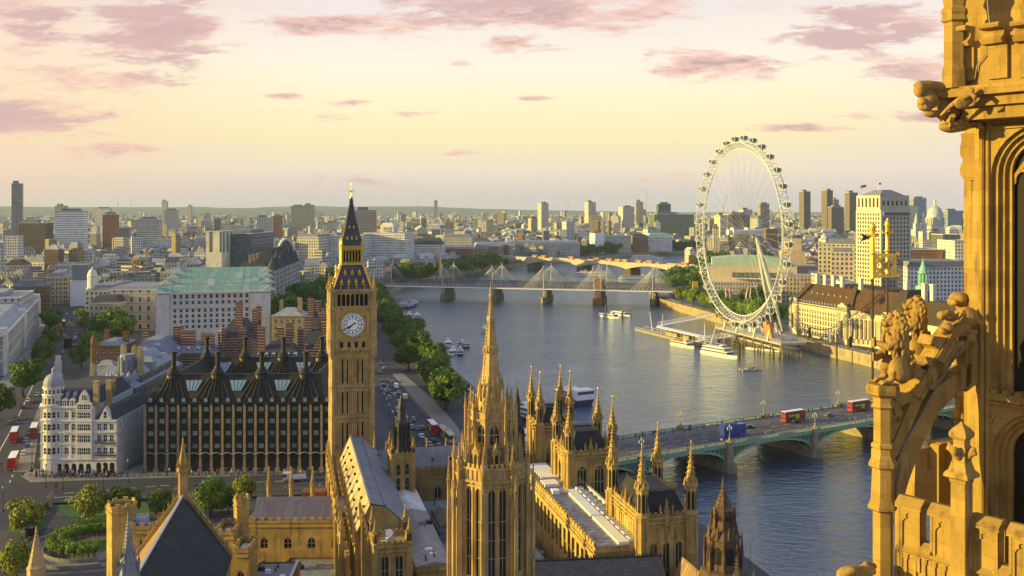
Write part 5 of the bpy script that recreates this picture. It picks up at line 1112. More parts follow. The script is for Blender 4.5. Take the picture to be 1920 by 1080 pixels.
def barrel(label,px0,px1,Y,py_top,py_base,L):
 x0,x1=XW(px0,Y),XW(px1,Y);w=(x1-x0)/2;t=T('station_arch',label,'station',((x0+x1)/2,Y,0),R(15));zt,zb=ZW(py_top,Y),ZW(py_base,Y);m=MB();n=12
 pr=[(-w*math.cos(math.pi*i/n),zb+(zt-zb)*math.sin(math.pi*i/n))for i in range(n+1)]
 for(x,z),(x2,z2)in zip(pr,pr[1:]):m.face([(x,0,z),(x2,0,z2),(x2,L,z2),(x,L,z)],0)
 m.build('vault',LEADP,t);g=MB();g.face([(x*.93,.3,zb+(z-zb)*.93)for x,z in pr],0);g.build('end_glass',F_DARK,t)
 a=MB();a.tube([(x,-.3,z)for x,z in pr],1.3,6);a.box(-w-4,-w,-2,10,0,zb+8);a.box(w,w+4,-2,10,0,zb+8);a.box(-w,w,0,L,0,zb);a.build('arch_rib',mat('pale_concrete',(.52,.52,.50),.8,.1,.3),t)
barrel('great white arched station end with dark glass, nearer of two',521,553,960,449,486,60)
barrel('white arched station roof further back, partly hidden',480,508,1010,437,462,60)
t=office('station_office','cream postmodern office with tall slotted tower and dark glazed rear',388,418,840,30,434,facade('slot_wall',(.60,.57,.48),9,40,3,20,(.06,.06,.06)),None,R(-4));office('station_office','dark glazed office rising behind the slotted cream tower',418,478,860,60,438,F_DARK,None,R(-4),setb=((.1,.8,.2,.8,3),))
# bridges, wheel, boats
GREENP=mat('pale_green_paint',(.20,.29,.20),.55,.15,.6,dirt=(.10,.15,.12),streak=.3)
def near_bridge():
 nl0=Vector((37.0,331.0,0));d=BDIR;n=Vector((-d.y,d.x,0));W_=26.5;org=nl0+n*W_/2-d*34
 t=T('road_bridge','pale green arched iron road bridge with granite piers crossing the near river','bridge',org,math.atan2(d.y,d.x));L=285;zd=4.0
 def u_at(px):
  k=(px-960)/F;return(k*nl0.y-nl0.x)/(d.x-k*d.y)+34
 ps=[u_at(1202),u_at(1367),u_at(1527)];sp=ps[2]-ps[1];sp2=ps[1]-ps[0];ps=[ps[0]-sp2,*ps,ps[2]+sp,ps[2]+2*sp,ps[2]+3*sp]
 h=W_/2;m=MB();edges=[p for p in ps]
 pier_w=3.6
 gran=mat('pier_granite',(.26,.22,.15),.9,.3,.4,.3,3,dirt=(.06,.055,.03),streak=.6)
 dk=MB();dk.box(-4,L,-h,h,zd-.9,zd-.02);dk.build('deck',GREENP,t)
 for a,b in zip(ps,ps[1:]):
  u0,u1=a+pier_w/2,b-pier_w/2;um=(u0+u1)/2;q=MB();N_=16
  arc=lambda u,rise:-2.6+rise*math.sqrt(max(0,1-((u-um)/(um-u0))**2))
  pts=[u0+(u1-u0)*(1-math.cos(math.pi*i/N_))/2 for i in range(N_+1)]
  for side in(-1,1):
   y=side*(h-.15)
   for x,x2 in zip(pts,pts[1:]):
    q.slab([(x,y,arc(x,5.2)),(x2,y,arc(x2,5.2)),(x2,y,arc(x2,5.2)+.75),(x,y,arc(x,5.2)+.75)],(0,.3*side,0),0)
    za,zb=arc(x,5.2)+.75,arc(x2,5.2)+.75
    if za<zd-1.2:q.slab([(x,y,za),(x2,y,zb),(x2,y,zd-.8),(x,y,zd-.8)],(0,.12*side,0),1)
  for k in range(7):
   y=-h+1.5+(W_-3)*k/6
   for x,x2 in zip(pts,pts[1:]):q.slab([(x,y,arc(x,5.0)),(x2,y,arc(x2,5.0)),(x2,y,arc(x2,5.0)+.9),(x,y,arc(x,5.0)+.9)],(0,.25,0),0)
  for x,x2 in zip(pts,pts[1:]):q.face([(x,-h+.5,arc(x,5.0)+.95),(x,h-.5,arc(x,5.0)+.95),(x2,h-.5,arc(x2,5.0)+.95),(x2,-h+.5,arc(x2,5.0)+.95)],2)
  for x in pts[1:-1]:
   for s in(-1,1):
    if arc(x,5.2)+.9<zd-1:q.beam((x,s*(h+.12),arc(x,5.2)+.7),(x,s*(h+.12),zd-.8),.18,.18,0)
  q.build('arch',[GREENP,mat('pierced_spandrel',(.06,.12,.09),.7,.4,2.5),IRON],t)
 for p in ps:
  q=MB();w=pier_w/2;q.prism([(p-w,-h-1),(p,-h-4.2),(p+w,-h-1),(p+w,h+1),(p,h+4.2),(p-w,h+1)],-10,-2.4,0);q.box(p-w*.8,p+w*.8,-h-.6,h+.6,-2.4,zd-1)
  for s in(-1,1):q.frust(p,s*(h+.3),8,1.5,-2.4,1.3,zd+1.3);q.frust(p,s*(h+.3),8,1.65,zd+1.0,1.65,zd+1.5)
  q.build('pier',gran,t)
 for s in(-1,1):
  q=MB();y=s*(h-.1);q.box(-4,L,y-.22,y+.22,zd-.9,zd+.3);q.box(-4,L,y-.2,y+.2,zd+1.15,zd+1.35);q.box(-4,L,y-.3,y+.3,zd-1.0,zd-.6)
  k=0
  for i in range(int(L/.8)):q.box(-4+.8*i,-4+.8*i+.28,y-.1,y+.1,zd+.3,zd+1.15)
  q.build('parapet',GREENP,t)
 r=MB();r.box(-30,L,-h+4.2,h-4.2,zd-.05,zd+.005);r.build('carriageway',mat('bridge_asphalt',(.085,.078,.088),.85,.2,.06),t)
 for s in(-1,1):r=MB();y0,y1=sorted((s*(h-.4),s*(h-4.2)));r.box(-30,L,y0,y1,zd-.05,zd+.14);r.build('footway',mat('bridge_footway',(.17,.155,.155),.85,.15,.3),t)
 r=MB()
 for y,dash,gap in((0,4,3),(-4.5,3,5),(4.5,3,5)):
  x=-4
  while x+dash<L:r.face([(x,y-.1,zd+.012),(x+dash,y-.1,zd+.012),(x+dash,y+.1,zd+.012),(x,y+.1,zd+.012)]);x+=dash+gap
 for y in(-h+4.6,h-4.6,7.2):r.face([(-4,y-.08,zd+.016),(L,y-.08,zd+.016),(L,y+.08,zd+.016),(-4,y+.08,zd+.016)])
 tag(r.build('road_marking',PAINT,None,org,math.atan2(d.y,d.x)),kind='structure')
 lm=MB();lm.lathe(0,0,[(.5,0),(.5,.6),(.32,.8),(.16,1.2),(.12,3.6),(.2,3.8),(.1,4.0),(.1,5.0)],8,0)
 for x in(-.95,0,.95):z=3.9 if x else 4.7;lm.tube([(0,0,3.5),(x*.6,0,3.4),(x,0,3.7)],.06,5);lm.frust(x,0,6,.18,z,.32,z+.75,1);lm.frust(x,0,6,.36,z+.75,.02,z+1.2,0)
 lmesh=lm.mesh('street_lamp',[mat('lamp_green_gold',(.25,.26,.12),.5,.3,3,metal=.3),mat('lamp_lantern_glass',(.5,.48,.4),.3,.1,2)])
 i=0
 for p in ps:
  for s in(-1,1):
   w=t.matrix_basis@Vector((p,s*(h+.3),zd+1.5));w=Matrix.Translation(org)@Matrix.Rotation(math.atan2(d.y,d.x),4,'Z')@Vector((p,s*(h+.3),zd+1.5));o=link('bridge_lamp',lmesh,None,w,math.atan2(d.y,d.x))
   tag(o,f'three lantern lamp post over the {nth(ps.index(p))} pier on the {"near" if s < 0 else "far"} parapet of the green bridge','street lamp','lamps on the green bridge')
 return t,org,math.atan2(d.y,d.x),h,zd
NB,NB_ORG,NB_ANG,NB_H,NB_Z=near_bridge()
def on_bridge(u,v,z=0.0):return Matrix.Translation(NB_ORG)@Matrix.Rotation(NB_ANG,4,'Z')@Vector((u,v,NB_Z+z))
def bridge_uv(px,py,z=4.0):
 p=P(px,py,z);q=Matrix.Rotation(-NB_ANG,4,'Z')@(p-NB_ORG);return q.x,q.y
def rail_bridge():
 A=Vector((XW(690,1034),1034,0));B=Vector((XW(1262,958),958,0));d=(B-A);L=d.length;a=math.atan2(d.y,d.x)
 t=T('rail_bridge','dark lattice railway bridge flanked by white cable stayed footbridges','bridge',A,a);d.normalize()
 m=MB();h=9.5
 for y in(-h,h):
  for z in(6.6,13.0):m.beam((0,y,z),(L,y,z),.9,.9)
  k=int(L/4)
  for i in range(k):x0,x1=L*i/k,L*(i+1)/k;m.beam((x0,y,6.8),(x1,y,12.8),.3,.45);m.beam((x0,y,12.8),(x1,y,6.8),.3,.45);m.beam((x0,y,6.6),(x0,y,13),.4,.4)
 m.box(0,L,-h,h,6.2,7.2);tr=mat('truss_steel',(.095,.085,.08),.7,.3,.3)
 m.build('truss',tr,t)
 wp=MB()
 for y in(-h-5.5,h+5.5):wp.box(-10,L+8,y-2.3,y+2.3,6.9,7.5);wp.beam((-10,y-2.3,8.4),(L+8,y-2.3,8.4),.12,.15);wp.beam((-10,y+2.3,8.4),(L+8,y+2.3,8.4),.12,.15)
 for y in(-h-5.5,h+5.5):
  f=MB();f.box(-10,L+8,y-2.3,y+2.3,6.9,7.5);f.beam((-10,y-2.3,8.5),(L+8,y-2.3,8.5),.15,.15);[f.beam((x,y-2.3,7.4),(x,y-2.3,8.5),.1,.1)for x in range(0,int(L),4)];f.build('footway',WHITEP,t)
 def u_at(px):
  k=(px-960)/F;return(k*A.y-A.x)/(d.x-k*d.y)
 cab=mat('stay_cable',(.55,.54,.50),.5,.1,1);pst=mat('bridge_pier_stone',(.20,.16,.10),.9,.35,.3,dirt=(.05,.05,.02),streak=.6)
 for px in(722,840,932,1026,1125,1227):
  u=u_at(px);big=px==1125
  if px>730:
   p=MB();w=4.6 if big else 3.0;p.prism([(u-w,-h-7),(u,-h-12),(u+w,-h-7),(u+w,h+7),(u,h+12),(u-w,h+7)],-10,-.5,0);p.box(u-w*.75,u+w*.75,-h-4,h+4,-.5,6.4)
   if big:p.box(u-4,u+4,-h-1,h+1,6.4,17)
   p.build('pier',mat('brick_pier',(.26,.12,.05),.9,.3,.3)if big else pst,t)
  for s in(-1,1):
   yb,yt=s*(h+6),s*(h+10.5);q=MB();q.tube([(u-(2.5 if big else 0),yb,0),(u-(4.2 if big else 0),yt,31)],[.55,.28],8)
   if big:q.tube([(u+2.5,yb,0),(u+4.2,yt,31)],[.55,.28],8)
   q.tube([(u-3,s*(h+9),4),(u,s*(h+6),6),(u+3,s*(h+9),4)],.3,5);mast=q.build('mast',mat('mast_grey',(.48,.48,.46),.5,.08,1),t)
   c=MB()
   for k in range(1,9):
    for e in(-1,1):c.tube([(u+e*(3.6 if big else 0),yt,30-k*.15),(u+e*k*2.7,s*(h+3.4),7.6)],.05,3,caps=False);c.tube([(u+e*(3.6 if big else 0),yt,30-k*.15),(u+e*k*2.7,s*(h+7.7),7.6)],.05,3,caps=False)
   c.build('stay_cable',cab,mast)
rail_bridge()
FAR_A,FAR_B=Vector((XW(900,1560),1560,0)),Vector((XW(1300,1275),1275,0))
def far_bridge():
 A,B=FAR_A,FAR_B;d=B-A;L=d.length;a=math.atan2(d.y,d.x);t=T('concrete_bridge','long pale low arched concrete bridge carrying red buses beyond the rail bridge','bridge',A,a);d.normalize()
 def u_at(px):k=(px-960)/F;return(k*A.y-A.x)/(d.x-k*d.y)
 con=mat('pale_bridge_stone',(.44,.39,.29),.85,.12,.1);ps=[u_at(912),u_at(1004),u_at(1097),u_at(1185),u_at(1268)];h=12
 k=MB();k.box(-10,L+30,-h,h,9.8,11.6);k.box(-10,L+30,-h,-h+.5,11.6,12.7);k.box(-10,L+30,h-.5,h,11.6,12.7);k.build('deck',con,t)
 for x0,x1 in zip(ps,ps[1:]):
  q=MB();n=12;arc=lambda x:3.2+5.6*math.sin(math.pi*(x-x0)/(x1-x0))**.8
  for i in range(n):
   a0,a1=x0+(x1-x0)*i/n,x0+(x1-x0)*(i+1)/n
   for y in(-h+.2,h-1):q.slab([(a0,y,arc(a0)),(a1,y,arc(a1)),(a1,y,9.9),(a0,y,9.9)],(0,.8,0),0)
   q.face([(a0,-h+.3,arc(a0)+.02),(a0,h-.3,arc(a0)+.02),(a1,h-.3,arc(a1)+.02),(a1,-h+.3,arc(a1)+.02)],0)
  q.build('arch',con,t)
 for p in ps[:-1]:q=MB();q.box(p-6,p+6,-h+1,h-1,-9,3.4);q.build('pier',mat('dark_pier',(.10,.085,.07),.9,.3,.2),t)
 return d
FAR_D=far_bridge()
def wheel():
 C0=Vector((153,663,72));ang=R(-15);wd=Vector((-math.sin(R(15)),math.cos(R(15)),0));ax=Vector((wd.y,-wd.x,0))
 t=T('ferris_wheel','giant white observation wheel with glass capsules beside the river','ferris wheel',C0,math.atan2(wd.y,wd.x));wh=mat('white_steel',(.60,.60,.59),.45,.06,.3)
 ring=lambda r,a,y:Vector((r*math.cos(a),y,r*math.sin(a)));m=MB();n=96
 for i in range(n):
  a0,a1=2*math.pi*i/n,2*math.pi*(i+1)/n;am=(a0+a1)/2
  for r,y,w in((60,-3.2,.3),(60,3.2,.3),(55.8,0,.36)):m.tube([ring(r,a0,y),ring(r,a1,y)],w,5,caps=False)
  for y in(-3.2,3.2):m.tube([ring(60,a0,y),ring(55.8,am,0)],.13,4,caps=False);m.tube([ring(55.8,am,0),ring(60,a1,y)],.13,4,caps=False)
  m.tube([ring(60,a0,-3.2),ring(60,a0,3.2)],.13,4,caps=False);m.tube([ring(60,a0,-3.2),ring(60,a1,3.2)],.11,4,caps=False)
 m.build('rim',wh,t)
 m=MB()
 for i in range(64):a=2*math.pi*i/64;m.tube([ring(1.8,a+.4*(-1)**i,-5 if i%2 else 5),ring(55.6,a,0)],.045,3,caps=False)
 m.build('spoke',mat('wheel_cable',(.50,.49,.46),.5,.05,1),t)
 m=MB();m.tube([(0,9,0),(0,-17,0)],[2.0,1.8],14);m.tube([(0,6,0),(0,4.5,0)],3.2,16);m.tube([(0,-6,0),(0,-4.5,0)],3.2,16);m.build('hub',wh,t)
 inv=Matrix.Rotation(-math.atan2(wd.y,wd.x),4,'Z')
 for bx,by in((194,735),(194,707)):
  b=inv@(Vector((bx,by,0))-C0);q=MB();q.tube([(0,-12,-1),(Vector((0,-12,-1))+b)/2,b],[.9,1.75,.8],10);q.build('leg',wh,t)
 cb=MB()
 for e in(-1,1):cb.tube([(0,-15,0),inv@(Vector((240,735+e*14,0))-C0)],.16,4);cb.tube([(0,-14,0),inv@(Vector((240,735+e*9,0))-C0)],.16,4)
 cb.build('back_stay',wh,t)
 gl=mat('capsule_glass',(.10,.13,.15),.08,.2,.6,spec=.8);c=MB();R_,Lc=1.8,3.2
 pr=[(R_*math.cos(k*math.pi/8),Lc*math.sin(k*math.pi/8))for k in range(-4,5)];ns=12
 for(r0,y0),(r1,y1)in zip(pr,pr[1:]):
  for k in range(ns):
   b0,b1=2*math.pi*k/ns,2*math.pi*(k+1)/ns;mi=1 if math.sin((b0+b1)/2)<-.55 else 0
   c.face([(y0,r0*math.cos(b0),r0*math.sin(b0)),(y0,r0*math.cos(b1),r0*math.sin(b1)),(y1,r1*math.cos(b1),r1*math.sin(b1)),(y1,r1*math.cos(b0),r1*math.sin(b0))],mi)
 for x in(-1.5,1.5):c.tube([(x,2.25*math.cos(2*math.pi*k/16),2.25*math.sin(2*math.pi*k/16))for k in range(17)],.22,5,1)
 me=c.mesh('capsule',[gl,wh])
 for i in range(32):a=2*math.pi*(i+.5)/32;o=link('capsule',me,t,ring(63.0,a,0));o.rotation_euler=(0,0,R(90))
 p0=C0.copy();pt=T('boarding_platform','white steel boarding platform and restraint towers under the wheel','platform',(C0.x+6,C0.y,0),math.atan2(wd.y,wd.x));q=MB()
 q.box(-45,45,-16,2,2.0,3.2);q.box(-42,42,-14,0,-1.5,-.5);q.build('deck',mat('platform_grey',(.34,.33,.30),.7,.2,.3),pt)
 for x in range(-42,43,12):
  for y in(-13,0):s=MB();[s.tube([(x+e*3,y,-9),(x,y,3)],.5,6)for e in(-1,1)];s.build('timber_pile',mat('tarred_timber',(.17,.12,.06),.9,.3,.6),pt)
 for x in(-30,-12,12,30):s=MB();s.tube([(x,3,3),(x,1,12)],.7,8);s.build('landward_post',wh,pt);s=MB();s.tube([(x,-15,3),(x,-13,12)],.7,8);s.tube([(x-5,-15,3),(x,-13,12),(x+5,-15,3)],.35,6);s.box(x-3,x+3,-14,-8,3.2,6);s.build('restraint_tower',wh,pt)
 s=MB()
 for z in(3.2,4.3):
  for y in(-16,2):s.beam((-45,y,z+.6),(45,y,z+.6),.12,.15)
 for x in range(-44,45,4):s.beam((x,2,3),(x,2,5),.12,.12);s.beam((x,-16,3),(x,-16,5),.12,.12)
 s.build('railing',wh,pt);s=MB();s.slab([(-34,2,5),(-26,2,5),(-22,2,15),(-30,2,15)],(0,-2,0));s.build('orange_drive_guard',mat('orange_paint',(.62,.20,.05),.6,.2,.5),pt)
wheel()
def wheel_pier():
 a,b=P(1200,617,-5),P(1345,652,-5);d=b-a;L=d.length;t=T('floating_pier','long grey floating pier with white canopy and masts before the wheel','pier',a,math.atan2(d.y,d.x));m=MB();m.box(0,L,-4.5,4.5,-1.5,.8);m.build('pontoon',mat('pontoon_grey',(.24,.22,.19),.85,.25,.3),t)
 c=MB();c.slab([(L*.28,-3,5.0),(L*.28,3,5.0),(L*.28,3,5.4),(L*.28,-3,5.4)],(L*.62,0,0));[c.tube([(L*f,y,.8),(L*f,y,5)],.12,5)for f in(.3,.45,.6,.75,.88)for y in(-2.6,2.6)];c.build('canopy',WHITEP,t)
 for f,lean in((.18,-4),(.3,3),(.86,-1),(.92,7)):q=MB();q.tube([(L*f,0,.5),(L*f+lean,0,15)],[.3,.12],6);q.build('mast',WHITEP,t)
 s=MB();s.box(L*.4,L*.55,-2.5,2.5,.8,3.4);s.box(L*.62,L*.7,-2.5,2.5,.8,3.6);s.build('kiosk',mat('olive_kiosk',(.26,.22,.10),.7,.2,.5),t)
 [q for q in()];rl=MB();[rl.beam((0,y,1.9),(L,y,1.9),.1,.1)for y in(-4.4,4.4)];[rl.beam((L*k/30,y,.8),(L*k/30,y,1.9),.08,.08)for k in range(31)for y in(-4.4,4.4)];rl.build('railing',WHITEP,t)
 for i,(p,q,lab)in enumerate(((P(1235,611,-2),P(1338,592,1),'white truss gangway from the far end of the floating pier to the bank'),(P(1305,640,-2),P(1415,625,1),'white truss gangway from the near end of the floating pier to the wheel platform'))):
  d=q-p;L2=Vector((d.x,d.y,0)).length;g=MB();n=14;dz=d.z
  for y in(-1.4,1.4):
   for z in(0,2.6):g.tube([(0,y,z),(L2,y,z+dz)],.2,5)
   for k in range(n):x0,x1=L2*k/n,L2*(k+1)/n;g.tube([(x0,y,dz*k/n),((x0+x1)/2,y,2.6+dz*(k+.5)/n),(x1,y,dz*(k+1)/n)],.1,4)
  g.slab([(0,-1.4,-.1),(0,1.4,-.1),(0,1.4,.15),(0,-1.4,.15)],(L2,0,dz));o=g.build('gangway',WHITEP,None,p,math.atan2(d.y,d.x));tag(o,lab,'gangway')
wheel_pier()
NAVY=mat('navy_hull',(.025,.035,.10),.35,.15,.4,spec=.5);BOATW=mat('boat_white',(.72,.72,.70),.4,.07,.5);CABIN=mat('cabin_glass',(.05,.06,.075),.15,.3,.8,spec=.6)
DECK=mat('boat_deck',(.33,.29,.24),.8,.2,.6);REDH=mat('red_hull',(.42,.05,.04),.5,.2,.5);ORANGE=mat('orange_trim',(.6,.26,.05),.6,.15,.6);GREYR=mat('grey_boat_roof',(.22,.24,.28),.6,.15,.5)
def hull(mb,L,B,z0,z1,m=0,dm=1):
 st=[(0,.8),(.1,1),(.6,1),(.8,.78),(.93,.4),(1,.04)];pr=[((f-.5)*L,B/2*w)for f,w in st];sh=lambda x:.3*max(0,(x/L+.1))*2
 lo=[(x*.96,y*.72,z0)for x,y in pr];hi=[(x,y,z1+sh(x))for x,y in pr]
 for i in range(len(pr)-1):
  mb.face([lo[i],lo[i+1],hi[i+1],hi[i]],m);f=lambda p:(p[0],-p[1],p[2]);mb.face([f(hi[i]),f(hi[i+1]),f(lo[i+1]),f(lo[i])],m);mb.face([f(hi[i]),hi[i],hi[i+1],f(hi[i+1])][::-1],dm)
 mb.face([lo[0],hi[0],(hi[0][0],-hi[0][1],hi[0][2]),(lo[0][0],-lo[0][1],lo[0][2])],m)
def boat(label,px,py,L,B,head,hm,tiers=1,roofm=None,cat='boat',fit=None,trim=None,open_top=False,group=None,z=-6.0):
 p=P(px,py,z);t=T('river_boat',label,cat,(p.x,p.y,z),R(head),group);m=MB();hz=B*.24;hull(m,L,B,-.6,hz,0,1);m.build('hull',[hm,DECK],t)
 z0=hz
 for k in range(tiers):
  c=MB();a,b=-.44+.03*k,.30-.08*k;w=B*(.42-.03*k);ch=2.2;c.box(L*a,L*b,-w,w,z0,z0+.55,0);c.box(L*a+.1,L*b-.1,-w+.05,w-.05,z0+.55,z0+1.65,1);c.box(L*a-.2,L*b+.4,-w-.12,w+.12,z0+1.65,z0+1.95,0)
  n=max(4,int(L*(b-a)/1.8))
  for i in range(n+1):
   x=L*a+(L*(b-a))*i/n
   for s in(-1,1):c.box(x-.1,x+.1,s*w-.03,s*w+.03,z0+.5,z0+1.7,0)
  c.build('cabin',[BOATW,CABIN],t);z0+=1.95
 if roofm:c=MB();a,b=-.40,.22-.06*tiers;c.box(L*a,L*b,-B*.36,B*.36,z0,z0+.14);c.build('roof',roofm,t)
 if open_top:
  c=MB()
  for i in range(int(L*.5/1.3)):
   for y in(-B*.25,-B*.1,B*.1,B*.25):c.cbox(-L*.38+1.3*i,y,z0,.5,.6,.8)
  c.build('seat',trim or ORANGE,t)
 wv=MB();wx=L*(.20-.06*tiers);wv.box(wx-1.2,wx+1.4,-B*.24,B*.24,z0-.1,z0+1.7,0);wv.box(wx-1.1,wx+1.43,-B*.245,B*.245,z0+.65,z0+1.3,1);wv.build('wheelhouse',[BOATW,CABIN],t)
 if trim:c=MB();[c.box(-L*.48,L*.3,s*B*.5-.06,s*B*.5+.06,hz-.35,hz-.05)for s in(-1,1)];c.build('rubbing_strip',trim,t)
 if fit:
  c=MB()
  for x,h in fit:c.tube([(L*x,0,hz),(L*x,0,hz+h)],[.22,.08],6);c.tube([(L*x,-B*.3,hz+h*.62),(L*x,B*.3,hz+h*.62)],.07,4)
  c.build('mast',mat('mast_buff',(.45,.36,.2),.6,.2,1),t)
 return t
boat('white passenger boat with orange upper seating, moored at the near end of the floating pier',1281,650,24,6.2,-62,BOATW,1,None,open_top=True,trim=ORANGE)
boat('large white two deck cruise boat with flat white roof by the black pile',1350,668,31,8,-58,BOATW,2,WHITEP)
boat('white river boat moored nearest the black post below the wheel trees',1143,596,25,6,-52,BOATW,1,GREYR)
boat('white river boat moored on the far side of the covered jetty',1163,592,25,6,-52,BOATW,1,WHITEP)
t=boat('wide white catamaran with solar grey roof, half hidden by the riverside tower',1072,752,26,12,118,NAVY,1,GREYR)
c=MB();c.box(-13,-6,-5,5,2.8,7.4,0);c.box(-13.1,-5.9,-4.6,4.6,5.4,6.8,1);c.box(-6,6,-5.2,5.2,5.6,5.9,0);c.build('bridge_deck',[BOATW,CABIN],t)
boat('white and navy sightseeing boat lying at the covered pier behind the iron lantern',990,786,24,7,128,NAVY,2,WHITEP,trim=REDH)
for lab,px,py,L,B,hd,hm in(('white workboat at the upper end of the moored cluster',840,648,13,4.6,95,BOATW),('grey and white launch lying outermost in the moored cluster',868,650,15,4.4,118,NAVY),('small white launch nearest the camera in the moored cluster',849,664,12,4.2,88,BOATW),('dark workboat tucked inside the moored cluster',863,664,12,4.2,95,NAVY)):
 boat(lab,px,py,L,B,hd,hm,1,GREYR if hm is NAVY else None,fit=[(.1,4)])
def barge(label,px,py,L,B,hd,hm):
 p=P(px,py,-6);t=T('barge',label,'barge',(p.x,p.y,-6),R(hd));m=MB();hull(m,L,B,-.6,1.8,0,1);m.box(-L*.42,L*.3,-B*.36,B*.36,1.8,2.3,1);m.build('hull',[hm,IRON],t);q=MB();q.box(-L*.47,-L*.36,-B*.3,B*.3,1.8,3.6);q.build('cabin',BOATW,t)
barge('red sided empty barge moored by itself near the embankment trees',777,622,15,5,170,REDH)
t=boat('dark blue historic ship with white superstructure and two masts beside the embankment',769,575,44,10,80,NAVY,1,NAVY,cat='ship',fit=[(-.05,22),(.22,20)])
c=MB();c.lathe(-3,0,[(1.3,5),(1.2,9.5),(1.35,9.7)],12);c.build('funnel',mat('buff_funnel',(.5,.42,.25),.6,.1,1),t)
for lab,px,py,hd in(('small white launch moored below the dark blue ship, bank side',753,595,88),('grey workboat moored between two launches below the dark blue ship',768,595,92),('small white launch moored below the dark blue ship, river side',782,596,90)):boat(lab,px,py,11,4.5,hd,BOATW if 'white' in lab else NAVY,1)
boat('white boat half hidden behind the tall crocketed spire',909,622,15,4.5,105,BOATW,1)
boat('long white party boat with blue hull stripe between the two far bridges',1104,517,55,10,172,BOATW,2,GREYR,trim=NAVY)
boat('low grey party boat moored near the last pier of the pale bridge',1196,523,50,9,2,BOATW,1,GREYR)
boat('dark tug beyond the rail bridge close to the southern bank',1238,507,24,7,10,NAVY,1)
boat('white restaurant ship moored beyond the pale bridge',1212,486,60,11,3,BOATW,2,WHITEP)
boat('white moored ship seen through the wheel rim beyond the pale bridge',1322,484,60,11,4,BOATW,2,None)
def raft():
 p=P(1407,694,-6);t=T('mooring_raft','small weathered mooring raft floating alone off the county building','raft',(p.x,p.y,-6),R(12));m=MB();m.box(-6,6,-2.6,-1.0,-.3,.8);m.box(-6,6,1.0,2.6,-.3,.8);m.box(-3,-1.5,-2.6,2.6,.5,1.0);m.box(2,3.5,-2.6,2.6,.5,1.0);m.build('float',DECK,t);q=MB();q.tube([(0,0,.5),(0,0,4)],.12,5);q.box(1,3,-.6,.6,.8,1.5);q.build('post',IRON,t)
raft()
def jetty():
 p=P(1150,588,-6);t=T('covered_jetty','dark roofed jetty between the two white boats','jetty',(p.x,p.y,-6),R(-52));m=MB();m.box(-2,16,3.4,6.5,-.3,.9);m.box(4,18,3.2,6.7,3.5,3.8);[m.tube([(x,5,.9),(x,5,3.5)],.15,5)for x in(5,11,17)];m.build('roof',IRON,t)
jetty()
def pile(label,px,py,top,r=.5):
 p=P(px,py,-6);m=MB();m.tube([(0,0,-3),(0,0,ZW(top,p.y)+6)],r,8);m.frust(0,0,8,r*1.2,ZW(top,p.y)+6,.05,ZW(top,p.y)+7);tag(m.build('mooring_pile',BLACKP,None,(p.x,p.y,-6)),label,'mooring pile')
pile('black mooring pile beside the large two deck cruise boat',1386,674,645,.8);pile('black mooring pile between the cruise boats and the wheel',1348,640,630,.7);pile('tall black pile at the upstream end of the two white boats',1136,588,571,.7);pile('black pile at the near end of the covered jetty',1167,602,583,.7);pile('thick black pile off the covered embankment pier',812,712,680,.9);pile('dark post standing in the mud before the county building wall',1569,680,628,.5)
m=MB();a,b=P(1400,652,-5.6),P(1470,659,-5.6);m.beam(a,b,3,.8);tag(m.build('floating_boom',WHITEP),'thin pale floating boom below the wheel platform','boom')
def river_pier():
 a,b=P(842,706,-2),P(925,782,-2);d=b-a;L=d.length;t=T('covered_pier','long dark roofed embankment pier with a pale ridge strip','pier',a,math.atan2(d.y,d.x));m=MB();m.box(-4,L,-7,7,-5,-2.9);m.build('pontoon',mat('pontoon_dark',(.10,.10,.11),.8,.2,.4),t)
 r=MB();r.gable(0,L-2,-6,6,.8,2.4,'x');r.build('roof',paved('pier_roof',(.085,.09,.13),'stack',1.0,.5,.1,(.05,.05,.07),.04,1.2,7),t);s=MB();s.beam((0,0,2.5),(L-2,0,2.5),.9,.2);[s.tube([(L*k/10,y,-2.9),(L*k/10,y,.8)],.14,5)for k in range(10)for y in(-5.7,5.7)];s.build('ridge_strip',WHITEP,t)
 w=MB();w.box(2,L-6,-5,5,-2.9,.6);w.build('glazing',CABIN,t)
 a2=P(955,800,-2);q=T('covered_pier','white roofed pontoon shelter beside the navy sightseeing boat','pier',a2,math.atan2(d.y,d.x));r=MB();r.box(-14,18,-5,5,-5,-3);r.box(-13,17,-4.4,4.4,.6,1.0);[r.tube([(x,y,-3),(x,y,.6)],.14,5)for x in(-12,0,15)for y in(-4,4)];r.build('canopy',WHITEP,q)
 for px,py,h in((835,712,10),(852,722,7)):pass
river_pier()
m=MB();a,b=P(735,590,-5),P(765,560,-5);m.beam(a,b,8,2);m.beam(a+Vector((0,0,1)),P(722,562,0),3,.8);tag(m.build('ship_pontoon',mat('pontoon_blue',(.16,.18,.22),.7,.15,.3)),'grey landing stage beside the dark blue ship','pontoon')
m=MB();Y=1180;zt=ZW(474,Y);m.frust(0,0,4,3.2,0,3.0,4);m.frust(0,0,4,1.9,4,1.3,zt-2);m.frust(0,0,4,1.3,zt-2,.02,zt);tag(m.build('obelisk',STONE_P,None,(XW(826,Y),Y,0)),'tall thin stone obelisk among the far embankment trees','obelisk')
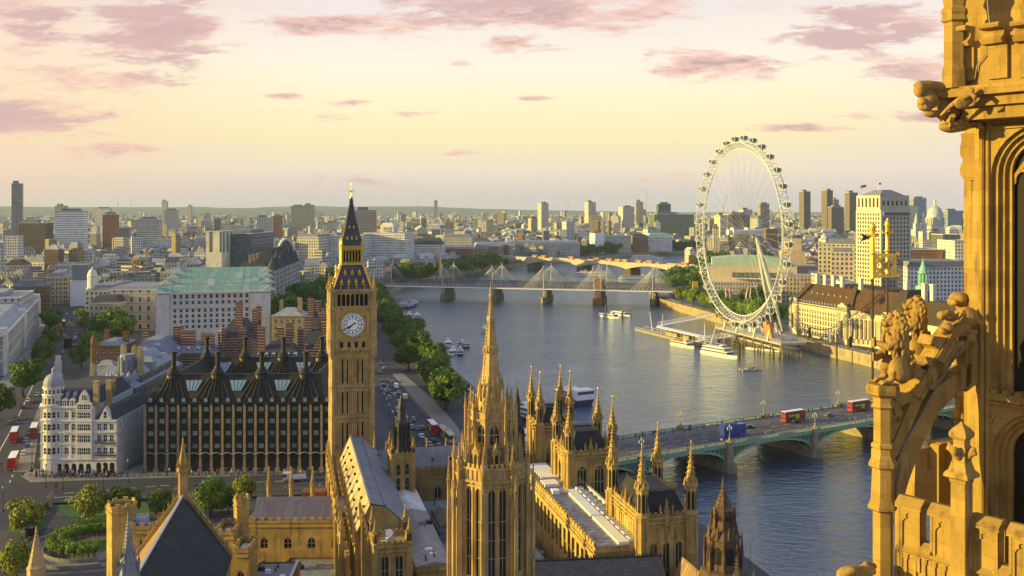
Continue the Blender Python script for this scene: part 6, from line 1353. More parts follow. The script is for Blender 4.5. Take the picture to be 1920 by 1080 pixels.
# south bank
def county_building():
 A,B=Vector((XW(1484,697),697,0)),Vector((XW(1592,636),636,0));d=B-A;L=d.length;ang=math.atan2(d.y,d.x)
 t=T('county_building','long pale county building with steep brown roofs, tall white chimneys and concave colonnade','building',A,ang);d.normalize()
 stone=mat('warm_portland',(.47,.42,.30),.85,.12,.2,.1,3,dirt=(.35,.28,.16),streak=.3);brown=paved('brown_tile_roof',(.085,.047,.027),'brick',1.0,.75,.25,(.07,.04,.02),.03,.9,.6)
 zw=21.0;m=MB();rows=[(1.6,4.2),(5.6,8.4),(9.6,12.2),(13.2,15.4),(16.6,18.4)];ops=grid(cols(L-10,15,1.7,9,1),rows)
 m.wallgrid((0,0),(L-10,0),0,zw,ops,.5,0);win(t,(0,0),(L-10,0),ops,.5,None,2,1,WHITEP,limit=100)
 for u0,u1 in((0,9),(L-10,L)):
  o=[((u0+u1)/2-u0-1.6,(u0+u1)/2-u0+1.6,4,15)];m.wallgrid((u0,-1.6),(u1,-1.6),0,zw+3,o,.9,0,'r');win(t,(u0,-1.6),(u1,-1.6),o,.9,'r',3,3,WHITEP,name='great_window')
  m.wall((u0,0),(u0,-1.6),0,zw+3);m.wall((u1,-1.6),(u1,30),0,zw+3);m.slab([(u0-.3,-1.9,zw+3),(u1+.3,-1.9,zw+3),((u0+u1)/2,-1.9,zw+6)],(0,1.6,0));m.box(u0,u1,-1.6,14,zw,zw+3)
  for k in(.1,.26,.74,.9):m.lathe(u0+(u1-u0)*k,-1.9,[(.6,3.4),(.55,zw-1.4),(.8,zw-1)],8)
 for zz,p in((zw,1.2),(4.9,.6),(zw-4.8,.5),(zw+1.2,.5)):m.beam((0,-.2,zz),(L,-.2,zz),p,.6)
 m.wall((0,30),(0,0),0,zw);m.wall((L,0),(L,30),0,zw);m.face([(0,0,zw),(L,0,zw),(L,30,zw),(0,30,zw)]);m.build('wall',stone,t)
 r=MB();r.hip(-.5,L+.5,.8,20,zw+.3,35,5,0,None,8.2);r.hip(-.5,L+.5,22,60,zw+.3,34,5,0,None,10);rf=r.build('roof',brown,t)
 for k in range(16):q=MB();q.box(-.9,.9,-.4,2.4,0,2.4);q.lathe(0,-.2,[(.95,2.4),(.6,2.9),(.02,3.2)],8);q.box(-.5,.5,-.46,-.38,.4,2.0,1);q.build('dormer',[LEADP,DKGLASS],rf,(6+(L-12)*k/15,1.6,zw+.6))
 for k in range(8):q=MB();q.box(-.5,.5,-.2,1.4,0,1.3);q.build('roof_vent',LEADP,rf,(10+(L-20)*k/7,5.6,29))
 for u in(.18,.33,.47,.62,.92):q=MB();q.box(-1.3,1.3,-1,1,28,41.5);q.box(-1.6,1.6,-1.3,1.3,41.5,42.3);q.build('chimney',WHITEST,t,(L*u,13,0))
 q=MB();n=12;c0=Vector((L+17,-20));rad=26;pts=[]
 for k in range(n+1):a=R(128-8*k*.95);pts.append((c0.x+rad*math.cos(a),c0.y+rad*math.sin(a)))
 wl=MB()
 for p,p2 in zip(pts,pts[1:]):
  Ls=math.dist(p,p2);o=[(Ls/2-.8,Ls/2+.8,1.5,4.4),(Ls/2-.8,Ls/2+.8,6,9),(Ls/2-.8,Ls/2+.8,11,13.6)];wl.wallgrid(p,p2,0,zw+1,o,.6);win(t,p,p2,o,.6,None,2,1,WHITEP)
  for zz,pr in((zw-3.6,1.6),(zw+1,1.4),(5.0,.6)):wl.beam((*p,zz),(*p2,zz),pr,.8)
 wl.box(pts[0][0]-2,pts[-1][0]+8,8,30,0,zw+.5);wl.box(pts[-1][0],pts[-1][0]+8,pts[-1][1],8,0,zw+.5);wl.build('colonnade_wall',stone,t)
 for p in pts:cmb=MB();a=math.atan2(p[1]-c0.y,p[0]-c0.x);cmb.lathe(p[0]-1.6*math.cos(a),p[1]-1.6*math.sin(a),[(1.0,4.6),(1.0,5.4),(.78,5.6),(.68,zw-5),(.95,zw-4.4),(.95,zw-3.9)],10);cmb.build('column',stone,t)
 r=MB();r.hip(pts[0][0]-9,pts[-1][0]+8,3,24,zw+.6,36,8);r.build('roof',brown,t)
 x0=L+40;q=MB();zp=25;o=[(2.2,5.2,4,14)]
 q.wallgrid((x0,-4),(x0+15,-4),0,zp,[(6,9,4,15)],.9,0,'r');win(t,(x0,-4),(x0+15,-4),[(6,9,4,15)],.9,'r',3,3,WHITEP,name='great_window');q.wall((x0,26),(x0,-4),0,zp);q.wall((x0+15,-4),(x0+15,26),0,zp);q.face([(x0,-4,zp),(x0+15,-4,zp),(x0+15,26,zp),(x0,26,zp)])
 for k in(.05,.15,.3,.7,.85,.95):q.lathe(x0+15*k,-4.6,[(.8,3.4),(.7,zp-6),(.95,zp-5.4)],8)
 for zz,p in((zp,1.6),(zp-5,1.6),(3.4,1.0)):q.beam((x0-.4,-4.4,zz),(x0+15.4,-4.4,zz),p,.8);q.beam((x0-.3,26,zz),(x0-.3,-4.4,zz),p,.8)
 q.box(x0+15,x0+75,0,26,0,zw);q.build('pavilion_wall',stone,t);r=MB();r.hip(x0-.3,x0+15.3,-4.3,26,zp+.4,39,4.5,0,None,8);r.hip(x0+15,x0+75,.5,25,zw+.2,34,8);r.build('pavilion_roof',paved('dark_brown_roof',(.06,.045,.032),'brick',1.0,.7,.25,(.03,.025,.02),.03,.9,.6),t)
 for x in(x0+2,x0+17,x0+24):q=MB();q.box(x-1.3,x+1.3,9,11.4,28,43);q.box(x-1.6,x+1.6,8.7,11.7,43,43.8);q.build('chimney',WHITEST,t)
 Y=668;w=Matrix.Rotation(-ang,4,'Z')@(Vector((XW(1731,Y),Y,0))-A);cu=mat('copper_verdigris',(.22,.48,.36),.7,.2,.8);z=lambda py:ZW(py,Y);q=MB()
 q.box(w.x-4.2,w.x+4.2,w.y-4.2,w.y+4.2,20,z(550),0);q.box(w.x-4.6,w.x+4.6,w.y-4.6,w.y+4.6,z(550),z(547),0);q.box(w.x-3.4,w.x+3.4,w.y-3.4,w.y+3.4,z(547),z(536),0)
 for k in range(8):a=R(45*k);q.tube([(w.x+2.7*math.cos(a),w.y+2.7*math.sin(a),z(536)),(w.x+2.7*math.cos(a),w.y+2.7*math.sin(a),z(513))],.5,6)
 q.lathe(w.x,w.y,[(1.5,z(536)),(1.5,z(513)),(3.5,z(512)),(3.5,z(509)),(2.6,z(508)),(2.4,z(503)),(1.4,z(498)),(1.2,z(494)),(.6,z(490)),(.15,z(486)),(.02,z(481))],10);q.build('cupola',cu,t)
county_building()
def slab_tower():
 C_,A_,B_=Vector((318,850)),Vector((308.6,884)),Vector((347,858.5));zt=ZW(365,850);t=T('stone_tower_block','tall cream stone office tower with a gridded west face lit yellow and stepped top','tower block',(C_.x,C_.y,0),math.atan2(B_.y-C_.y,B_.x-C_.x));w,dp=(B_-C_).length,(A_-C_).length
 st=mat('tower_stone',(.46,.43,.34),.85,.08,.05);m=MB();zr=ZW(394,850)
 F=22;rows=[(4+(zr-6)*k/F+.8,4+(zr-6)*k/F+3.0)for k in range(F)]
 o1=grid(cols(w,8,1.7,1.2),rows);m.wallgrid((0,0),(w,0),0,zr,o1,.45);o2=grid(cols(dp,9,1.7,1.5),rows);m.wallgrid((0,dp),(0,0),0,zr,o2,.45)
 win(t,(0,0),(w,0),o1[::-1],.45,None,1,0,st,limit=50);win(t,(0,dp),(0,0),o2[::-1],.45,None,1,0,st,limit=100)
 m.wall((w,0),(w,dp),0,zr);m.wall((w,dp),(0,dp),0,zr);m.face([(0,0,zr),(w,0,zr),(w,dp,zr),(0,dp,zr)]);m.build('wall',st,t)
 q=MB();o=grid(cols(w-1,6,1.8,1),[(zr+4,zr+8)]);q.wallgrid((.5,1.5),(w-.5,1.5),zr,zt-.5,o,.6);o=grid(cols(dp-2,6,2.2,1),[(zr+2.5,zr+10.5)]);q.wallgrid((-.2,dp-1),(-.2,1),zr-3,zt-.5,o,.8);q.wall((w-.5,1.5),(w-.5,dp-1),zr,zt-.5);q.wall((w-.5,dp-1),(-.2,dp-1),zr,zt-.5);q.wall((-.2,1),(.5,1.5),zr-3,zt-.5);q.face([(-.2,1,zt-.5),(w-.5,1.5,zt-.5),(w-.5,dp-1,zt-.5),(-.2,dp-1,zt-.5)]);q.box(.6,w-1,2.2,dp-2,zr+.5,zt-1,1);q.build('top_storey',[st,DARKHOLE],t)
 q=MB();q.box(2,w-2,-.8,1.6,zr-4.6,zr-1.2,0);q.box(2.4,w-2.4,-.9,-.7,zr-4.2,zr-2,1);q.build('balcony',[st,CABIN],t)
 q=MB();q.hip(2,w-3,4,dp-4,zt-.5,zt+4.4,8);r=q.build('roof',LEADW,t);q=MB();q.tube([(w*.35,dp*.5,zt+4),(w*.35,dp*.5,zt+11)],.15,5);q.build('flagpole',WHITEP,r)
 q=MB();q.box(0,2.6,-.05,.05,0,1.7);q.build('flag',REDH,r,(w*.35,dp*.5,zt+9))
slab_tower()
Y_LIT=facade('warm_lit_stone',(.46,.42,.31),3.4,3.5,1.5,1.9);Y_PINK=facade('pink_grey_stone',(.44,.36,.31),3.3,3.6,1.6,1.9)
office('stone_wing','cream stone wing with regular windows just before the tall stone tower',1545,1612,800,26,458,Y_LIT,None,R(-17),setb=((.3,.95,.1,.9,4),))
office('stone_wing','pinkish stone block with darker top floor in front of the cream wing',1568,1610,760,24,474,Y_PINK,None,R(-17),setb=((.1,.9,.1,.9,3),))
office('long_white_block','very long white office block with a dark attic storey beside the tall stone tower',1704,1830,790,24,502,F_WHITE,None,R(3),setb=((.0,1.0,.05,.9,5),))
office('upper_white_block','low terracotta trimmed block above the long white office block',1700,1800,900,20,488,mat('terracotta',(.40,.27,.18),.8,.15,.2),None,R(2))
office('brick_depot','dark red brick building with a blue roofed upper storey',1702,1768,1000,40,468,F_RED,None,R(0))
office('glass_block','grey framed glass block right of the white steeple',1768,1800,1050,30,440,F_DARK,None,R(0));office('white_flats','pale flats with a ragged window pattern next to the turret',1790,1830,980,40,452,F_WHITE,None,R(0))
office('low_white_building','bright white low building beyond the brown roofs',1575,1605,745,14,528,WHITEP,None,R(0));office('grey_attic','grey flat roofed block behind the brown roofs',1536,1566,770,20,516,F_GREY,None,R(0))
def concert_hall():
 Y=1010;t=office('concert_hall','cream concert hall with pale green copper roof seen through the wheel',1338,1500,Y,50,500,mat('hall_stone',(.55,.46,.32),.8,.12,.1),LEADW,R(-10));x=lambda px:XW(px,Y)-(XW(1338,Y)+XW(1500,Y))/2;z=lambda py:ZW(py,Y)
 q=MB();q.slab([(x(1345),-20,z(500)),(x(1490),-20,z(500)),(x(1490),-20,z(488)),(x(1450),-20,z(482)),(x(1390),-20,z(481)),(x(1345),-20,z(486))],(0,38,0));q.build('copper_roof',mat('pale_copper',(.33,.45,.38),.7,.1,.1),t)
 q=MB();q.box(x(1382),x(1490),-26.2,-25,z(520),z(511));q.build('glazed_front',F_DARK,t);q=MB();q.box(x(1332),x(1500),-40,-25,0,z(529));q.build('terrace',F_GREY,t);q=MB();q.box(x(1385),x(1490),-30,-25.4,z(523),z(521));q.build('balcony',WHITEST,t)
concert_hall()
CONC=mat('board_concrete',(.40,.32,.235),.9,.15,.15)
t=office('concrete_theatre','stepped brown concrete theatre with two blank fly towers',1472,1516,1100,40,472,CONC,CONC,R(-12),setb=((.18,.88,.2,.8,14),),cap=CONC);office('low_concrete_block','low brown concrete terraces in front of the theatre',1462,1540,1040,40,500,CONC,CONC,R(-8),cap=CONC)
office('brick_arches','brown brick viaduct range behind the park',1470,1560,900,14,516,F_TAN,None,R(-8))
def cathedral():
 Y=2250.0;t=T('cathedral','grey stone cathedral with a great ribbed dome and tall lantern','cathedral',(XW(1753,Y),Y,0),R(10));z=lambda py:ZW(py,Y);st=mat('cathedral_stone',(.46,.46,.45),.85,.1,.05);px=Y/F
 m=MB();m.box(-46,46,-22,22,0,z(430));m.lathe(0,0,[(19.5,z(432)),(19.5,z(424)),(18.2,z(423)),(18.2,z(410)),(19.8,z(409)),(19.8,z(407.5)),(17.5,z(407)),(17.5,z(403))],24);m.build('drum',st,t)
 for k in range(24):a=R(15*k);q=MB();q.tube([(19.6*math.cos(a),19.6*math.sin(a),z(424)),(19.6*math.cos(a),19.6*math.sin(a),z(409))],.8,6);q.build('column',st,t)
 q=MB();h=z(386)-z(404);q.lathe(0,0,[(17.2*math.cos(k*.16)**.9,z(404)+h*math.sin(k*.16))for k in range(10)],32);q.build('dome',mat('cathedral_lead',(.37,.40,.43),.6,.1,.1),t)
 q=MB();q.lathe(0,0,[(3.6,z(387)),(3.6,z(385)),(2.6,z(384.5)),(2.6,z(377)),(3.2,z(376.5)),(2.4,z(375)),(1.2,z(373)),(.4,z(371)),(.02,z(367))],10);q.build('lantern',st,t)
 for x in(-56,-38):q=MB();q.box(x-5,x+5,-20,-10,0,z(418));q.lathe(x,-15,[(4,z(418)),(3.6,z(411)),(2.6,z(409)),(2.4,z(405)),(1.2,z(402)),(.02,z(398))],8);q.build('west_tower',st,t)
cathedral()
def steeple(label,px,Y,py0,py1,w):
 t=T('church_steeple',label,'steeple',(XW(px,Y),Y,0),R(20));z=lambda f:ZW(py1+(py0-py1)*f,Y);st=mat('steeple_stone',(.52,.51,.48),.85,.1,.1);q=MB();q.box(-w,w,-w,w,0,z(.55));q.build('tower',st,t);q=MB()
 for k in range(5):r=w*1.15*(1-.2*k);a,b=.55+.09*k,.55+.09*(k+1);q.lathe(0,0,[(r,z(a)),(r*.92,z(b)-.8),(r*1.0,z(b)-.5),(r*.9,z(b))],8)
 q.frust(0,0,8,w*.2,z(.99),.02,z(1.12));q.build('tiered_spire',st,t)
steeple('white tiered church steeple standing clear before the cathedral',1730,1500,452,412,4.2)
F_BRUT=facade('brutal_tower_wall',(.17,.135,.115),4,3.4,2.6,1.6,(.05,.05,.05));F_BLUE=facade('blue_glass_wall',(.20,.26,.33),3,3.6,2.4,2.6,(.14,.19,.25));F_CONCT=facade('concrete_tower_wall',(.34,.31,.28),3.4,3.4,2.0,1.9);F_GREENC=facade('dark_green_clad',(.09,.12,.115),5,4,3,2.4,(.06,.09,.09))
for i,(lab,a,b,Y,top,wm,rot)in enumerate([('slender dark concrete tower with rounded balconies, first of three from the wheel',1503,1519,2500,359,F_BRUT,25),('dark concrete tower with a pointed shoulder, middle of the three',1545,1561,2480,357,F_BRUT,30),('dark concrete tower standing closest to the tall stone tower',1589,1608,2420,361,F_BRUT,20),('stepped brown block rising between two dark concrete towers',1557,1582,2300,388,F_BRUT,10),('slim dark tower just behind the stepped brown block',1563,1573,2700,374,F_BRUT,0),('blue glass high rise beside the cathedral',1709,1737,2700,371,F_BLUE,15),('curved topped blue glass office near the turret',1774,1806,2500,395,F_BLUE,10),('darker glass lump left of the blue high rise',1702,1722,2600,388,F_BLUE,0),('tall thin slab tower standing alone at the western edge',19,37,1750,344,F_CONCT,20),('broad white office slab with dark top floor windows',102,153,1500,396,facade('white_slab_wall',(.72,.72,.70),60,3.4,59.6,1.2,(.16,.17,.18)),8),('dark block peeping over the white office slab',103,121,2400,386,F_CONCT,0),('red brown brick block beside the white office slab',192,216,1700,402,F_RED,5),('dark brown theatre like bulk near the thin slab tower',35,86,1550,418,facade('dark_brown_cladding',(.085,.06,.05),6,4,4.6,1.4,(.03,.025,.025)),0),('pale stepped office with white bands in the western city',255,296,1650,411,F_BAND,6),('slim cream tower on the northern skyline',303,312,3600,377,F_CREAM,0),('square cream office below the slim skyline tower',307,331,2400,394,F_CREAM,10),('tiny cream slab right of the square cream office',352,358,3500,386,F_CREAM,0),('round topped white hall like block on the western skyline',178,204,2600,391,F_WHITE,0),('big tan curved office behind the clock tower spire',665,704,1500,394,F_TAN,8),('dark square block beyond the cream offices near the clock tower',545,570,3000,386,F_CONCT,5),('white concrete twin slab on the skyline next to the dark square block',570,588,3300,384,F_CONCT,5),('dark brown slab west of the clock spire',510,527,2100,405,F_RED,5),('cream stepped office west of the clock spire',480,509,1900,408,F_CREAM,10),('cream residential tower, first in the middle skyline',1010,1027,2900,381,F_CREAM,35),('cream residential tower, second in the middle skyline',1098,1116,2900,379,F_CREAM,35),('broad cream tower block east of the two residential towers',1162,1188,2700,388,F_CREAM,30),('slim pale tower under construction beside the red crane',1193,1206,2750,378,F_CONCT,0),('dark green clad tower above the long dark block',1233,1257,2300,382,F_GREENC,8),('long dark glass block below the green clad tower',1225,1300,2150,402,F_GREENC,5),('small grey twin on the far middle skyline',814,820,5000,376,F_CONCT,0),('yellow lit slab seen inside the wheel rim',1345,1362,1800,404,F_CREAM,25),('big brown office seen inside the wheel rim',1362,1405,1850,402,F_BRUT,10),('pale tower right of the brown office inside the wheel',1390,1410,2600,393,F_CREAM,20),('grey tower cut by the wheel rim',1424,1442,2700,382,F_CONCT,10)]):
 office('tower_block' if top<400 else 'office_block',lab,a,b,Y,max(18,(b-a)/F*Y*.6),top,wm,None,R(rot),setb=((.2,.8,.2,.8,4),)if i%2 else((.1,.6,.3,.8,5),),cat='high-rise')
for i,(lab,a,b,Y,top,wm,rm,rot,mans)in enumerate([('cream gridded office with arched attic, nearest the clock tower on its west',562,606,1230,440,F_CREAM,None,-14,3),('tan slotted office west of the cream gridded office',400+160,561+0,1230,455,F_TAN,None,-14,0),('white arcaded office right behind the clock spire',611,640,1260,437,F_WHITE,None,-14,3),('white block half hidden by the clock spire',676,686,1300,440,F_WHITE,None,-10,0),('big white riverside block with a blind clock tower top',685,767,1330,437,F_WHITE,None,-12,0),('white hotel with a dark mansard roof facing the river',774,830,1380,447,F_WHITE,SLATE,-4,9),('sunlit cream palace block east of the white hotel',832,886,1480,440,F_CREAM,None,-2,4),('low brick and stone institute below the cream palace',830,888,1420,463,F_RED,None,-2,2),('grey mansard terrace along the far embankment',888,960,1560,455,F_GREY,LEADP,6,5),('long grey classical river front with rows of small windows',945,1086,1720,452,F_CLASS,LEADP,10,4),('scaffold wrapped white corner block on the far embankment',1112,1130,1820,438,mat('white_sheeting',(.72,.73,.74)),None,10,0),('white banded office on the far embankment',1128,1180,1850,442,F_BAND,None,12,0),('red brick mansion between two white offices on the far embankment',1181,1211,1900,440,F_RED,SLATE,12,4),('white office with a green copper top on the far embankment',1210,1258,1920,438,F_WHITE,mat('pale_copper',(.33,.45,.38)),12,8)]):
 if b-a<3:a=535
 t=office('riverside_block',lab,a,b,Y,40,top,wm,rm,R(rot),mans=mans,cat='building',chims=2 if mans else 0)
 if 'blind clock' in lab:
  z=lambda py:ZW(py,Y);q=MB();x=XW(728,Y)-(XW(a,Y)+XW(b,Y))/2;q.box(x-10,x+9,-12,6,z(438),z(424));q.hip(x-10,x+9,-12,6,z(424),z(418),3);q.frust(x,-12.4,14,4,z(434)+0,4,z(434)+.1);q.box(x-5,x+5,-12.6,-12,z(434),z(426),1);q.build('clock_block',[WHITEST,F_GREY],t)
def crane(label,px,Y,py_top,lean,color,py_base=410,lattice=.9):
 t=T('tower_crane',label,'crane',(XW(px,Y),Y,0));q=MB();zb=ZW(py_base,Y);zt=ZW(py_top,Y);hm=zb+(zt-zb)*.35;w=Y/F*.55;q.beam((0,0,0),(0,0,hm),w*1.2,w*1.2);q.build('mast',color,t);j=MB();dx=lean*Y/F
 n=8
 for k in range(n):a=Vector((dx*k/n,0,hm+(zt-hm)*k/n));b=Vector((dx*(k+1)/n,0,hm+(zt-hm)*(k+1)/n));j.beam(a+Vector((w*.4,0,0)),b+Vector((w*.4,0,0)),w*.35,w*.35);j.beam(a-Vector((w*.4,0,0)),b-Vector((w*.4,0,0)),w*.35,w*.35);j.beam(a-Vector((w*.4,0,0)),b+Vector((w*.4,0,0)),w*.2,w*.2)
 j.build('jib',color,t);c=MB();c.box(-w*2.5,w*1.2,-w,w,hm-w,hm+w);c.build('cab',color,t)
CR=mat('crane_red',(.42,.06,.06),.6,.15,.2);CW=mat('crane_white',(.6,.58,.56),.6,.1,.2)
crane('red luffing crane leaning over the white scaffolded building',165,930,436,-26,CR,500);crane('bold red crane on the middle skyline',1211,2700,356,2,CR,415);crane('red crane seen through the wheel spokes',1356,2600,362,8,CR,405);crane('thin white crane in the middle city',1046,2700,386,-8,CW,418);crane('second thin white crane, closer to the residential tower',1072,2700,374,-10,CW,418);crane('grey crane next to the bold red crane',1192,3000,362,5,CW,405);crane('faint leaning crane above the northern skyline',780,4200,369,6,CW,392);crane('pale crane on the western skyline near the cream tower',222,3800,366,-3,CW,395);crane('pale crane between cream tower and clock spire on the skyline',246,3800,372,-2,CW,398);crane('crane leaning beside the cathedral dome',1741,2500,380,-6,CW,405)
m=MB();m.tube([(0,0,0),(0,0,22)],.12,5);m.face([(0,0,19),(5,.4,20),(5.4,.8,22.4),(.2,0,21.6)]);Y=900;z0=ZW(385,Y);tag(m.build('flagpole',mat('flag_cloth',(.40,.22,.08),.8,.2,1),None,(XW(1614,Y),Y,ZW(355,Y)-18)),'small flag on a pole left of the tall stone tower top','flag')
t=T('park_tent','pink inflatable tent with upturned legs in the park behind the wheel','tent',(XW(1384,840),840,0));q=MB();q.lathe(0,0,[(11,0),(11.5,3),(9,6),(3,8),(.1,8.4)],14);q.build('dome',mat('pink_canvas',(.55,.38,.42),.8,.1,.3),t)
for s in(-1,1):
 for e in(0,1):q=MB();q.tube([(s*(7+3*e),0,4),(s*(7+3*e),0,13),(s*(8+3*e),0,20)],[1.0,.8,.4],7);q.build('leg',MATS['pink_canvas'],t)
m=MB();m.box(-2.5,2.5,-2,2,0,3);m.slab([(-2,0,3),(2,0,3),(3,0,9),(-1,0,13)],(0,2,0));m.box(-1,4,-1,2,8,14);tag(m.build('yellow_hoist',mat('yellow_paint',(.65,.45,.03),.6,.2,.5),None,(XW(1301,985),985,0)),'bright yellow artwork hoist on the promenade beside the round trees','hoist')
RB=[Vector((x,y,0))for x,y in RIGHT_BANK]
strip('promenade',[(RB[i].x+7,RB[i].y)for i in range(2,10)],13,.02,mat('promenade_paving',(.26,.23,.19),.85,.15,.2))
strip('park_lawn',[(230,770),(262,900),(280,960)],60,.03,mat('lawn',(.045,.10,.02),.95,.3,.1))
w=MB()
for a,b in zip(RB[3:10],RB[4:10]):w.beam(a+Vector((.3,0,.55)),b+Vector((.3,0,.55)),.5,1.1)
tag(w.build('parapet_wall',RIVERWALL),'stone parapet along the southern embankment','parapet',kind='thing')
# hills, city field, trees
def hills():
 m=bpy.data.materials.new('far_hills');m.use_nodes=True;g=N(m.node_tree);b=m.node_tree.nodes['Principled BSDF'];tc=g.new('TexCoord').outputs['Object']
 g.put(b.inputs['Base Color'],g.mix(g.step(g.noise(tc,.012,5,.65),.42,.62),(.085,.105,.095),(.20,.20,.19)));b.inputs['Roughness'].default_value=.95  # Greens greyed and blued; some distance haze is in the colour
 mb=MB();nx,ny=90,10
 def h(x,y):
  px=960+F*x/y;k=1.0 if px<620 else max(.25,1-(px-620)/900);f=(y-6200)/3800;return(math.sin(min(1,f*1.25)*math.pi*.5)*(70*k+26*noise.noise(Vector((x*.0006,y*.0004,2)))+14*noise.noise(Vector((x*.003,y*.001,5))))+2)
 P_=[[(-5600+11800*i/nx*1.0,6200+3800*j/ny)for i in range(nx+1)]for j in range(ny+1)]
 for j in range(ny):
  for i in range(nx):mb.face([(x,y,h(x,y))for x,y in(P_[j][i],P_[j][i+1],P_[j+1][i+1],P_[j+1][i])])
 tag(mb.build('hills',m),kind='structure')
hills()
rng=random.Random(11)
PALETTE=[facade('city_wall_cream',(.50,.45,.36),3.2,3.6,1.5,1.9,rnd=.25),facade('city_wall_white',(.60,.59,.56),3.0,3.4,1.5,1.8,rnd=.2),facade('city_wall_stone',(.38,.35,.29),3.4,3.8,1.4,2.1,rnd=.25),facade('city_wall_brick',(.22,.12,.075),3,3.5,1.3,1.8,rnd=.3),facade('city_wall_yellowbrick',(.34,.25,.14),3,3.4,1.3,1.8,rnd=.25),facade('city_wall_grey',(.27,.27,.27),3.4,3.6,2.0,1.9,rnd=.3),facade('city_wall_band',(.44,.43,.40),60,3.5,59.6,1.6,rnd=.25),facade('city_wall_glass',(.15,.18,.20),2.6,3.5,2.1,2.5,(.09,.12,.14),rnd=.3)]
WNAME=['cream','white','stone coloured','brown brick','yellow brick','grey','banded','dark glass']
ROOFS=[(mat('city_roof_slate',(.10,.105,.125),.8,.25,.05,rnd=.3),'slate'),(mat('city_roof_felt',(.20,.20,.205),.9,.25,.05,rnd=.35),'grey'),(mat('city_roof_pale',(.42,.42,.41),.85,.2,.05,rnd=.25),'pale'),(mat('city_roof_lead',(.24,.265,.31),.7,.2,.05,rnd=.25),'blue grey'),(mat('city_roof_brown',(.15,.10,.07),.9,.25,.05,rnd=.3),'brown')]
def city_mesh(mb,rb,x,y,w,d,h,rot,kind,big=True,mi=0,ri=0):
 """One building: walls into mb, roof gear into rb."""
 M=Matrix.Translation((x,y,0))@Matrix.Rotation(rot,4,'Z');q=MB();r=MB();a,b=w/2,d/2
 q.prism([(-a,-b),(a,-b),(a,b),(-a,b)],0,h,0,0)
 if kind==0:r.box(-a+.6,a-.6,-b+.6,b-.6,h-.3,h+.3)
 elif kind==1:r.hip(-a-.2,a+.2,-b-.2,b+.2,h,h+rng.uniform(3,6),min(a,b)*rng.uniform(.4,.8))
 elif kind==2:r.gable(-a,a,-b,b,h,h+min(a,b)*.7,'x' if w>d else 'y')
 else:r.box(-a+.5,a-.5,-b+.5,b-.5,h-.3,h+.2);q.prism([(-a*.7,-b*.6),(a*.6,-b*.6),(a*.6,b*.7),(-a*.7,b*.7)],h,h+rng.uniform(3,7),0,0)
 if big:
  for _ in range(rng.randint(2,5)):cx,cy=rng.uniform(-a,a)*.75,rng.uniform(-b,b)*.7;s=rng.uniform(.8,2.6);r.box(cx-s,cx+s,cy-s*.7,cy+s*.7,h-.2,h+rng.uniform(1.5,5))
  if kind in(1,2):
   for _ in range(rng.randint(1,4)):cx,cy=rng.uniform(-a,a)*.8,rng.uniform(-b,b)*.4;q.box(cx-.7,cx+.7,cy-1,cy+1,h,h+rng.uniform(5,8))
 for src,dst,mo in((q,mb,mi),(r,rb,ri)):
  for f,uv in zip(src.f,src.uv):dst.face([M@Vector(src.v[i])for i in f],mo,uv)
def inside(x,y,poly):
 c=False;n=len(poly)
 for i in range(n):
  (x0,y0),(x1,y1)=poly[i],poly[(i+1)%n]
  if(y0>y)!=(y1>y)and x<(x1-x0)*(y-y0)/(y1-y0)+x0:c=not c
 return c
RIVER=[(p[0]-14,p[1])for p in LEFT_BANK[5:]]+[(p[0]+16,p[1])for p in reversed(RIGHT_BANK[2:])]
CLEAR=[]
for o in list(COL.objects):
 if o.parent is None and o.get('category')and o.location.y>380:
  me=[c for c in o.children if c.type=='MESH']
  if me:
   Mw=Matrix.Translation(o.location)@o.rotation_euler.to_matrix().to_4x4();pts=[Mw@Vector(c)for k in me for c in k.bound_box];xs=[p.x for p in pts];ys=[p.y for p in pts]
   if max(xs)-min(xs)<260 and max(ys)-min(ys)<300:CLEAR.append((min(xs)-3,max(xs)+3,min(ys)-3,max(ys)+3))
def free(x,y,r):
 if inside(x,y,RIVER):return False
 px=960+F*x/y
 for a,b,c,d in CLEAR:
  if a-r<x<b+r and c-r<y<d+r:return False
 if 60<px<185 and y<860:return False
 if y<420:return False
 if x>0 and(y<1000 and px<1700 or y<1400 and px<1480):return False
 if x<0 and 495<px and y<1080:return False
 if px<500 and y<560 and px>70:return False
 return True
ZONES=[('west of the avenue',-40,70,560,900,(16,26)),('beyond the white sheeted block',-30,280,900,1250,(17,27)),('behind the green ministry',190,500,800,1250,(18,28)),('around the white office slab',-30,330,1250,1750,(16,28)),('beyond the station arches',300,660,1250,1800,(18,32)),('behind the white riverside blocks',660,1000,1480,2050,(18,32)),('beyond the pale bridge',960,1330,1950,2700,(18,34)),('seen behind the wheel',1335,1560,1420,2300,(16,34)),('around the tall stone tower',1500,1830,900,1500,(16,30)),('between wheel and cathedral',1480,1830,1500,2200,(18,34)),('in the distant west',-40,640,1800,2600,(16,34)),('in the far middle city',640,1050,2050,2900,(18,36))]
placed=[];per=[14,24,26,30,28,28,30,24,22,22,30,20];allb=[]
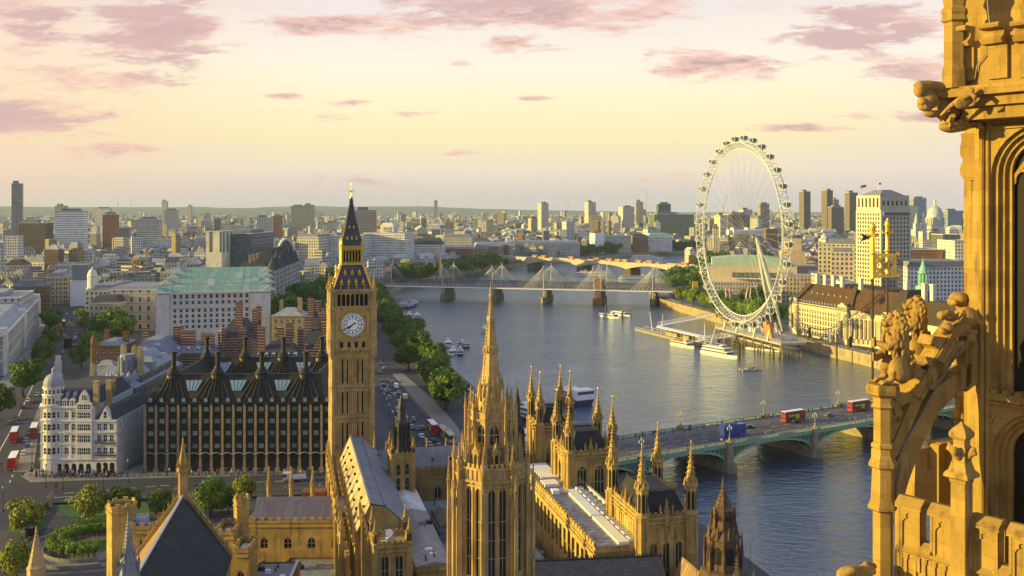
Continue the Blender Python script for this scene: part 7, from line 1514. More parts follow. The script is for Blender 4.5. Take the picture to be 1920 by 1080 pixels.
for zi,((zn,p0,p1,y0,y1,hr),want)in enumerate(zip(ZONES,per)):
 got=tries=0
 while got<want and tries<1500:
  tries+=1;Y=rng.uniform(y0,y1);px=rng.uniform(p0,p1);x=XW(px,Y);w,d=rng.uniform(14,34),rng.uniform(12,26);r=max(w,d)*.5
  if not free(x,Y,r*.8)or any((x-a)**2+(Y-b)**2<((r+c)*.82)**2 for a,b,c in placed):continue
  placed.append((x,Y,r));h=rng.uniform(*hr);h*=1.25 if rng.random()<.1 else 1;k=rng.choice((0,0,1,1,2,3));ri=rng.choice((0,1,1,2,2,3,3,4));wi=rng.choices(range(8),(7,9,6,2,3,2,2.5,1))[0];allb.append([zi,px,x,Y,w,d,h,rng.uniform(-.45,.45),k,wi,ri]);got+=1
for zi in range(len(ZONES)):
 L_=sorted((b for b in allb if b[0]==zi),key=lambda b:b[1])
 for i,(z,px,x,Y,w,d,h,rot,k,wi,ri)in enumerate(L_):
  rf=['flat','hipped','pitched','stepped'][k];t=T('city_building',f'{WNAME[wi]} block, {ROOFS[ri][1]} {rf} roof, {nth(i)} from the west {ZONES[zi][0]}','building',(x,Y,0),rot,'city blocks '+ZONES[zi][0])
  a,b=MB(),MB();city_mesh(a,b,0,0,w,d,h,0,k);a.build('wall',PALETTE[wi],t);b.build('roof',ROOFS[ri][0],t)
def far_city():
 a=MB();b=MB()
 for q_ in range(13500):
  near=q_<6200;u=rng.random();Y=880+1500*u if near else 1900+5200*u**1.25;px=rng.uniform(-60,1850);x=XW(px,Y)
  if near and not free(x,Y,7):continue
  if inside(x,Y,RIVER)or any(c0-8<x<c1+8 and c2-8<Y<c3+8 for c0,c1,c2,c3 in CLEAR)or any((x-q)**2+(Y-s)**2<(r*.9+(3 if near else 9))**2 for q,s,r in placed):continue
  w,d=(rng.uniform(7,20),rng.uniform(7,16))if near else(rng.uniform(9,32),rng.uniform(9,24));h=rng.uniform(9,22)*(1.0 if rng.random()>.06 else rng.uniform(1.5,2.6));h*=1.25 if 900<px<1700 else 1
  city_mesh(a,b,x,Y,w,d,h,rng.uniform(-.6,.6),rng.choice((0,0,1,2)),False,rng.choices(range(8),(8,9,6,2,3,2,2,.6))[0],rng.choice((0,1,2,2,3,3,4)))
 tag(a.build('distant_city',PALETTE),kind='stuff');tag(b.build('distant_roofs',[r[0]for r in ROOFS]),kind='stuff')
far_city()
# trees
def leafmat(name,c0,c1):
 m=bpy.data.materials.new(name);m.use_nodes=True;g=N(m.node_tree);b=m.node_tree.nodes['Principled BSDF'];tc=g.new('TexCoord').outputs['Object'];oi=g.new('ObjectInfo').outputs['Random']
 c=g.mix(g.step(g.noise(tc,.55,3,.6),.35,.65),c0,c1);n2=g.noise(tc,3.0,2,.5);c=g.mix(g.m('MULTIPLY',g.step(n2,.45,.7),.5),c,tuple(min(1,x*1.7)for x in c1))
 h=g.new('HueSaturation');g.put(h.inputs['Color'],c);g.put(h.inputs['Value'],g.m('ADD',.75,g.m('MULTIPLY',oi,.5)));g.put(h.inputs['Hue'],g.m('ADD',.485,g.m('MULTIPLY',oi,.03)))
 g.put(b.inputs['Base Color'],h.outputs[0]);b.inputs['Roughness'].default_value=.75;b.inputs['Specular IOR Level'].default_value=.2;return m
LEAF={'deep':leafmat('deep_green_leaf',(.035,.085,.010),(.085,.155,.016)),'bright':leafmat('bright_green_leaf',(.052,.108,.012),(.12,.185,.018)),'lime':leafmat('lime_leaf',(.10,.17,.018),(.19,.26,.025)),'autumn':leafmat('yellowing_leaf',(.12,.14,.015),(.25,.25,.03)),'dark':leafmat('dark_leaf',(.022,.055,.012),(.052,.10,.016))}
def crown_mesh(seed,R_,H,n,leaf,squash=1.0,gaps=.3):
 """Leaf-sized faces spread over and inside overlapping boughs."""
 g=random.Random(seed);mb=MB();boughs=[]
 for _ in range(11):a=g.uniform(0,6.28);rr=R_*g.uniform(.25,.72);boughs.append((rr*math.cos(a),rr*math.sin(a),H*g.uniform(.25,.82),R_*g.uniform(.30,.50)))
 boughs+=[(0,0,H*.78,R_*.45),(0,0,H*.5,R_*.6)]
 v,f=[],[]
 for i in range(n):
  bx,by,bz,br=g.choice(boughs);d=Vector((g.gauss(0,1),g.gauss(0,1),g.gauss(.25,1))).normalized();r=br*g.uniform(.6,1.06);p=Vector((bx,by,bz))+Vector((d.x*r,d.y*r,d.z*r*squash*.8))
  if noise.noise(p*(1.3/R_*2.2)+Vector((seed,0,0)))<-gaps:continue
  nn=(d+Vector((g.gauss(0,.45),g.gauss(0,.45),g.gauss(.2,.45)))).normalized();t1=nn.orthogonal().normalized();t1.rotate(Matrix.Rotation(g.uniform(0,6.28),3,nn));t2=nn.cross(t1);s=leaf*g.uniform(.6,1.35);o=len(v)
  v+=[p-t1*s,p-t2*s*.62,p+t1*s,p+t2*s*.62];f.append((o,o+1,o+2,o+3))
 me=bpy.data.meshes.new('crown');me.from_pydata([tuple(x)for x in v],[],f);me.update();return me
def trunk_mesh(seed,R_,H0,H):
 g=random.Random(seed);mb=MB();mb.tube([(0,0,-.2),(g.uniform(-.1,.1),g.uniform(-.1,.1),H0*.6),(0,0,H0),(g.uniform(-.3,.3),0,H0+H*.5)],[R_*.075,R_*.055,R_*.045,R_*.02],7)
 for k in range(5):a=R(72*k+g.uniform(-20,20));mb.tube([(0,0,H0*g.uniform(.75,1)),(R_*.28*math.cos(a),R_*.28*math.sin(a),H0+H*.22),(R_*.55*math.cos(a),R_*.55*math.sin(a),H0+H*.5)],[R_*.035,R_*.024,R_*.01],5)
 return mb.mesh('trunk',BARK)
CRN={}
def tree(label,x,y,r,h,kind='deep',lod=0,group=None,z=0.0,trunk=.28,cat='tree',name='tree'):
 v=rng.randrange(4);k=(kind,lod,v,trunk)
 if k not in CRN:
  n,lf=((5200,.062),(1700,.10),(520,.17))[lod];me=crown_mesh(v*13+lod*7+3,1.0,1.0*1.25,n,lf,1.0,.32);me.materials.append(LEAF[kind]);CRN[k]=(me,trunk_mesh(v+5,1.0,1.0,1.0))
 cm,tm=CRN[k];t=T(name,label,cat,(x,y,z),rng.uniform(0,6.28),group);ch=h*(1-trunk);c=link('crown',cm,t,(0,0,h*trunk-ch*.12));c.scale=(r*1.05,r*1.05,ch/1.32)
 if lod<2:w=link('trunk',tm,t);w.scale=(r,r,h*trunk)
 return t
def tpx(label,px,pyb,rpx,kind,hk=2.1,lod=0,group=None,trunk=.28):
 """Tree whose foot stands at a picture point on the ground, crown radius in picture px."""
 p=gp(px,pyb);r=rpx*1.18/F*p.y;return tree(label,p.x,p.y,r,r*hk,kind,lod,group,0,trunk)
G1='plane trees along the avenue'
for i,(px,pyb,rp,kd,lab)in enumerate([(46,745,31,'deep','big dark plane tree on the western kerb of the avenue'),(-2,790,30,'deep','dark plane tree cut by the picture edge on the western kerb'),(79,690,23,'deep','second dark tree along the western kerb of the avenue'),(92,655,18,'bright','third tree along the western kerb of the avenue'),(95,625,20,'bright','farthest sunlit tree along the western kerb of the avenue'),(153,690,19,'deep','nearest dark tree on the eastern side of the avenue'),(174,668,20,'bright','rounded green tree on the eastern side behind the nearest one'),(212,645,30,'bright','biggest bright tree clump on the eastern side of the avenue'),(182,640,22,'bright','bright tree standing left of the biggest clump'),(235,642,22,'deep','darker tree at the foot of the grey Renaissance block'),(160,625,17,'lime','yellow green tree on the eastern side further up the avenue'),(153,608,12,'lime','smallest sunlit tree at the upper end of the avenue'),(403,650,16,'bright','green tree top showing between brick house and ministry'),(60,570,12,'bright','small tree far up the avenue by the tan terrace')]):
 tpx(lab,px,pyb,rp,kd,2.2,0 if rp>18 else 1,G1,.26)
n=0
def bank_at(Y,bank):
 for(x0,y0),(x1,y1)in zip(bank,bank[1:]):
  if y0<=Y<=y1:return x0+(x1-x0)*(Y-y0)/(y1-y0)
 return bank[-1][0]
Ys=[432,452,474,497,520,545,571,598,626,655,685,716,748,782,818,856,897,940]
for i,Y in enumerate(Ys):
 x=bank_at(Y,LEFT_BANK)-9;tree(f'{nth(i)} plane tree of the row along the embankment wall, counted from the near bridge',x+rng.uniform(-2,2),Y,rng.uniform(8.0,9.8),rng.uniform(16,20),'bright',0,'embankment plane trees',0,.24)
for i,Y in enumerate([480,530,590,650,710,770,830,890]):
 x=bank_at(Y,LEFT_BANK)-20;tree(f'{nth(i)} inner tree behind the embankment row, counted from the near bridge',x,Y+8,rng.uniform(7,8.6),rng.uniform(14,18),'deep',0,'inner embankment trees',0,.26)if Y>520 else None
for i,(px,pyb,rp,kd)in enumerate([(528,640,30,'deep'),(560,655,32,'deep'),(596,660,34,'dark'),(540,612,32,'bright'),(575,615,28,'deep'),(606,612,26,'deep'),(520,596,22,'deep'),(560,580,24,'deep'),(590,580,24,'bright'),(612,585,20,'deep'),(575,560,18,'bright'),(600,556,18,'deep'),(625,560,16,'bright'),(705,560,16,'deep'),(715,590,20,'bright')]):
 tpx(f'{nth(i)} garden tree between ministry and clock tower, counted from nearest to farthest',px,pyb,rp,kd,1.9,0,'garden trees west of the clock tower',.2)
gi=0
for px in range(690,960,13):
 for row in range(2):
  Y=1150+row*70+max(0,(px-780))*1.6+rng.uniform(-20,20);x=XW(px+rng.uniform(-4,4),Y)
  if inside(x-12,Y,RIVER):x-=20
  tree(f'{nth(gi)} tree of the far embankment garden, counted from the clock tower eastwards',x,Y,rng.uniform(9,13),rng.uniform(17,23),rng.choice(('deep','deep','dark','bright')),1,'far embankment garden trees',0,.18);gi+=1
gi=0
for px in range(960,1345,11):
 k=(px-960)/385;Y=1650+k*330+rng.uniform(-12,12);x=XW(px+rng.uniform(-3,3),Y);y2=Y
 while inside(x,y2,RIVER):y2+=15
 tree(f'{nth(gi)} tree along the far bank beyond the pale bridge, counted eastwards',x*y2/Y,y2+8,rng.uniform(10,14),rng.uniform(18,25),rng.choice(('deep','dark','dark')),1,'trees beyond the pale bridge',0,.16);gi+=1
for i,Y in enumerate([905,880,856,833,811,790,770,752]):
 x=bank_at(Y,RIGHT_BANK)+9;tree(f'{nth(i)} round lime tree in the promenade row, counted from the rail bridge to the wheel',x,Y,rng.uniform(7.2,8.6),rng.uniform(16,18.5),'lime',0,'lime trees on the promenade',0,.30)
for i,(px,Y,r,kd)in enumerate([(1256,1120,10,'deep'),(1272,1160,11,'bright'),(1290,1190,10,'deep'),(1306,1130,10,'bright'),(1320,1180,11,'deep'),(1312,1060,9,'bright'),(1262,1010,9,'bright'),(1278,1040,10,'bright'),(1294,1060,9,'lime'),(1248,1075,9,'bright'),(1345,800,9,'deep'),(1366,790,9,'bright'),(1392,780,8,'deep'),(1414,800,9,'bright'),(1432,815,8,'deep'),(1352,860,9,'deep'),(1330,880,8,'bright'),(1440,870,8,'deep'),(1402,870,9,'deep'),(1420,900,9,'deep'),(1453,780,7,'bright'),(1462,760,7,'deep'),(1500,810,6,'bright'),(1520,800,6,'bright')]):
 tree(f'{nth(i)} park tree on the southern bank, counted from the pale bridge towards the county building',XW(px,Y),Y,r,r*2,kd,0,'park trees by the wheel',0,.22)
for i,px in enumerate(range(1318,1480,12)):Y=1330+rng.uniform(-60,60);tree(f'{nth(i)} dark tree in the belt seen through the wheel beyond the concert hall',XW(px,Y),Y,rng.uniform(12,16),rng.uniform(24,34),'dark',1,'dark trees beyond the concert hall',0,.15)
for i in range(46):
 for _ in range(30):
  Y=rng.uniform(1000,2600);px=rng.uniform(0,1800);x=XW(px,Y)
  if free(x,Y,4)and not any((x-a)**2+(Y-b)**2<(c+5)**2 for a,b,c in placed):break
 else:continue
 tree('dark street tree among the city blocks',x,Y,rng.uniform(7,11),rng.uniform(15,24),rng.choice(('deep','dark','bright')),2,'street trees scattered through the city',0,.15)
def far_wood():
 v=[];f=[];cs=[(XW(px,Y),Y)for px,Y in((rng.uniform(-60,1850),2300+4600*rng.random())for _ in range(1500))]
 for x,y in cs:
  if inside(x,y,RIVER)or any(a-6<x<b+6 and c-6<y<d+6 for a,b,c,d in CLEAR):continue
  r=rng.uniform(6,13);h=rng.uniform(10,19)
  for _ in range(26):
   d=Vector((rng.gauss(0,1),rng.gauss(0,1),abs(rng.gauss(0,1)))).normalized();p=Vector((x+d.x*r,y+d.y*r,h*.35+d.z*h*.65));t1=d.orthogonal().normalized()*2.6;t2=d.cross(t1).normalized()*2.2;o=len(v);v+=[tuple(p-t1),tuple(p-t2),tuple(p+t1),tuple(p+t2)];f.append((o,o+1,o+2,o+3))
 me=bpy.data.meshes.new('distant_foliage');me.from_pydata(v,[],f);me.materials.append(LEAF['deep']);tag(link('distant_foliage',me),kind='stuff')
far_wood()
# vehicles, people, street furniture, the yard
TYRE=mat('tyre_rubber',(.02,.02,.02),.8,.2,2);VM={}
def paint(n,c):return mat(n+'_car_paint',c,.25,.05,.4,spec=.6)
PN={'black':paint('black',(.015,.015,.018)),'silver':paint('silver',(.42,.43,.45)),'white':paint('white',(.72,.72,.72)),'red':paint('red',(.38,.02,.02)),'blue':paint('blue',(.03,.06,.22)),'grey':paint('grey',(.12,.125,.13)),'beige':paint('beige',(.45,.38,.24))}
LIGHTG=mat('headlamp_glass',(.7,.7,.65),.2,.05,2);TAILR=mat('tail_lamp',(.45,.02,.02),.3,.05,2)
def wheels(t,xs,w,r):
 k=('w',r)
 if k not in VM:q=MB();q.tube([(0,-.11,0),(0,.11,0)],r,12);q.tube([(0,-.12,0),(0,.12,0)],r*.55,8,1);VM[k]=q.mesh('wheel',[TYRE,PN['silver']])
 for x in xs:
  for y in(-w,w):link('wheel',VM[k],t,(x,y,r))
def vehicle(kind,col,label,loc,rz,group=None):
 t=T({'car':'parked_car','van':'delivery_van','bus':'double_decker_bus','coach':'coach','truck':'flatbed_truck'}[kind]if kind!='car' else 'car',label,'car' if kind=='car' else{'van':'van','truck':'truck','coach':'coach'}.get(kind,'bus'),loc,rz,group);k=(kind,col);p=PN[col]
 if k not in VM:
  b,g=MB(),MB()
  if kind=='car':
   for x0,x1,z0,z1,i in((-2.2,2.15,.3,.82,.0),):b.slab([(-2.2,-.88,.32),(2.15,-.88,.32),(2.22,-.88,.62),(1.0,-.88,.84),(-1.9,-.88,.92),(-2.25,-.88,.7)],(0,1.76,0));b.slab([(-1.45,-.72,1.42),(.15,-.72,1.42),(.0,-.72,1.46),(-1.3,-.72,1.46)],(0,1.44,0))
   g.slab([(-1.85,-.8,.9),(.95,-.8,.86),(.15,-.74,1.42),(-1.45,-.74,1.42)],(0,1.5,0))
  elif kind=='van':b.slab([(-2.6,-1,.4),(2.6,-1,.4),(2.65,-1,1.1),(2.0,-1,1.35),(1.5,-1,2.3),(-2.6,-1,2.35)],(0,2,0));g.slab([(1.35,-1.02,1.4),(1.98,-1.02,1.4),(1.55,-1.02,2.1),(1.35,-1.02,2.1)],(0,2.04,0))
  elif kind=='truck':b.box(1.2,3.4,-1.15,1.15,.5,2.9);b.box(-4,1.1,-1.15,1.15,.9,1.2);b.box(-3.8,.8,-1.0,1.0,1.2,1.9);g.box(2.3,3.44,-1.17,1.17,1.6,2.5)
  elif kind=='coach':b.box(-5.6,5.6,-1.25,1.25,.4,3.4);g.box(-5.4,5.65,-1.28,1.28,1.7,2.9)
  else:
   b.box(-5.3,5.3,-1.25,1.25,.35,4.3);g.box(-5.34,5.34,-1.28,1.28,1.45,2.25);g.box(-5.35,5.34,-1.28,1.28,3.05,3.8);[b.box(-5.15+1.5*i,-5.0+1.5*i,-1.295,1.295,1.4,3.85)for i in range(8)]
  VM[k]=(b.mesh('body',p),g.mesh('windows',CABIN))
 b,g=VM[k];bo=link('body',b,t);link('windows',g,t);wheels(t,{'car':(-1.35,1.35),'van':(-1.7,1.7),'truck':(-2.8,2.3),'coach':(-3.4,3.6),'bus':(-3.2,3.3)}[kind],{'car':.82,'van':.9}.get(kind,1.15),.32 if kind=='car' else .5)
 if('l',kind)not in VM:
  L={'car':2.2,'van':2.62,'truck':3.4,'coach':5.6,'bus':5.32}[kind];q=MB();q.cbox(0,0,-.1,.08,.3,.2);VM[('l',kind)]=(L,q.mesh('headlight',LIGHTG),q.mesh('tail_light',TAILR))
 L,h,r=VM[('l',kind)]
 for y in(-.62,.62):link('headlight',h,bo,(L,y,.7));link('tail_light',r,bo,(-L,y,.75))
 if kind=='bus' and col=='red':
  if 'rf' not in VM:q=MB();q.box(-5.2,5.2,-1.2,1.2,4.3,4.42);VM['rf']=q.mesh('roof',WHITEP);q=MB();q.box(-3.6,2.2,-1.29,-1.25,2.3,2.95);q.box(.2,2.2,-1.3,-1.25,1.3,3.0);VM['ad']=q.mesh('advert_panel',mat('lime_advert',(.36,.55,.05),.5,.2,.5))
  link('roof',VM['rf'],t);link('advert_panel',VM['ad'],t)
 return t
br=lambda px,py,dz=.012:(lambda uv:on_bridge(uv[0],uv[1],dz))(bridge_uv(px,py))
PN['coachblue']=paint('bright_blue',(.015,.04,.42))
vehicle('bus','red','red double decker bus with lime advert in the middle of the near bridge',br(1487,790),NB_ANG);vehicle('bus','red','red double decker bus closest to the stone lions on the near bridge',br(1610,770),NB_ANG)
t=vehicle('bus','coachblue','bright blue open topped tour bus on the near bridge',br(1374,817),NB_ANG);q=MB();q.box(-5,1.5,-1.15,1.15,4.25,4.34);[q.cbox(-4.6+.8*i,y,4.3,.4,.5,.6)for i in range(8)for y in(-.7,.7)];q.build('open_deck',mat('tour_seats',(.05,.09,.4),.7,.2,1),t)
vehicle('car','black','black cab just beside the middle red bus on the bridge',br(1492,793),NB_ANG);vehicle('car','grey','dark car between the two red buses on the bridge',br(1555,781),NB_ANG);vehicle('car','black','black car in front of the blue tour bus',br(1405,803),NB_ANG)
for i,px in enumerate((1003,1019,1071,1118,1142,1158,1171,1197,1217,1283)):
 k=(px-960)/F;u=(k*FAR_A.y-FAR_A.x)/(FAR_D.x-k*FAR_D.y);p=FAR_A+FAR_D*u;vehicle('bus','red',f'{nth(i)} red bus on the pale bridge, counted from the clock tower side',(p.x,p.y-4,11.61),math.atan2(FAR_D.y,FAR_D.x),'red buses on the pale bridge')
def road_dir(px,py,pts):
 p=gp(px,py);d=min(zip(pts,pts[1:]),key=lambda s:((s[0]+s[1])/2-p).length);d=d[1]-d[0];return math.atan2(d.y,d.x)
def road_car(kind,col,label,px,py,pts,flip=0,group=None):p=gp(px,py);return vehicle(kind,col,label,(p.x,p.y,.04),road_dir(px,py,pts)+(math.pi if flip else 0),group)
road_car('bus','red','red double decker bus waiting beside the corner building, farther of two',27,826,WHI,1);road_car('bus','red','red double decker bus turning at the corner, nearest the square',25,876,WHI,1);road_car('bus','red','red bus behind parked cars next to the white corner building',64,818,WHI);road_car('bus','red','small distant red bus among the traffic far up the avenue',119,612,WHI,1)
cl=['black','grey','silver','white','black','blue','red']
for i,(px,py)in enumerate([(17,795),(30,788),(43,766),(52,753),(60,756),(70,742),(51,838),(49,828),(53,818),(56,808),(44,852),(118,662),(120,646),(121,632),(119,622),(115,602),(139,640),(141,634),(143,628),(131,606),(136,600),(143,606),(140,650),(108,590),(125,590),(112,610),(84,735)]):
 c=cl[(i*3+1)%7];road_car('car',c,f'{c} car on the avenue, {nth(i)} counted from the white corner building',px,py,WHI,i%2,'cars on the avenue')
for i,(px,py,k,c)in enumerate([(723,734,'car','silver'),(743,728,'van','white'),(748,738,'car','silver'),(730,748,'car','grey'),(740,742,'car','silver'),(749,756,'car','silver'),(759,748,'van','white'),(743,770,'car','blue'),(746,776,'car','black'),(775,789,'car','black'),(790,820,'car','white'),(782,806,'car','black'),(791,804,'car','grey'),(773,804,'car','grey'),(812,828,'car','black'),(806,836,'car','grey'),(822,838,'car','black'),(811,812,'bus','red'),(832,818,'coach','beige'),(842,826,'coach','beige'),(860,838,'car','black'),(868,842,'car','grey'),(716,716,'car','black'),(712,700,'car','grey'),(720,692,'car','silver'),(714,684,'car','black'),(718,724,'car','grey'),(728,716,'car','black'),(736,718,'car','grey'),(760,790,'car','black'),(764,800,'car','grey'),(828,850,'car','black'),(840,848,'car','silver'),(798,830,'car','black')]):
 road_car(k,c,f'{c} {"double decker bus" if k == "bus" else k} on the embankment road, {nth(i)} in the queue',px,py,EMB,i%2,'traffic on the embankment road')
road_car('truck','white','white cabbed flatbed truck crossing behind the scaffold box',551,902,BRS,1);road_car('car','black','black car passing the yard railings behind the trees',222,921,BRS)
SKIN=mat('skin',(.45,.28,.20),.6,.1,2);HAIR=mat('dark_hair',(.03,.02,.015),.8,.2,3)
def person_mesh(top,leg):
 q=MB()
 for s in(-1,1):q.tube([(s*.10+.10*s,.0,.04),(s*.10,.02*s,.48),(s*.09,0,.92)],[.06,.075,.10],7,1);q.tube([(s*.24,.05*s,.86),(s*.25,-.02,1.14),(s*.19,0,1.42)],[.045,.055,.07],6,0);q.frust(s*.24,.05*s,6,.04,.76,.045,.88,2);q.cbox(s*.2,-.05,0,.1,.26,.08,1)
 q.lathe(0,0,[(.15,.86),(.17,1.0),(.15,1.15),(.21,1.38),(.12,1.48),(.06,1.52)],8,0);q.lathe(0,-.01,[(.055,1.48),(.06,1.55),(.10,1.60),(.105,1.68)],8,2);q.lathe(0,.01,[(.108,1.66),(.11,1.72),(.07,1.79),(.02,1.80)],8,3)
 return q.mesh('person',[top,leg,SKIN,HAIR])
CL={n:mat(n+'_clothing',c,.9,.15,2)for n,c in(('black',(.02,.02,.022)),('navy',(.03,.04,.10)),('white',(.55,.55,.54)),('red',(.38,.05,.04)),('blue',(.10,.20,.40)))}
PM={n:person_mesh(CL[n],CL['black' if n!='white' else 'navy'])for n in CL}
def crowd(where,pts,z):
 for p in pts:c=rng.choice(['black','black','black','navy','navy','white','red','blue']);o=link('person',PM[c],None,(p[0],p[1],p[2]if len(p)>2 else z),rng.uniform(0,6.28));s=rng.uniform(.95,1.08);o.scale=(s,s,s);tag(o,f'person in {c} top standing or walking {where}','person',f'people in {c} {where}')
crowd('on the pavement before the white corner building',[(*gp(rng.uniform(64,225),rng.uniform(888,897)).xy,.13)for _ in range(85)],0)
crowd('on the pavement before the dark office block',[(*gp(rng.uniform(228,600),rng.uniform(887,893)).xy,.13)for _ in range(55)],0)
crowd('on the far footway of the green bridge',[tuple(on_bridge(rng.uniform(20,190),rng.uniform(9.6,12.4),.14))for _ in range(75)],0);crowd('on the near footway of the green bridge',[tuple(on_bridge(rng.uniform(30,200),rng.uniform(-12.4,-9.6),.14))for _ in range(36)],0)
crowd('on the promenade by the county building',[(bank_at(Y,RIGHT_BANK)+rng.uniform(3,12),Y,.03)for Y in[rng.uniform(590,760)for _ in range(42)]],0)
q=MB();q.lathe(0,0,[(.16,0),(.14,.8),(.18,.85),(.16,1.0),(.05,1.1)],8);bm=q.mesh('bollard',BLACKP)
for i in range(46):p=gp(44+12.2*i,897-.17*i if i>2 else 893);o=link('bollard',bm,None,(p.x,p.y,.0));tag(o,'short black bollard in the kerb row along the crossing street','bollard','bollards along the kerb')
q=MB();q.lathe(0,0,[(.22,0),(.2,1),(.1,1.2),(.07,6.6),(.12,6.7),(.05,6.9)],8,0);q.frust(0,0,6,.16,6.9,.3,7.5,1);q.frust(0,0,6,.33,7.5,.03,7.9,0);lm=q.mesh('street_lamp',[BLACKP,MATS['lamp_lantern_glass']])
for i,(px,py)in enumerate(((6,960),(86,916),(194,918),(118,919),(731,780),(783,828),(822,878),(698,760),(240,905),(60,872))):p=gp(px,py);o=link('street_lamp',lm,None,p);tag(o,f'black street lamp, {nth(i)} of those around the square and the embankment road','street lamp','black street lamps')
q=MB();q.tube([(0,0,0),(0,0,3.4)],.08,6);q.box(-.2,.2,-.2,.2,2.3,3.4);tl=q.mesh('traffic_light',BLACKP)
for i,(px,py)in enumerate(((105,927),(3,885),(60,893))):tag(link('traffic_light',tl,None,gp(px,py)),['black traffic light beside the yard gate','black traffic light at the avenue crossing','black traffic light on the corner pavement'][i],'traffic light')
t=T('street_monument','pale stone memorial block standing in the middle of the avenue','monument',gp(109,706),R(15));q=MB();q.box(-2.2,2.2,-1.4,1.4,0,1);q.box(-1.6,1.6,-1,1,1,8);q.box(-1.2,1.2,-.8,.8,8,11);q.build('shaft',PORTLAND,t)
t=T('street_statue','dark bronze monument further up the avenue','monument',gp(127,653));q=MB();q.box(-1.6,1.6,-2.2,2.2,0,6.5);q.build('block',BRONZE,t)
LAWN=mat('yard_lawn',(.05,.12,.022),.95,.3,.1);flat=lambda n,px,z,m:(lambda mb:(mb.face([(*gp(a,b).xy,z)for a,b in px]),tag(mb.build(n,m),kind='structure')))(MB())
flat('lawn',[(100,998),(240,986),(300,975),(280,945),(110,945)][::1],.05,LAWN);flat('lawn',[(15,1000),(60,1000),(92,990),(85,960),(20,965)],.05,LAWN);flat('paving',[(88,992),(150,984),(102,950),(82,955)],.07,mat('dark_paving',(.06,.06,.07),.8,.3,.5))
C0=gp(172,1026);ring=lambda r0,r1,z,m,n,a0=0,a1=360:(lambda mb:([mb.face([(C0.x+r*math.cos(R(a)),C0.y+r*math.sin(R(a)),z)for r,a in((r0,a0+(a1-a0)*k/36),(r1,a0+(a1-a0)*k/36),(r1,a0+(a1-a0)*(k+1)/36),(r0,a0+(a1-a0)*(k+1)/36))])for k in range(36)],tag(mb.build(n,m),kind='structure')))(MB())
ring(0.01,5.6,.05,LAWN,'lawn');ring(5.6,11.5,.04,mat('gravel_path',(.25,.21,.16),.95,.2,1),'path');ring(11.8,16.2,.06,mat('ramp_paving',(.17,.18,.20),.8,.1,.4),'road',60,300)
for r in(11.7,16.3):q=MB();[q.beam((C0.x+r*math.cos(R(a)),C0.y+r*math.sin(R(a)),.5),(C0.x+r*math.cos(R(a+8)),C0.y+r*math.sin(R(a+8)),.5),.35,1.1)for a in range(60,300,8)];tag(q.build('ramp_wall',mat('ramp_stone',(.20,.19,.17),.9,.2,.4)),('inner' if r<12 else 'outer')+' low curved wall of the ramp around the lime ring','wall')
for ri,r in enumerate((7.4,9.6)):
 for k in range(26):
  a=R(62+236*k/25);tree(f'{nth(k)} pleached lime in the {"inner" if ri == 0 else "outer"} horseshoe row, counted from the far end',C0.x+r*math.cos(a),C0.y+r*math.sin(a)*1.05,1.55,4.4,'lime',1,'pleached limes of the horseshoe',0,.42)
for i,(lab,px,pyb,rp,kd)in enumerate([('yellowing tree at the corner of the yard by the pavement',52,1003,33,'autumn'),('bushy green tree just inside the yard gate',172,976,31,'autumn'),('rounded green tree second from the yard gate',236,972,27,'bright'),('green tree behind the hall turret on its western side',298,972,24,'bright'),('green tree behind the hall roof on its eastern side',393,970,33,'bright'),('yellow topped tree by the crenellated turret',459,938,22,'autumn'),('bare looking brownish tree near the ramp start',28,1090,34,'autumn'),('dark low tree beyond the cloister turret',430,962,22,'deep')]):tpx(lab,px,pyb,rp,kd,2.0,0,None,.2)
def railing(label,a,b,h=2.4):
 a,b=gp(*a),gp(*b);d=b-a;L=d.length;t=T('iron_railing',label,'railing',a,math.atan2(d.y,d.x));q=MB();[q.beam((x*.35,0,0),(x*.35,0,h),.05,.05)for x in range(int(L/.35))];q.beam((0,0,h-.3),(L,0,h-.3),.08,.08);q.beam((0,0,.4),(L,0,.4),.3,.5);q.build('bars',BLACKP,t);n=max(2,int(L/9))
 for k in range(n+1):q=MB();q.box(-.45,.45,-.45,.45,0,3.0);q.box(-.55,.55,-.55,.55,3.0,3.25);q.frust(0,0,4,.5,3.25,.02,4.6);q.build('stone_pier',STONE_P,t,(L*k/n,0,0))
railing('black iron railing with stone piers along the front of the yard',(96,947),(330,936));railing('black iron railing beside the western pavement',(4,1075),(92,952));railing('black railing behind the cloister pinnacles',(470,935),(600,930))
t=T('kiosk','small dark timber kiosk with a grey pyramid roof in the yard','kiosk',gp(53,1003),R(8));q=MB();q.box(-1.4,1.4,-1.2,1.2,0,2.3);q.build('cabin',BRONZE,t);q=MB();q.hip(-1.8,1.8,-1.6,1.6,2.3,3.2,1.3);q.build('roof',LEADP,t)
t=T('scaffold','brown scaffold box with timber hoarding beside the clock tower','scaffold',(XW(590,262),262,0),R(3));q=MB();[q.beam((x,y,0),(x,y,14),.15,.15)for x in(-3,-1,1,3)for y in(-2,2)];[q.beam((-3.2,y,z),(3.2,y,z),.15,.15)for z in(4,8,11)for y in(-2,2)];q.build('tubes',IRON,t);q=MB();q.box(-3.1,3.1,-2.0,2.0,0,6);q.build('hoarding',IRON,t);q=MB();q.box(-3.2,3.2,-2.1,2.1,13,14.4);q.build('top_board',mat('hoarding_brown',(.16,.08,.05),.8,.3,.6),t)
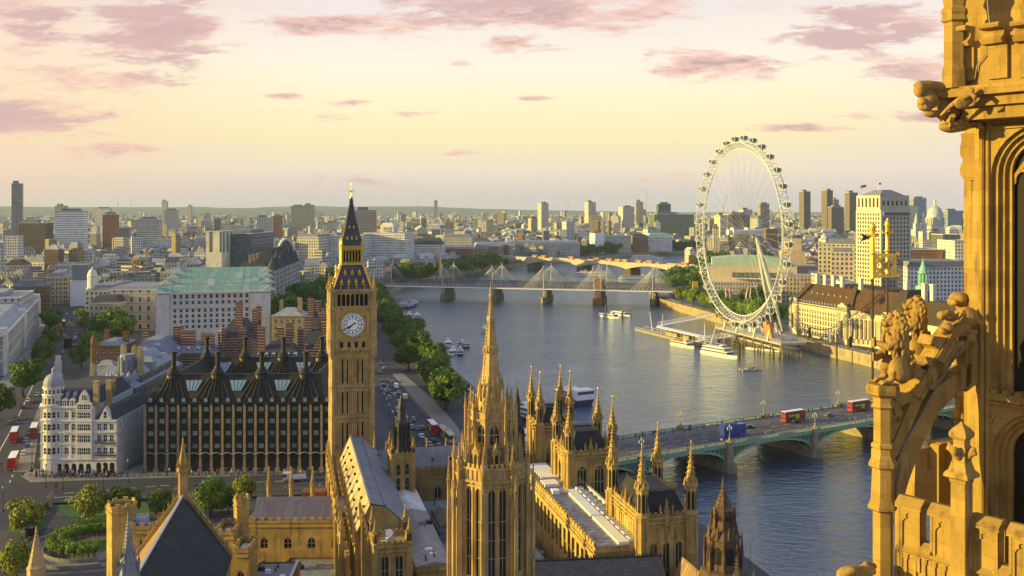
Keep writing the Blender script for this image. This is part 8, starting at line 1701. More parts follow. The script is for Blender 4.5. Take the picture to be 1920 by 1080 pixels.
for i,(px,lab)in enumerate(((400,'dark banner pole'),(457,'white feather banner'),(525,'black banner pole'))):
 Y=655-i*22;x=bank_at(Y,RIGHT_BANK)+3;t=T('banner',lab+' on the promenade before the county building','banner',(x,Y,0));q=MB();q.tube([(0,0,0),(0,0,9)],.12,6);q.build('pole',BLACKP,t);q=MB();q.box(.1,1.6,-.05,.05,2,8.8);q.build('cloth',WHITEP if 'white' in lab else BRONZE,t)
for i,Y in enumerate(range(600,740,18)):tag(link('promenade_lamp',lm,None,(bank_at(Y,RIGHT_BANK)+1.4,Y,.02)),f'{nth(i)} lamp on the river wall before the county building','street lamp','lamps on the southern river wall')
# the near tower turret
def stonef():
 m=bpy.data.materials.new('near_limestone');m.use_nodes=True;nt=m.node_tree;g=N(nt);b=nt.nodes['Principled BSDF'];tc=g.new('TexCoord').outputs['Object'];uv=g.new('UVMap').outputs[0]
 br=g.new('TexBrick');g.put(br.inputs['Vector'],uv);br.inputs['Scale'].default_value=1;br.inputs['Brick Width'].default_value=1.25;br.inputs['Row Height'].default_value=.52;br.inputs['Mortar Size'].default_value=.008;br.inputs['Mortar Smooth'].default_value=.4
 br.inputs['Color1'].default_value=(.27,.17,.045,1);br.inputs['Color2'].default_value=(.38,.25,.072,1);br.inputs['Mortar'].default_value=(.255,.16,.044,1)
 n1,n2,n3=g.noise(tc,.9,5,.65),g.noise(tc,7,4,.65),g.noise(tc,42,3,.6)
 c=g.mix(g.m('MULTIPLY',g.step(n1,.42,.72),.55),br.outputs[0],(.20,.125,.038));c=g.mix(g.m('MULTIPLY',g.step(n2,.5,.75),.4),c,(.38,.26,.085));c=g.mix(g.m('MULTIPLY',g.step(n3,.55,.75),.25),c,(.17,.105,.035))
 mp=g.new('Mapping');g.put(mp.inputs[0],tc);mp.inputs['Scale'].default_value=(1,1,.16);c=g.mix(g.m('MULTIPLY',g.step(g.noise(mp.outputs[0],2.6,5,.68),.48,.72),.75),c,(.085,.055,.022))
 g.put(b.inputs['Base Color'],c);b.inputs['Roughness'].default_value=.92;b.inputs['Specular IOR Level'].default_value=.2
 bn=g.new('Bump');bn.inputs['Strength'].default_value=.55;bn.inputs['Distance'].default_value=.03;g.put(bn.inputs['Height'],g.m('ADD',g.m('ADD',g.m('MULTIPLY',n2,.5),g.m('MULTIPLY',n3,.35)),g.m('MULTIPLY',br.outputs['Fac'],-.5)));nt.links.new(bn.outputs[0],b.inputs['Normal']);return m
SF=stonef()
TV=Vector((15.19,32.0,0));TA=math.atan2(-.794,.608);TM=Matrix.Translation(TV)@Matrix.Rotation(TA,4,'Z');TI=TM.inverted()
def ray(px,py):return Vector(((px-960)/F,1,-(py-HY)/F))
EYE=Vector((0,0,CZ))
def on_plane(px,py,p0,nrm):
 d=ray(px,py);return EYE+d*((p0-EYE).dot(nrm)/d.dot(nrm))
def lp(px,py,p0,nrm):return TI@on_plane(px,py,p0,nrm)
def at_y(px,py,ly):
 return lp(px,py,TM@Vector((0,ly,0)),(TM.to_3x3()@Vector((0,1,0))))
def lz(py,w):return CZ-(py-HY)*(TM@Vector((w[0],w[1],0))).y/F
def turret():
 t=T('tower_turret','sunlit golden octagonal stone turret with deep arched openings and overhanging gallery','turret',TV,TA)
 z0,zc=0,92.75;s1=.96;W2=2.8;oct_=[(0,0),(W2,0),(W2+1.98,1.98),(W2+1.98,4.78),(W2,6.76),(0,6.76),(-s1,5.8),(-s1,.96)]
 m=MB();sill=lz(745,(1.4,0));ap=lz(254,(1.4,0))+.25;lap=lz(778,(1.4,0))
 hole=lambda a,z_0,z_1:[(a,W2-a,z_0,z_1)]
 for k,(a,dz)in enumerate(((.34,0),(.50,.16),(.64,.32),(.80,.50))):
  y=.15*k;L0=W2
  m.wallgrid((0,y),(W2,y),78,zc if k==0 else ap+.05,hole(a,sill,ap-dz)+hole(a,74,lap-dz),.15,0,'p')
 for side in(-1,1):
  x=W2/2+side*.3;m.beam((W2/2,.6,sill),(W2/2,.6,ap-.9),.14,.2)
  for k in range(7):a0,a1=R(180-26*k),R(180-26*(k+1));r=.29;m.beam((x+r*math.cos(a0),.58,ap-1.75+r*1.5*math.sin(a0)),(x+r*math.cos(a1),.58,ap-1.75+r*1.5*math.sin(a1)),.12,.1)
  m.beam((W2/2+side*.55,.6,ap-1.5),(W2/2,.6,ap-.75),.12,.12)
 for i in range(2,7):m.wall(oct_[i],oct_[(i+1)%8],0,zc)
 m.wall(oct_[1],oct_[2],0,zc);m.wall(oct_[7],oct_[0],0,zc);m.wall((0,0),(W2,0),0,78);m.face([(x,y,zc)for x,y in oct_])
 zt=lz(738,(1.2,-.1));m.box(.3,W2-.3,-.06,.5,zt-.32,zt-.10);m.box(.34,W2-.34,-.10,-.06,zt-.44,zt-.38)
 for k in range(6):m.box(.36+.38*k,.58+.38*k,-.08,.3,zt-.1,zt+.02)
 for x in(.42,W2-.42):
  for a in range(3):m.frust(x-.0+.09*math.cos(R(90+120*a)),-.02,8,.07,zt-.95+.09*math.sin(R(90+120*a))-.06,.05,zt-.95+.09*math.sin(R(90+120*a))+.06)
 for x,y,r in((.06,-.02,.09),(.26,-.03,.06),(.31,.10,.05)):m.tube([(x,y,70),(x,y,zc-.2)],r,8)
 m.wall((-.1,.1),(.0,0),60,zc);m.beam((-s1-.02,.98,60),(-s1-.02,.98,zc),.12,.12)
 for zz,p,h in((lz(226,(.8,0)),.10,.16),(lz(238,(.8,0)),.05,.1)):m.beam((.2,-p/2,zz),(W2+.4,-p/2,zz),p+.1,h)
 m.build('shaft',SF,t)
 d=MB();d.box(.5,W2-.5,.62,3,60,92.4);d.build('dark_interior',DARKHOLE,t)
 n1=Vector((-.98,.13,0));q=MB();px_z=[(1801,250,1830),(1803,262,1832),(1800,276,1840),(1800,290,1841),(1806,300,1832),(1799,318,1838),(1801,329,1836),(1810,338,1834)]
 A0=TM@Vector((-.42,.38,0));nn=Vector((.25,-.97,0))
 nn=Vector((-.7,-.714,0));Lp=[lp(a,b,A0,nn)for a,b,c in px_z];Rp=[lp(c,b,A0,nn)for a,b,c in px_z];q.slab(Lp+Rp[::-1],(.0,.5,0));q.build('shield_bracket',SF,t)
 g=MB();U=(-.30,-1.42);ex=[(U[0],U[1]),(5.0,U[1]),(5.6,2),(5.6,6),(-1.5,7.2),(-2.35,5),(-2.35,.7)]
 gz=lz(166,U);off=lambda o:[(x-(o if x<0 else-o),y-(o if y<3 else-o))for x,y in ex]
 g.prism(off(-.35),zc-.05,gz-.62,0,0,True);g.prism(off(-.12),gz-.62,gz-.30,0,0,True);g.prism(off(.16),gz-.30,gz-.08,0,0,True);g.prism(off(.06),gz-.08,gz+.02,0,0,True)
 g.build('gallery_cornice',SF,t);g=MB();zt2=gz+4.6;yw=U[1]+.45
 g.box(U[0]+.2,5.0,yw,yw+.5,gz,lz(70,(1.2,yw)));
 def blk(pa,pb,pyt,pyb,deep):
  x0,x1=at_y(pa,80,yw).x,at_y(pb,80,yw).x;zt,zb=lz(pyt,(x0,yw)),lz(pyb,(x0,yw));h=zt-zb;pr=[(0,zb),(-deep*.62,zb+.02),(-deep*.78,zb+h*.22),(-deep*.5,zb+h*.38),(-deep*.36,zb+h*.56),(-deep*.45,zb+h*.72),(-deep,zb+h*.76),(-deep*1.08,zb+h*.88),(-deep*.95,zt),(0.1,zt)]
  g.slab([(x0,yw+y,z)for y,z in pr],(x1-x0,0,0));g.slab([(x0+.1,yw-.12,zb-1.05),(x1+.05,yw-.12,zb-1.05),(x1+.05,yw-.12,zb),(x0+.1,yw-.12,zb)],(0,.2,0))
 blk(1797,1826,54,92,.52);blk(1850,1889,49,87,.55);blk(1910,1955,44,82,.55)
 g.box(at_y(1806,50,yw+1.0).x,5.0,yw+1.0,yw+1.4,gz+.5,gz+9);g.build('gallery_wall',SF,t)
 p=MB();r=.33;cx,cy=U[0]+.12,U[1]+.15
 Z=lambda py:lz(py,(cx,cy));p.lathe(cx,cy,[(r*1.16,gz),(r*1.16,Z(132)),(r,Z(122)),(r,Z(44)),(r*1.3,Z(40)),(r*1.12,Z(30)),(r*1.25,Z(24)),(r*1.22,Z(18)),(r*1.0,Z(14)),(r*1.1,Z(0)),(r*1.4,Z(-10)),(r*.2,Z(-90))],6,0,R(-13));p.build('corner_pier',SF,t)
 return t
TUR=turret()
def blob(name,parts,m,parent=None,voxel=.022,loc=None,rz=None,rough=.02):
 """One continuous carved surface from overlapping masses: ('s', centre, radii[, pitch]) and ('t', points, radii)."""
 mb=MB();vs,fs=[],[]
 def add(vl,fl):o=len(vs);vs.extend(vl);fs.extend([tuple(i+o for i in f)for f in fl])
 for p in parts:
  if p[0]=='s':
   c,r=Vector(p[1]),p[2];rot=Matrix.Rotation(R(p[3])if len(p)>3 else 0,3,'Y');vl,fl=[],[];nu,nv=14,9
   for j in range(nv+1):
    for i in range(nu):a,b=2*math.pi*i/nu,math.pi*j/nv;vl.append(tuple(c+rot@Vector((r[0]*math.sin(b)*math.cos(a),r[1]*math.sin(b)*math.sin(a),r[2]*math.cos(b)))))
   for j in range(nv):
    for i in range(nu):fl.append((j*nu+i,(j+1)*nu+i,(j+1)*nu+(i+1)%nu,j*nu+(i+1)%nu))
   add(vl,fl)
  else:
   q=MB();q.tube(p[1],p[2],9);add(q.v,q.f)
   for k in(0,-1):c,r=Vector(p[1][k]),(p[2][k]if isinstance(p[2],(list,tuple))else p[2]);add([tuple(c+Vector(d)*r)for d in((1,0,0),(0,1,0),(-1,0,0),(0,-1,0),(0,0,1),(0,0,-1))],[(0,1,4),(1,2,4),(2,3,4),(3,0,4),(1,0,5),(2,1,5),(3,2,5),(0,3,5)])
 me=bpy.data.meshes.new(name);me.from_pydata(vs,[],fs);me.materials.append(m);me.update();o=link(name,me,parent,loc,rz)
 rm=o.modifiers.new('r','REMESH');rm.mode='VOXEL';rm.voxel_size=voxel;rm.use_smooth_shade=True;sm=o.modifiers.new('s','SMOOTH');sm.factor=.5;sm.iterations=1
 return o
SC_=mat('carved_limestone',(.29,.18,.052),.92,.3,1.6,.5,14,dirt=(.16,.10,.04),streak=.6)
def lion(label,base,s,rz,mirror=1):
 """Seated upright lion holding a rod: x towards its face, z up, about 2.3 m tall."""
 t=T('lion_statue',label,'statue',base,rz);t.scale=(s*.82,s,s);g=random.Random(3);B=[]
 B+=[('s',(-.30,0,.42),(.36,.36,.44),12),('s',(-.30,0,.85),(.33,.33,.50),8),('s',(-.16,0,1.25),(.34,.34,.42),10)]
 for y in(-.27,.27):
  B+=[('s',(-.10,y,.46),(.40,.20,.36),-30),('t',[(.18,y*1.05,.42),(.16,y,.18),(.34,y,.08)],[.17,.11,.10]),('s',(.40,y,.07),(.17,.12,.08))]
  for k in(-.10,-.03,.04,.11):B.append(('t',[(.40,y+k,.11),(.53,y+k*1.1,.09),(.60,y+k*1.15,.03)],[.05,.045,.025]))
 B+=[('t',[(-.02,-.30,1.28),(.20,-.34,.86),(.50,-.22,.74),(.66,-.06,.80)],[.17,.15,.12,.09]),('t',[(.0,.28,1.30),(.30,.26,1.12),(.60,.05,1.22)],[.16,.12,.09])]
 for z,y in((.80,-.03),(1.22,.02)):
  for k in range(4):B.append(('t',[(.60,y-.1,z-.11+.075*k),(.74,y-.03,z-.10+.075*k),(.72,y+.09,z-.10+.07*k)],[.045,.04,.03]))
 B+=[('s',(.03,0,1.86),(.22,.19,.21)),('s',(.20,0,1.84),(.19,.14,.105),8),('s',(.37,0,1.88),(.045,.085,.05)),('t',[(.08,0,1.66),(.24,0,1.60),(.33,0,1.585)],[.13,.10,.065]),('s',(.06,0,2.0),(.14,.13,.09))]
 for y in(-1,1):B+=[('s',(.30,y*.075,1.79),(.10,.075,.075),12),('t',[(.06,y*.15,2.0),(.17,y*.13,1.985),(.24,y*.10,1.94)],[.05,.055,.03]),('s',(.14,y*.13,1.80),(.07,.05,.06)),('s',(-.04,y*.20,2.03),(.05,.05,.07)),('t',[(.31,y*.06,1.73),(.32,y*.06,1.68)],[.028,.012])]
 B+=[('t',[(-.55,0,.15),(-.72,.2,.25),(-.66,.3,.7),(-.58,.2,1.0)],[.08,.07,.06,.05])]
 blob('body',B,SC_,t,.026)
 M_=[]
 for x0,r,n,dr in((.05,.25,13,.10),(-.06,.30,14,.12),(-.18,.31,13,.12),(-.28,.24,9,.1)):
  for k in range(n):
   a=2*math.pi*(k+g.uniform(-.3,.3))/n;c,s_=math.cos(a),math.sin(a);zc=1.80+c*r*1.1
   if c>.75 and x0>0:continue
   M_.append(('t',[(x0,s_*r*.8,1.80+c*r*.85),(x0-.07,s_*(r+dr*.5),zc+.02),(x0-.13,s_*(r+dr),zc-.10),(x0-.08,s_*(r+dr*.9),zc-.19)],[.07,.075,.06,.03]))
 for k in range(44):
  a=g.uniform(0,6.28);z=g.uniform(.98,1.58);r=.30+.05*math.sin((z-.9)*4);x,y=-.10+r*math.cos(a)*1.1,r*math.sin(a);w=g.uniform(-.12,.12)
  M_.append(('t',[(x*.95,y*.95,z+.13),(x*1.08-y*w,y*1.08+x*w,z+.02),(x*1.10,y*1.10,z-.10),(x*.98-y*w,y*1.0+x*w,z-.2)],[.06,.075,.065,.03]))
 M_.append(('s',(-.06,0,1.5),(.26,.26,.42)));blob('mane',M_,SC_,t,.026)
 return t
PAw=TM@Vector((-1.13,-3.78,0));PBw=TM@Vector((-3.05,.62,0))
def hexpier(label,w,zt,k=1.0):
 t=T('statue_pier',label,'pier',(w.x,w.y,0),TA);m=MB();r=.30*k;z=lambda d:zt-d*k
 m.lathe(0,0,[(r*1.02,60),(r*1.02,z(3.95)),(r*1.55,z(3.86)),(r*1.55,z(3.78)),(r*1.1,z(3.5)),(r*1.08,z(2.62)),(r*1.45,z(2.55)),(r*1.45,z(2.44)),(r*.98,z(2.18)),(r*.95,z(2.0)),(r*1.2,z(1.96)),(r*1.2,z(1.86)),(r*.95,z(1.8)),(r*.95,z(.78)),(r*1.22,z(.7)),(r*1.0,z(.6)),(r*1.02,z(.42)),(r*1.65,z(.3)),(r*1.75,z(.16)),(r*1.6,z(0))],6,0,R(-12));m.build('shaft',SF,t);return t
ZA=CZ-(719-HY)*PAw.y/F;ZB=CZ-(677-HY)*PBw.y/F
hexpier('hexagonal stone pier under the nearer seated lion at the parapet end',PAw,ZA);hexpier('hexagonal stone pier under the farther seated lion',PBw,ZB,1.05)
lion('nearer carved stone lion seated upright gripping a black rod',(PAw.x+.30,PAw.y,ZA),1.04,R(182));lion('farther carved stone lion seated behind the nearer one',(PBw.x+.30,PBw.y,ZB),1.06,R(178))
def gvane(label,px,py_b,py_t,Y,turn):
 x=XW(px,Y);z=lambda py:ZW(py,Y);t=T('gilded_vane',label,'weathervane',(x,Y,0),turn);u=Y/F
 m=MB();m.tube([(0,0,z(py_b)),(0,0,z(py_t+105))],.036,8);m.build('rod',IRON,t);m=MB();T_=py_t
 m.lathe(0,0,[(.04,z(T_+106)),(.062,z(T_+104)),(.062,z(T_+60)),(.085,z(T_+57)),(.07,z(T_+54)),(.06,z(T_+26)),(.10,z(T_+22)),(.07,z(T_+18)),(.10,z(T_+8)),(.08,z(T_+3)),(.03,z(T_)),(.01,z(T_-4))],10)
 for a in range(4):m.tube([(0,0,z(T_+24)),(9*u*math.cos(R(90*a)),9*u*math.sin(R(90*a)),z(T_+24)),(10*u*math.cos(R(90*a)),10*u*math.sin(R(90*a)),z(T_+20))],.04,6)
 m.build('finial',GILT,t);f=MB();x0,x1,zb,zt=5*u,44*u,z(T_+100),z(T_+60);e=.05;c=(x0+x1)/2;zm=(zb+zt)/2
 for a,b in(((x0,zb),(x1,zb)),((x0,zt),(x1,zt)),((x0,zb),(x0,zt)),((x1,zb),(x1,zt))):f.beam((a[0],0,a[1]),(b[0],0,b[1]),.06,.08)
 for sx in(-1,1):
  for sz in(-1,1):
   f.beam((c,0,zm),(c+sx*(x1-x0)*.5,0,zm+sz*(zt-zb)*.5),.05,.10);q=(c+sx*(x1-x0)*.25,zm+sz*0)
 for k in range(4):
  a=R(90*k);ox,oz=c+math.cos(a)*(x1-x0)*.27,zm+math.sin(a)*(zt-zb)*.27;rr=(zt-zb)*.2
  for j in range(10):b0,b1=2*math.pi*j/10,2*math.pi*(j+1)/10;f.beam((ox+rr*math.cos(b0),0,oz+rr*math.sin(b0)),(ox+rr*math.cos(b1),0,oz+rr*math.sin(b1)),.05,.06)
 for zz in(zb,zt):f.frust(x1+.1,0,6,.02,zz-.09,.09,zz,0);f.frust(x1+.1,0,6,.09,zz,.02,zz+.1,0);f.tube([(x1,0,zz),(x1+.16,0,zz)],.04,6)
 f.tube([(-x0*.2,0,zb+.02),(x0,0,zb+.02)],.05,6);f.tube([(-x0*.2,0,zt),(x0,0,zt)],.05,6);f.build('pierced_flag',GILT,t)
 w=MB();w.slab([(-2*u,0,z(T_+27)),(-22*u,0,z(T_+20)),(-18*u,0,z(T_+27)),(-23*u,0,z(T_+35))],(0,.03,0));w.build('arrow_tail',IRON,t)
gvane('gilded pierced flag vane on the nearer lion rod, panel facing the camera',1636,712,418,PAw.y,R(6));gvane('gilded vane on the farther lion rod, its panel turned edge on',1664,676,413,PBw.y,R(72))
RA,RN=PAw.copy(),Vector((.354,-.935,0))
def rk(pts):return[TI@on_plane(a,b,RA,RN)for a,b in pts]
def buttress():
 t=T('flying_buttress','raking stone flying buttress with leafy crockets and a pierced spandrel','buttress',TV,TA);th=TI.to_3x3()@(RN*-.55);m=MB()
 curve=lambda o:[(1684+o*.2,950),(1697+o,905),(1706+o,872),(1722+o,822),(1748+o,770),(1782+o*.6,728),(1815,704)]
 low=[(1690,952),(1703,905),(1715,872),(1734,822),(1760,775),(1790,742),(1822,720)];up=[(1662,952),(1676,880),(1690,846),(1720,790),(1752,730),(1772,716),(1822,680)]
 for i in range(len(low)-1):m.slab(rk([low[i],low[i+1],up[i+1],up[i]]),th)
 bar=lambda a,b,w:m.slab(rk([(a[0],a[1]),(b[0],b[1]),(b[0]-w*.8,b[1]-w*.62),(a[0]-w*.8,a[1]-w*.62)]),th)
 m.slab(rk([(1752,732),(1788,676),(1812,656),(1812,640),(1790,640),(1738,728)]),th);m.slab(rk([(1812,735),(1838,715),(1838,610),(1812,640)]),th)
 m.slab(rk([(1690,848),(1740,726),(1792,640),(1822,600),(1806,594),(1770,640),(1716,736),(1672,838)]),th*1.15)
 m.slab(rk([(1660,880),(1690,846),(1672,838),(1660,850)]),th*1.15);m.slab(rk([(1664,952),(1680,880),(1660,850),(1655,952)]),th)
 for pts in([(1668,838),(1686,800),(1694,775),(1682,752),(1670,748),(1664,756),(1676,764),(1680,778),(1674,796),(1662,826)],[(1668,790),(1686,792),(1690,782),(1668,778)],[(1672,742),(1690,762),(1712,752),(1716,740),(1690,738),(1676,730)]):m.slab(rk(pts),th*.8)
 m.build('raking_arch',SF,t)
 c=MB();of=TI.to_3x3()@(RN*-.7);f2=TI.to_3x3()@(RN*.06)
 for pts in([(1712,740),(1724,748),(1749,706),(1746,694),(1738,692)],[(1754,672),(1764,680),(1791,634),(1782,626)]):c.slab([p+f2 for p in rk(pts)],of);a,b=rk([pts[1],pts[2]]);c.tube([a+f2,b+f2],.07,8)
 c.build('coping',SF,t)
 for pts in([(1708,703),(1716,681),(1725,688),(1741,698),(1733,711),(1728,722),(1724,712),(1716,706)],[(1724,690),(1738,684),(1752,690),(1758,703),(1752,720),(1766,706),(1773,690),(1771,681),(1753,674),(1738,669),(1741,680)],[(1744,647),(1751,628),(1762,636),(1775,646),(1768,656),(1763,668),(1760,656),(1753,650)]):
  k=MB();k.slab(rk(pts),th*1.1);cc=sum((Vector(p)for p in rk(pts)),Vector())/len(pts);o=k.build('leaf_crocket',SC_,t);bv=o.modifiers.new('b','BEVEL');bv.width=.05;bv.segments=3
 return t
buttress()
def in_plane_blob(name,parts,p0,nrm,t,voxel=.03):
 """Carved masses given by picture outline positions, real depth across the plane."""
 u=Vector((nrm.y*-1,nrm.x,0)).normalized();out=[]
 for p in parts:
  if p[0]=='s':c=on_plane(p[1][0],p[1][1],p0,nrm);s=c.y/F;out.append(('s',c+nrm*p[1][2],(p[2][0]*s,p[2][2],p[2][1]*s),p[3]if len(p)>3 else 0))
  else:
   q=[on_plane(a,b,p0,nrm)+nrm*d for a,b,d in p[1]];s=q[0].y/F;out.append(('t',q,[r*s for r in p[2]]))
 return blob(name,out,SC_,t,voxel)
def beast(label,dx,dy,dep,k):
 t=T('beast_statue',label,'statue',(0,0,0));q=lambda a,b,d=0:(a+dx,b+dy,d*k);P0=RA+RN*-.25+RN*-dep
 B=[('s',q(1812,596),(25*k,21*k,.34*k),10),('s',q(1798,616),(22*k,17*k,.30*k)),('s',q(1826,606),(13*k,20*k,.28*k)),('s',q(1784,612),(13*k,10*k,.2*k),20),('s',q(1773,614,.1),(12*k,9*k,.18*k),15),('s',q(1763,620,.1),(8*k,6*k,.13*k),30),('s',q(1769,627,.1),(8*k,3.4*k,.11*k),30),('t',[q(1778,606,.2),q(1786,601,.25),q(1792,603,.25)],[3*k,4*k,2*k]),('t',[q(1778,606,-.1),q(1786,599,-.2),q(1792,601,-.2)],[3*k,4*k,2*k])]
 for j in range(4):B.append(('t',[q(1806,626,.25),q(1801+4.6*j,636,.32),q(1797+5*j,648,.3)],[6*k,3*k,1.9*k]));B.append(('t',[q(1826,600,.3),q(1821+3.4*j,606,.36),q(1819+4.2*j,617,.34)],[5*k,2.4*k,1.4*k]))
 B+=[('t',[q(1800,618,.25),q(1816,622,.3),q(1812,632,.32)],[7*k,6*k,4*k]),('t',[q(1786,590,.3),q(1790,580,.34),q(1796,584,.3),q(1790,592,.34)],[3*k,2.5*k,3*k,2*k]),('s',q(1772,592,-.1),(11*k,9*k,.2*k)),('t',[q(1764,596,0),q(1776,586,0),q(1786,590,0)],[4*k,6*k,7*k])]
 in_plane_blob('body',B,P0,RN,t);return t
beast('crouching stone beast gripping the top of the flying buttress',0,0,0,1.0)
t=T('beast_statue','second rounded stone beast mostly hidden behind the crouching one','statue',(0,0,0));in_plane_blob('body',[('s',(1797,560,0),(16,13,.4)),('s',(1786,566,0),(8,8,.3)),('s',(1808,572,0),(14,18,.4))],RA+RN*-1.4,RN,t)
def gargoyle():
 """Leaning head, ruff and folded wing projecting from the gallery corner, on a leafy corbel."""
 t=T('gargoyle','snarling winged gargoyle jutting out under the gallery corner','gargoyle',(0,0,0));p0=TM@Vector((-.45,-1.3,0));nr=Vector((.25,-.97,0));B=[('s',(1724,168,.02),(11,15,.20),8),('t',[(1720,160,0),(1740,162,0),(1775,166,0)],[9,12,12]),('s',(1741,188,0),(19,17,.26)),('s',(1727,191,.05),(9,8,.17)),('s',(1732,204,.05),(13,5,.14),10),('s',(1744,214,.05),(15,7,.17),6)]
 for k in range(5):B.append(('t',[(1729+5.5*k,196,.16),(1731+5.5*k,203,.2)],[2.0,1.0]))
 for k in range(9):a=R(-65+21*k);B.append(('t',[(1752+13*math.cos(a),194+17*math.sin(a),.05),(1762+20*math.cos(a),196+24*math.sin(a),.12),(1766+22*math.cos(a),202+26*math.sin(a),.1)],[5,4.5,2]))
 B+=[('s',(1785,205,-.1),(26,20,.3)),('s',(1812,212,-.1),(24,18,.3))]
 in_plane_blob('body',B,p0,nr,t,.026);Wg=[]
 for k in range(5):Wg.append(('t',[(1830,176-2*k,.22),(1812-5*k,186+3*k,.26),(1792-5*k,197+5*k,.24)],[5,4.4,3]))
 Wg+=[('t',[(1826,172,.25),(1838,184,.3),(1836,196,.28),(1826,200,.26)],[4,5,4,2]),('s',(1815,190,.15),(22,14,.1),-25)];p1,nr1=TM@Vector((0,-1.62,0)),Vector((-.794,-.608,0));in_plane_blob('wing',Wg,p1,nr1,t,.026)
 t=T('leaf_corbel','leafy carved corbel below the gargoyle','corbel',(0,0,0));g=random.Random(5);C_=[('s',(1795,236,-.05),(32,12,.34),-6),('s',(1780,240,0),(20,9,.26),8),('s',(1826,226,-.05),(20,14,.3))]
 for k in range(34):a,b=g.uniform(1768,1848),g.uniform(204,240);C_.append(('t',[(a,b,.25),(a+g.uniform(-7,7),b+g.uniform(-6,4),.36),(a+g.uniform(-10,10),b+g.uniform(-2,8),.3)],[4.5,4,2]))
 in_plane_blob('foliage',C_,p0,nr,t,.026)
gargoyle()
def parapet():
 t=T('near_parapet','golden panelled stone parapet with stepped battlements at the tower edge','parapet',TV,TA);y0=-4.0;zt=CZ-(929-HY)*30/F;m=MB();x_=lambda px:at_y(px,950,y0).x;th=.42
 zlow=zt-1.24;xa,xe=x_(1678),x_(2010);m.box(xa,xe,y0+.08,y0+th,60,zlow-.22)
 cren=[];edges=[1680,1724.5,1741,1788,1818,1871,1889,1942,1960,2010]
 for a,b in zip(edges[::2],edges[1::2]):
  x0,x1=x_(a),x_(b);w=x1-x0;m.box(x0+.03,x1-.03,y0+.10,y0+th,zlow-.3,zt-.24)
  m.slab([(x0-.02,y0-.06,zt-.32),(x1+.04,y0-.06,zt-.32),(x1+.04,y0+.02,zt-.16),(x0-.02,y0+.02,zt-.16)],(0,th+.04,0));m.slab([(x0-.02,y0-.06,zt-.22),(x0-.02,y0+.2,zt),(x0-.02,y0+th,zt-.02),(x0-.02,y0+th,zt-.22)],(w+.06,0,0))
  for xx in(x0+.02,x1-.10):m.box(xx,xx+.08,y0+.03,y0+.11,zlow-.9,zt-.3)
  if w>.2:
   c=(x0+x1)/2;n=1
   for i in range(n):
    cx=c;hw=w*.27;zz=zt-.42;[m.box(*sorted((cx+s*hw,cx+s*(w/2-.02))),y0+.045,y0+.11,zlow-.9,zt-.3)for s in(-1,1)];m.box(cx-hw,cx+hw,y0+.045,y0+.11,zz,zt-.3)
    for s in(-1,1):m.slab([(cx+s*hw,y0+.05,zz),(cx+s*hw,y0+.05,zz-.34),(cx+s*hw*.72,y0+.05,zz-.24),(cx+s*hw*.38,y0+.05,zz-.20),(cx+s*hw*.5,y0+.05,zz-.10),(cx,y0+.05,zz-.03),(cx,y0+.05,zz)],(0,.06,0))
 for a,b in zip(edges[1::2],edges[2::2]):
  x0,x1=x_(a),x_(b)
  if b-a<30:m.slab([(x0-.06,y0-.08,zlow-.26),(x0-.06,y0+.16,zlow),(x0-.06,y0+th,zlow),(x0-.06,y0+th,zlow-.26)],(x1-x0+.12,0,0))
 k=0;x=xa+.02
 while x<xe-.3:
  z1=zlow-.38;w=.30
  for s in(-1,1):cx=x+w/2;hw=w/2;m.slab([(cx+s*hw,y0+.03,z1),(cx+s*hw,y0+.03,z1-.36),(cx+s*hw*.7,y0+.03,z1-.25),(cx+s*hw*.4,y0+.03,z1-.2),(cx+s*hw*.5,y0+.03,z1-.1),(cx,y0+.03,z1-.04),(cx,y0+.03,z1)],(0,.06,0));m.beam((cx+s*hw,y0+.055,70),(cx+s*hw,y0+.055,z1),.10,.06)
  m.slab([(x,y0-.05,z1+.02),(x,y0+.1,z1+.14),(x,y0+.1,z1-.02),(x,y0,z1-.02)],(w,0,0));x+=w
 m.build('battlement',SF,t)
 q=MB();cx=at_y(1803,950,y0-.12).x;cy=y0-.12;Z=lambda py:lz(py,(cx,cy));r=.30;q.lathe(cx,cy,[(r,60),(r,Z(905)),(r*1.08,Z(903)),(r*1.15,Z(897)),(r*1.7,Z(893)),(r*1.62,Z(886)),(r*1.2,Z(880)),(r*1.1,Z(874)),(r*.86,Z(862)),(r*.86,Z(850)),(r*.95,Z(838)),(r*.78,Z(834)),(r*.78,Z(824)),(r*1.15,Z(818)),(r*1.2,Z(811)),(r*.8,Z(802)),(r*.28,Z(795)),(r*.1,Z(791))],4,0,R(45));q.build('pinnacle_post',SF,t)
 B=[]
 for a in range(4):c,s=math.cos(R(90*a)),math.sin(R(90*a));B+=[('t',[(cx+c*.16,cy+s*.16,Z(858)),(cx+c*.30,cy+s*.30,Z(844)),(cx+c*.42,cy+s*.42,Z(846))],[.10,.11,.07]),('t',[(cx+c*.2,cy+s*.2,Z(846)),(cx+c*.38,cy+s*.38,Z(837))],[.09,.07])]
 blob('leaf_collar',B+[('s',(cx,cy,Z(848)),(.2,.2,.25))],SC_,t,.03)
 f=MB();f.prism([(-.9,-3.65),(3.5,-3.65),(3.5,.5),(-1.2,.5)],60,77.0);th=TI.to_3x3()@(RN*-.5)
 for d,pts in((1.2,[(1714,960),(1716,862),(1726,842),(1746,838),(1757,852),(1757,960)]),(2.2,[(1760,960),(1760,836),(1766,832),(1800,826),(1830,822),(1830,960)])):f.slab([TI@on_plane(a,b,RA+RN*-d,RN)for a,b in pts],th)
 f.build('far_parapet',SF,t)
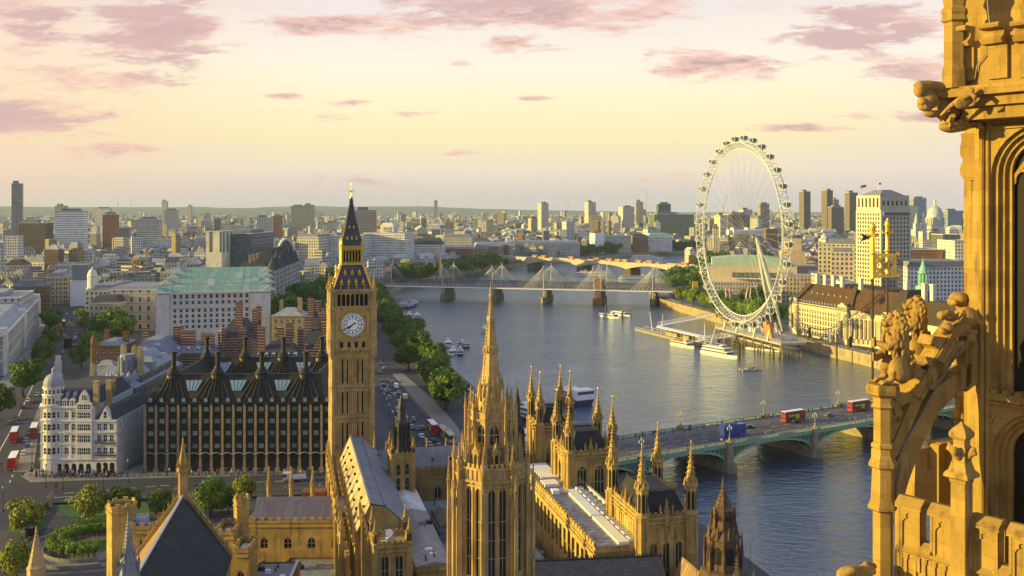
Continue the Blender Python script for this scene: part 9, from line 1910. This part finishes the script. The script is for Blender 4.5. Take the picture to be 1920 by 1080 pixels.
 q=MB();w=TI@on_plane(1800,800,TM@Vector((0,2.4,0)),TM.to_3x3()@Vector((0,1,0)));Z=lambda py:lz(py,(w.x,w.y));q.lathe(w.x,w.y,[(.2,78),(.2,Z(785)),(.3,Z(782)),(.28,Z(774)),(.17,Z(768)),(.16,Z(748)),(.24,Z(742)),(.02,Z(730))],4,0,R(45));q.build('far_pinnacle',SF,t)
parapet()
m=MB();cab=[lp(1838,y,TM@Vector((-.12,-.05,0)),Vector((.25,-.97,0)))for y in(250,330,420,500,560,618)];cab+=[TI@(on_plane(a,b,RA,RN)+RN*.05)for a,b in((1826,636),(1806,650),(1790,668),(1762,712),(1730,770),(1700,820),(1686,850),(1686,875),(1679,910),(1677,945))]
cab+=[at_y(1677,y,-4.02)for y in(960,1000,1040,1075,1120)];m.tube([TM@p for p in cab],.022,6);tag(m.build('lightning_conductor',mat('grey_cable',(.16,.15,.13),.5,.2,2)),'grey lightning conductor cable running down the turret and buttress','cable')
m=MB();cab=[at_y(a,b,-1.05)for a,b in((1850,-20),(1853,20),(1856,48),(1850,100),(1832,122),(1828,148),(1816,152),(1806,164),(1812,176),(1826,190))];m.tube([TM@p for p in cab],.022,6);tag(m.build('lightning_conductor',MATS['grey_cable']),'short cable hanging over the gallery cornice above the gargoyle','cable')
t=T('carved_finial','carved stone finial curl peeping in at the foot of the pier','finial',(0,0,0));p0=PAw+Vector((-.4,-.6,0));in_plane_blob('curl',[('s',(1600,1078,0),(32,16,.4)),('s',(1622,1066,.1),(16,9,.3),8),('t',[(1570,1082,.1),(1590,1066,.2),(1612,1062,.2)],[9,9,6]),('t',[(1622,1058,0),(1640,1062,0)],[7,6])],p0,RN,t,.03)
# the air
def haze():
 m=bpy.data.materials.new('pale_haze');m.use_nodes=True;nt=m.node_tree;nt.nodes.clear();g=N(nt);o=g.new('OutputMaterial');v=g.new('VolumePrincipled')
 v.inputs['Color'].default_value=(.60,.80,1.0,1);v.inputs['Density'].default_value=.000042;v.inputs['Anisotropy'].default_value=0.0
 nt.links.new(v.outputs[0],o.inputs['Volume']);b=MB();b.box(-9500,12500,-210,12500,-11,155);tag(b.build('haze',m),kind='stuff')
haze()
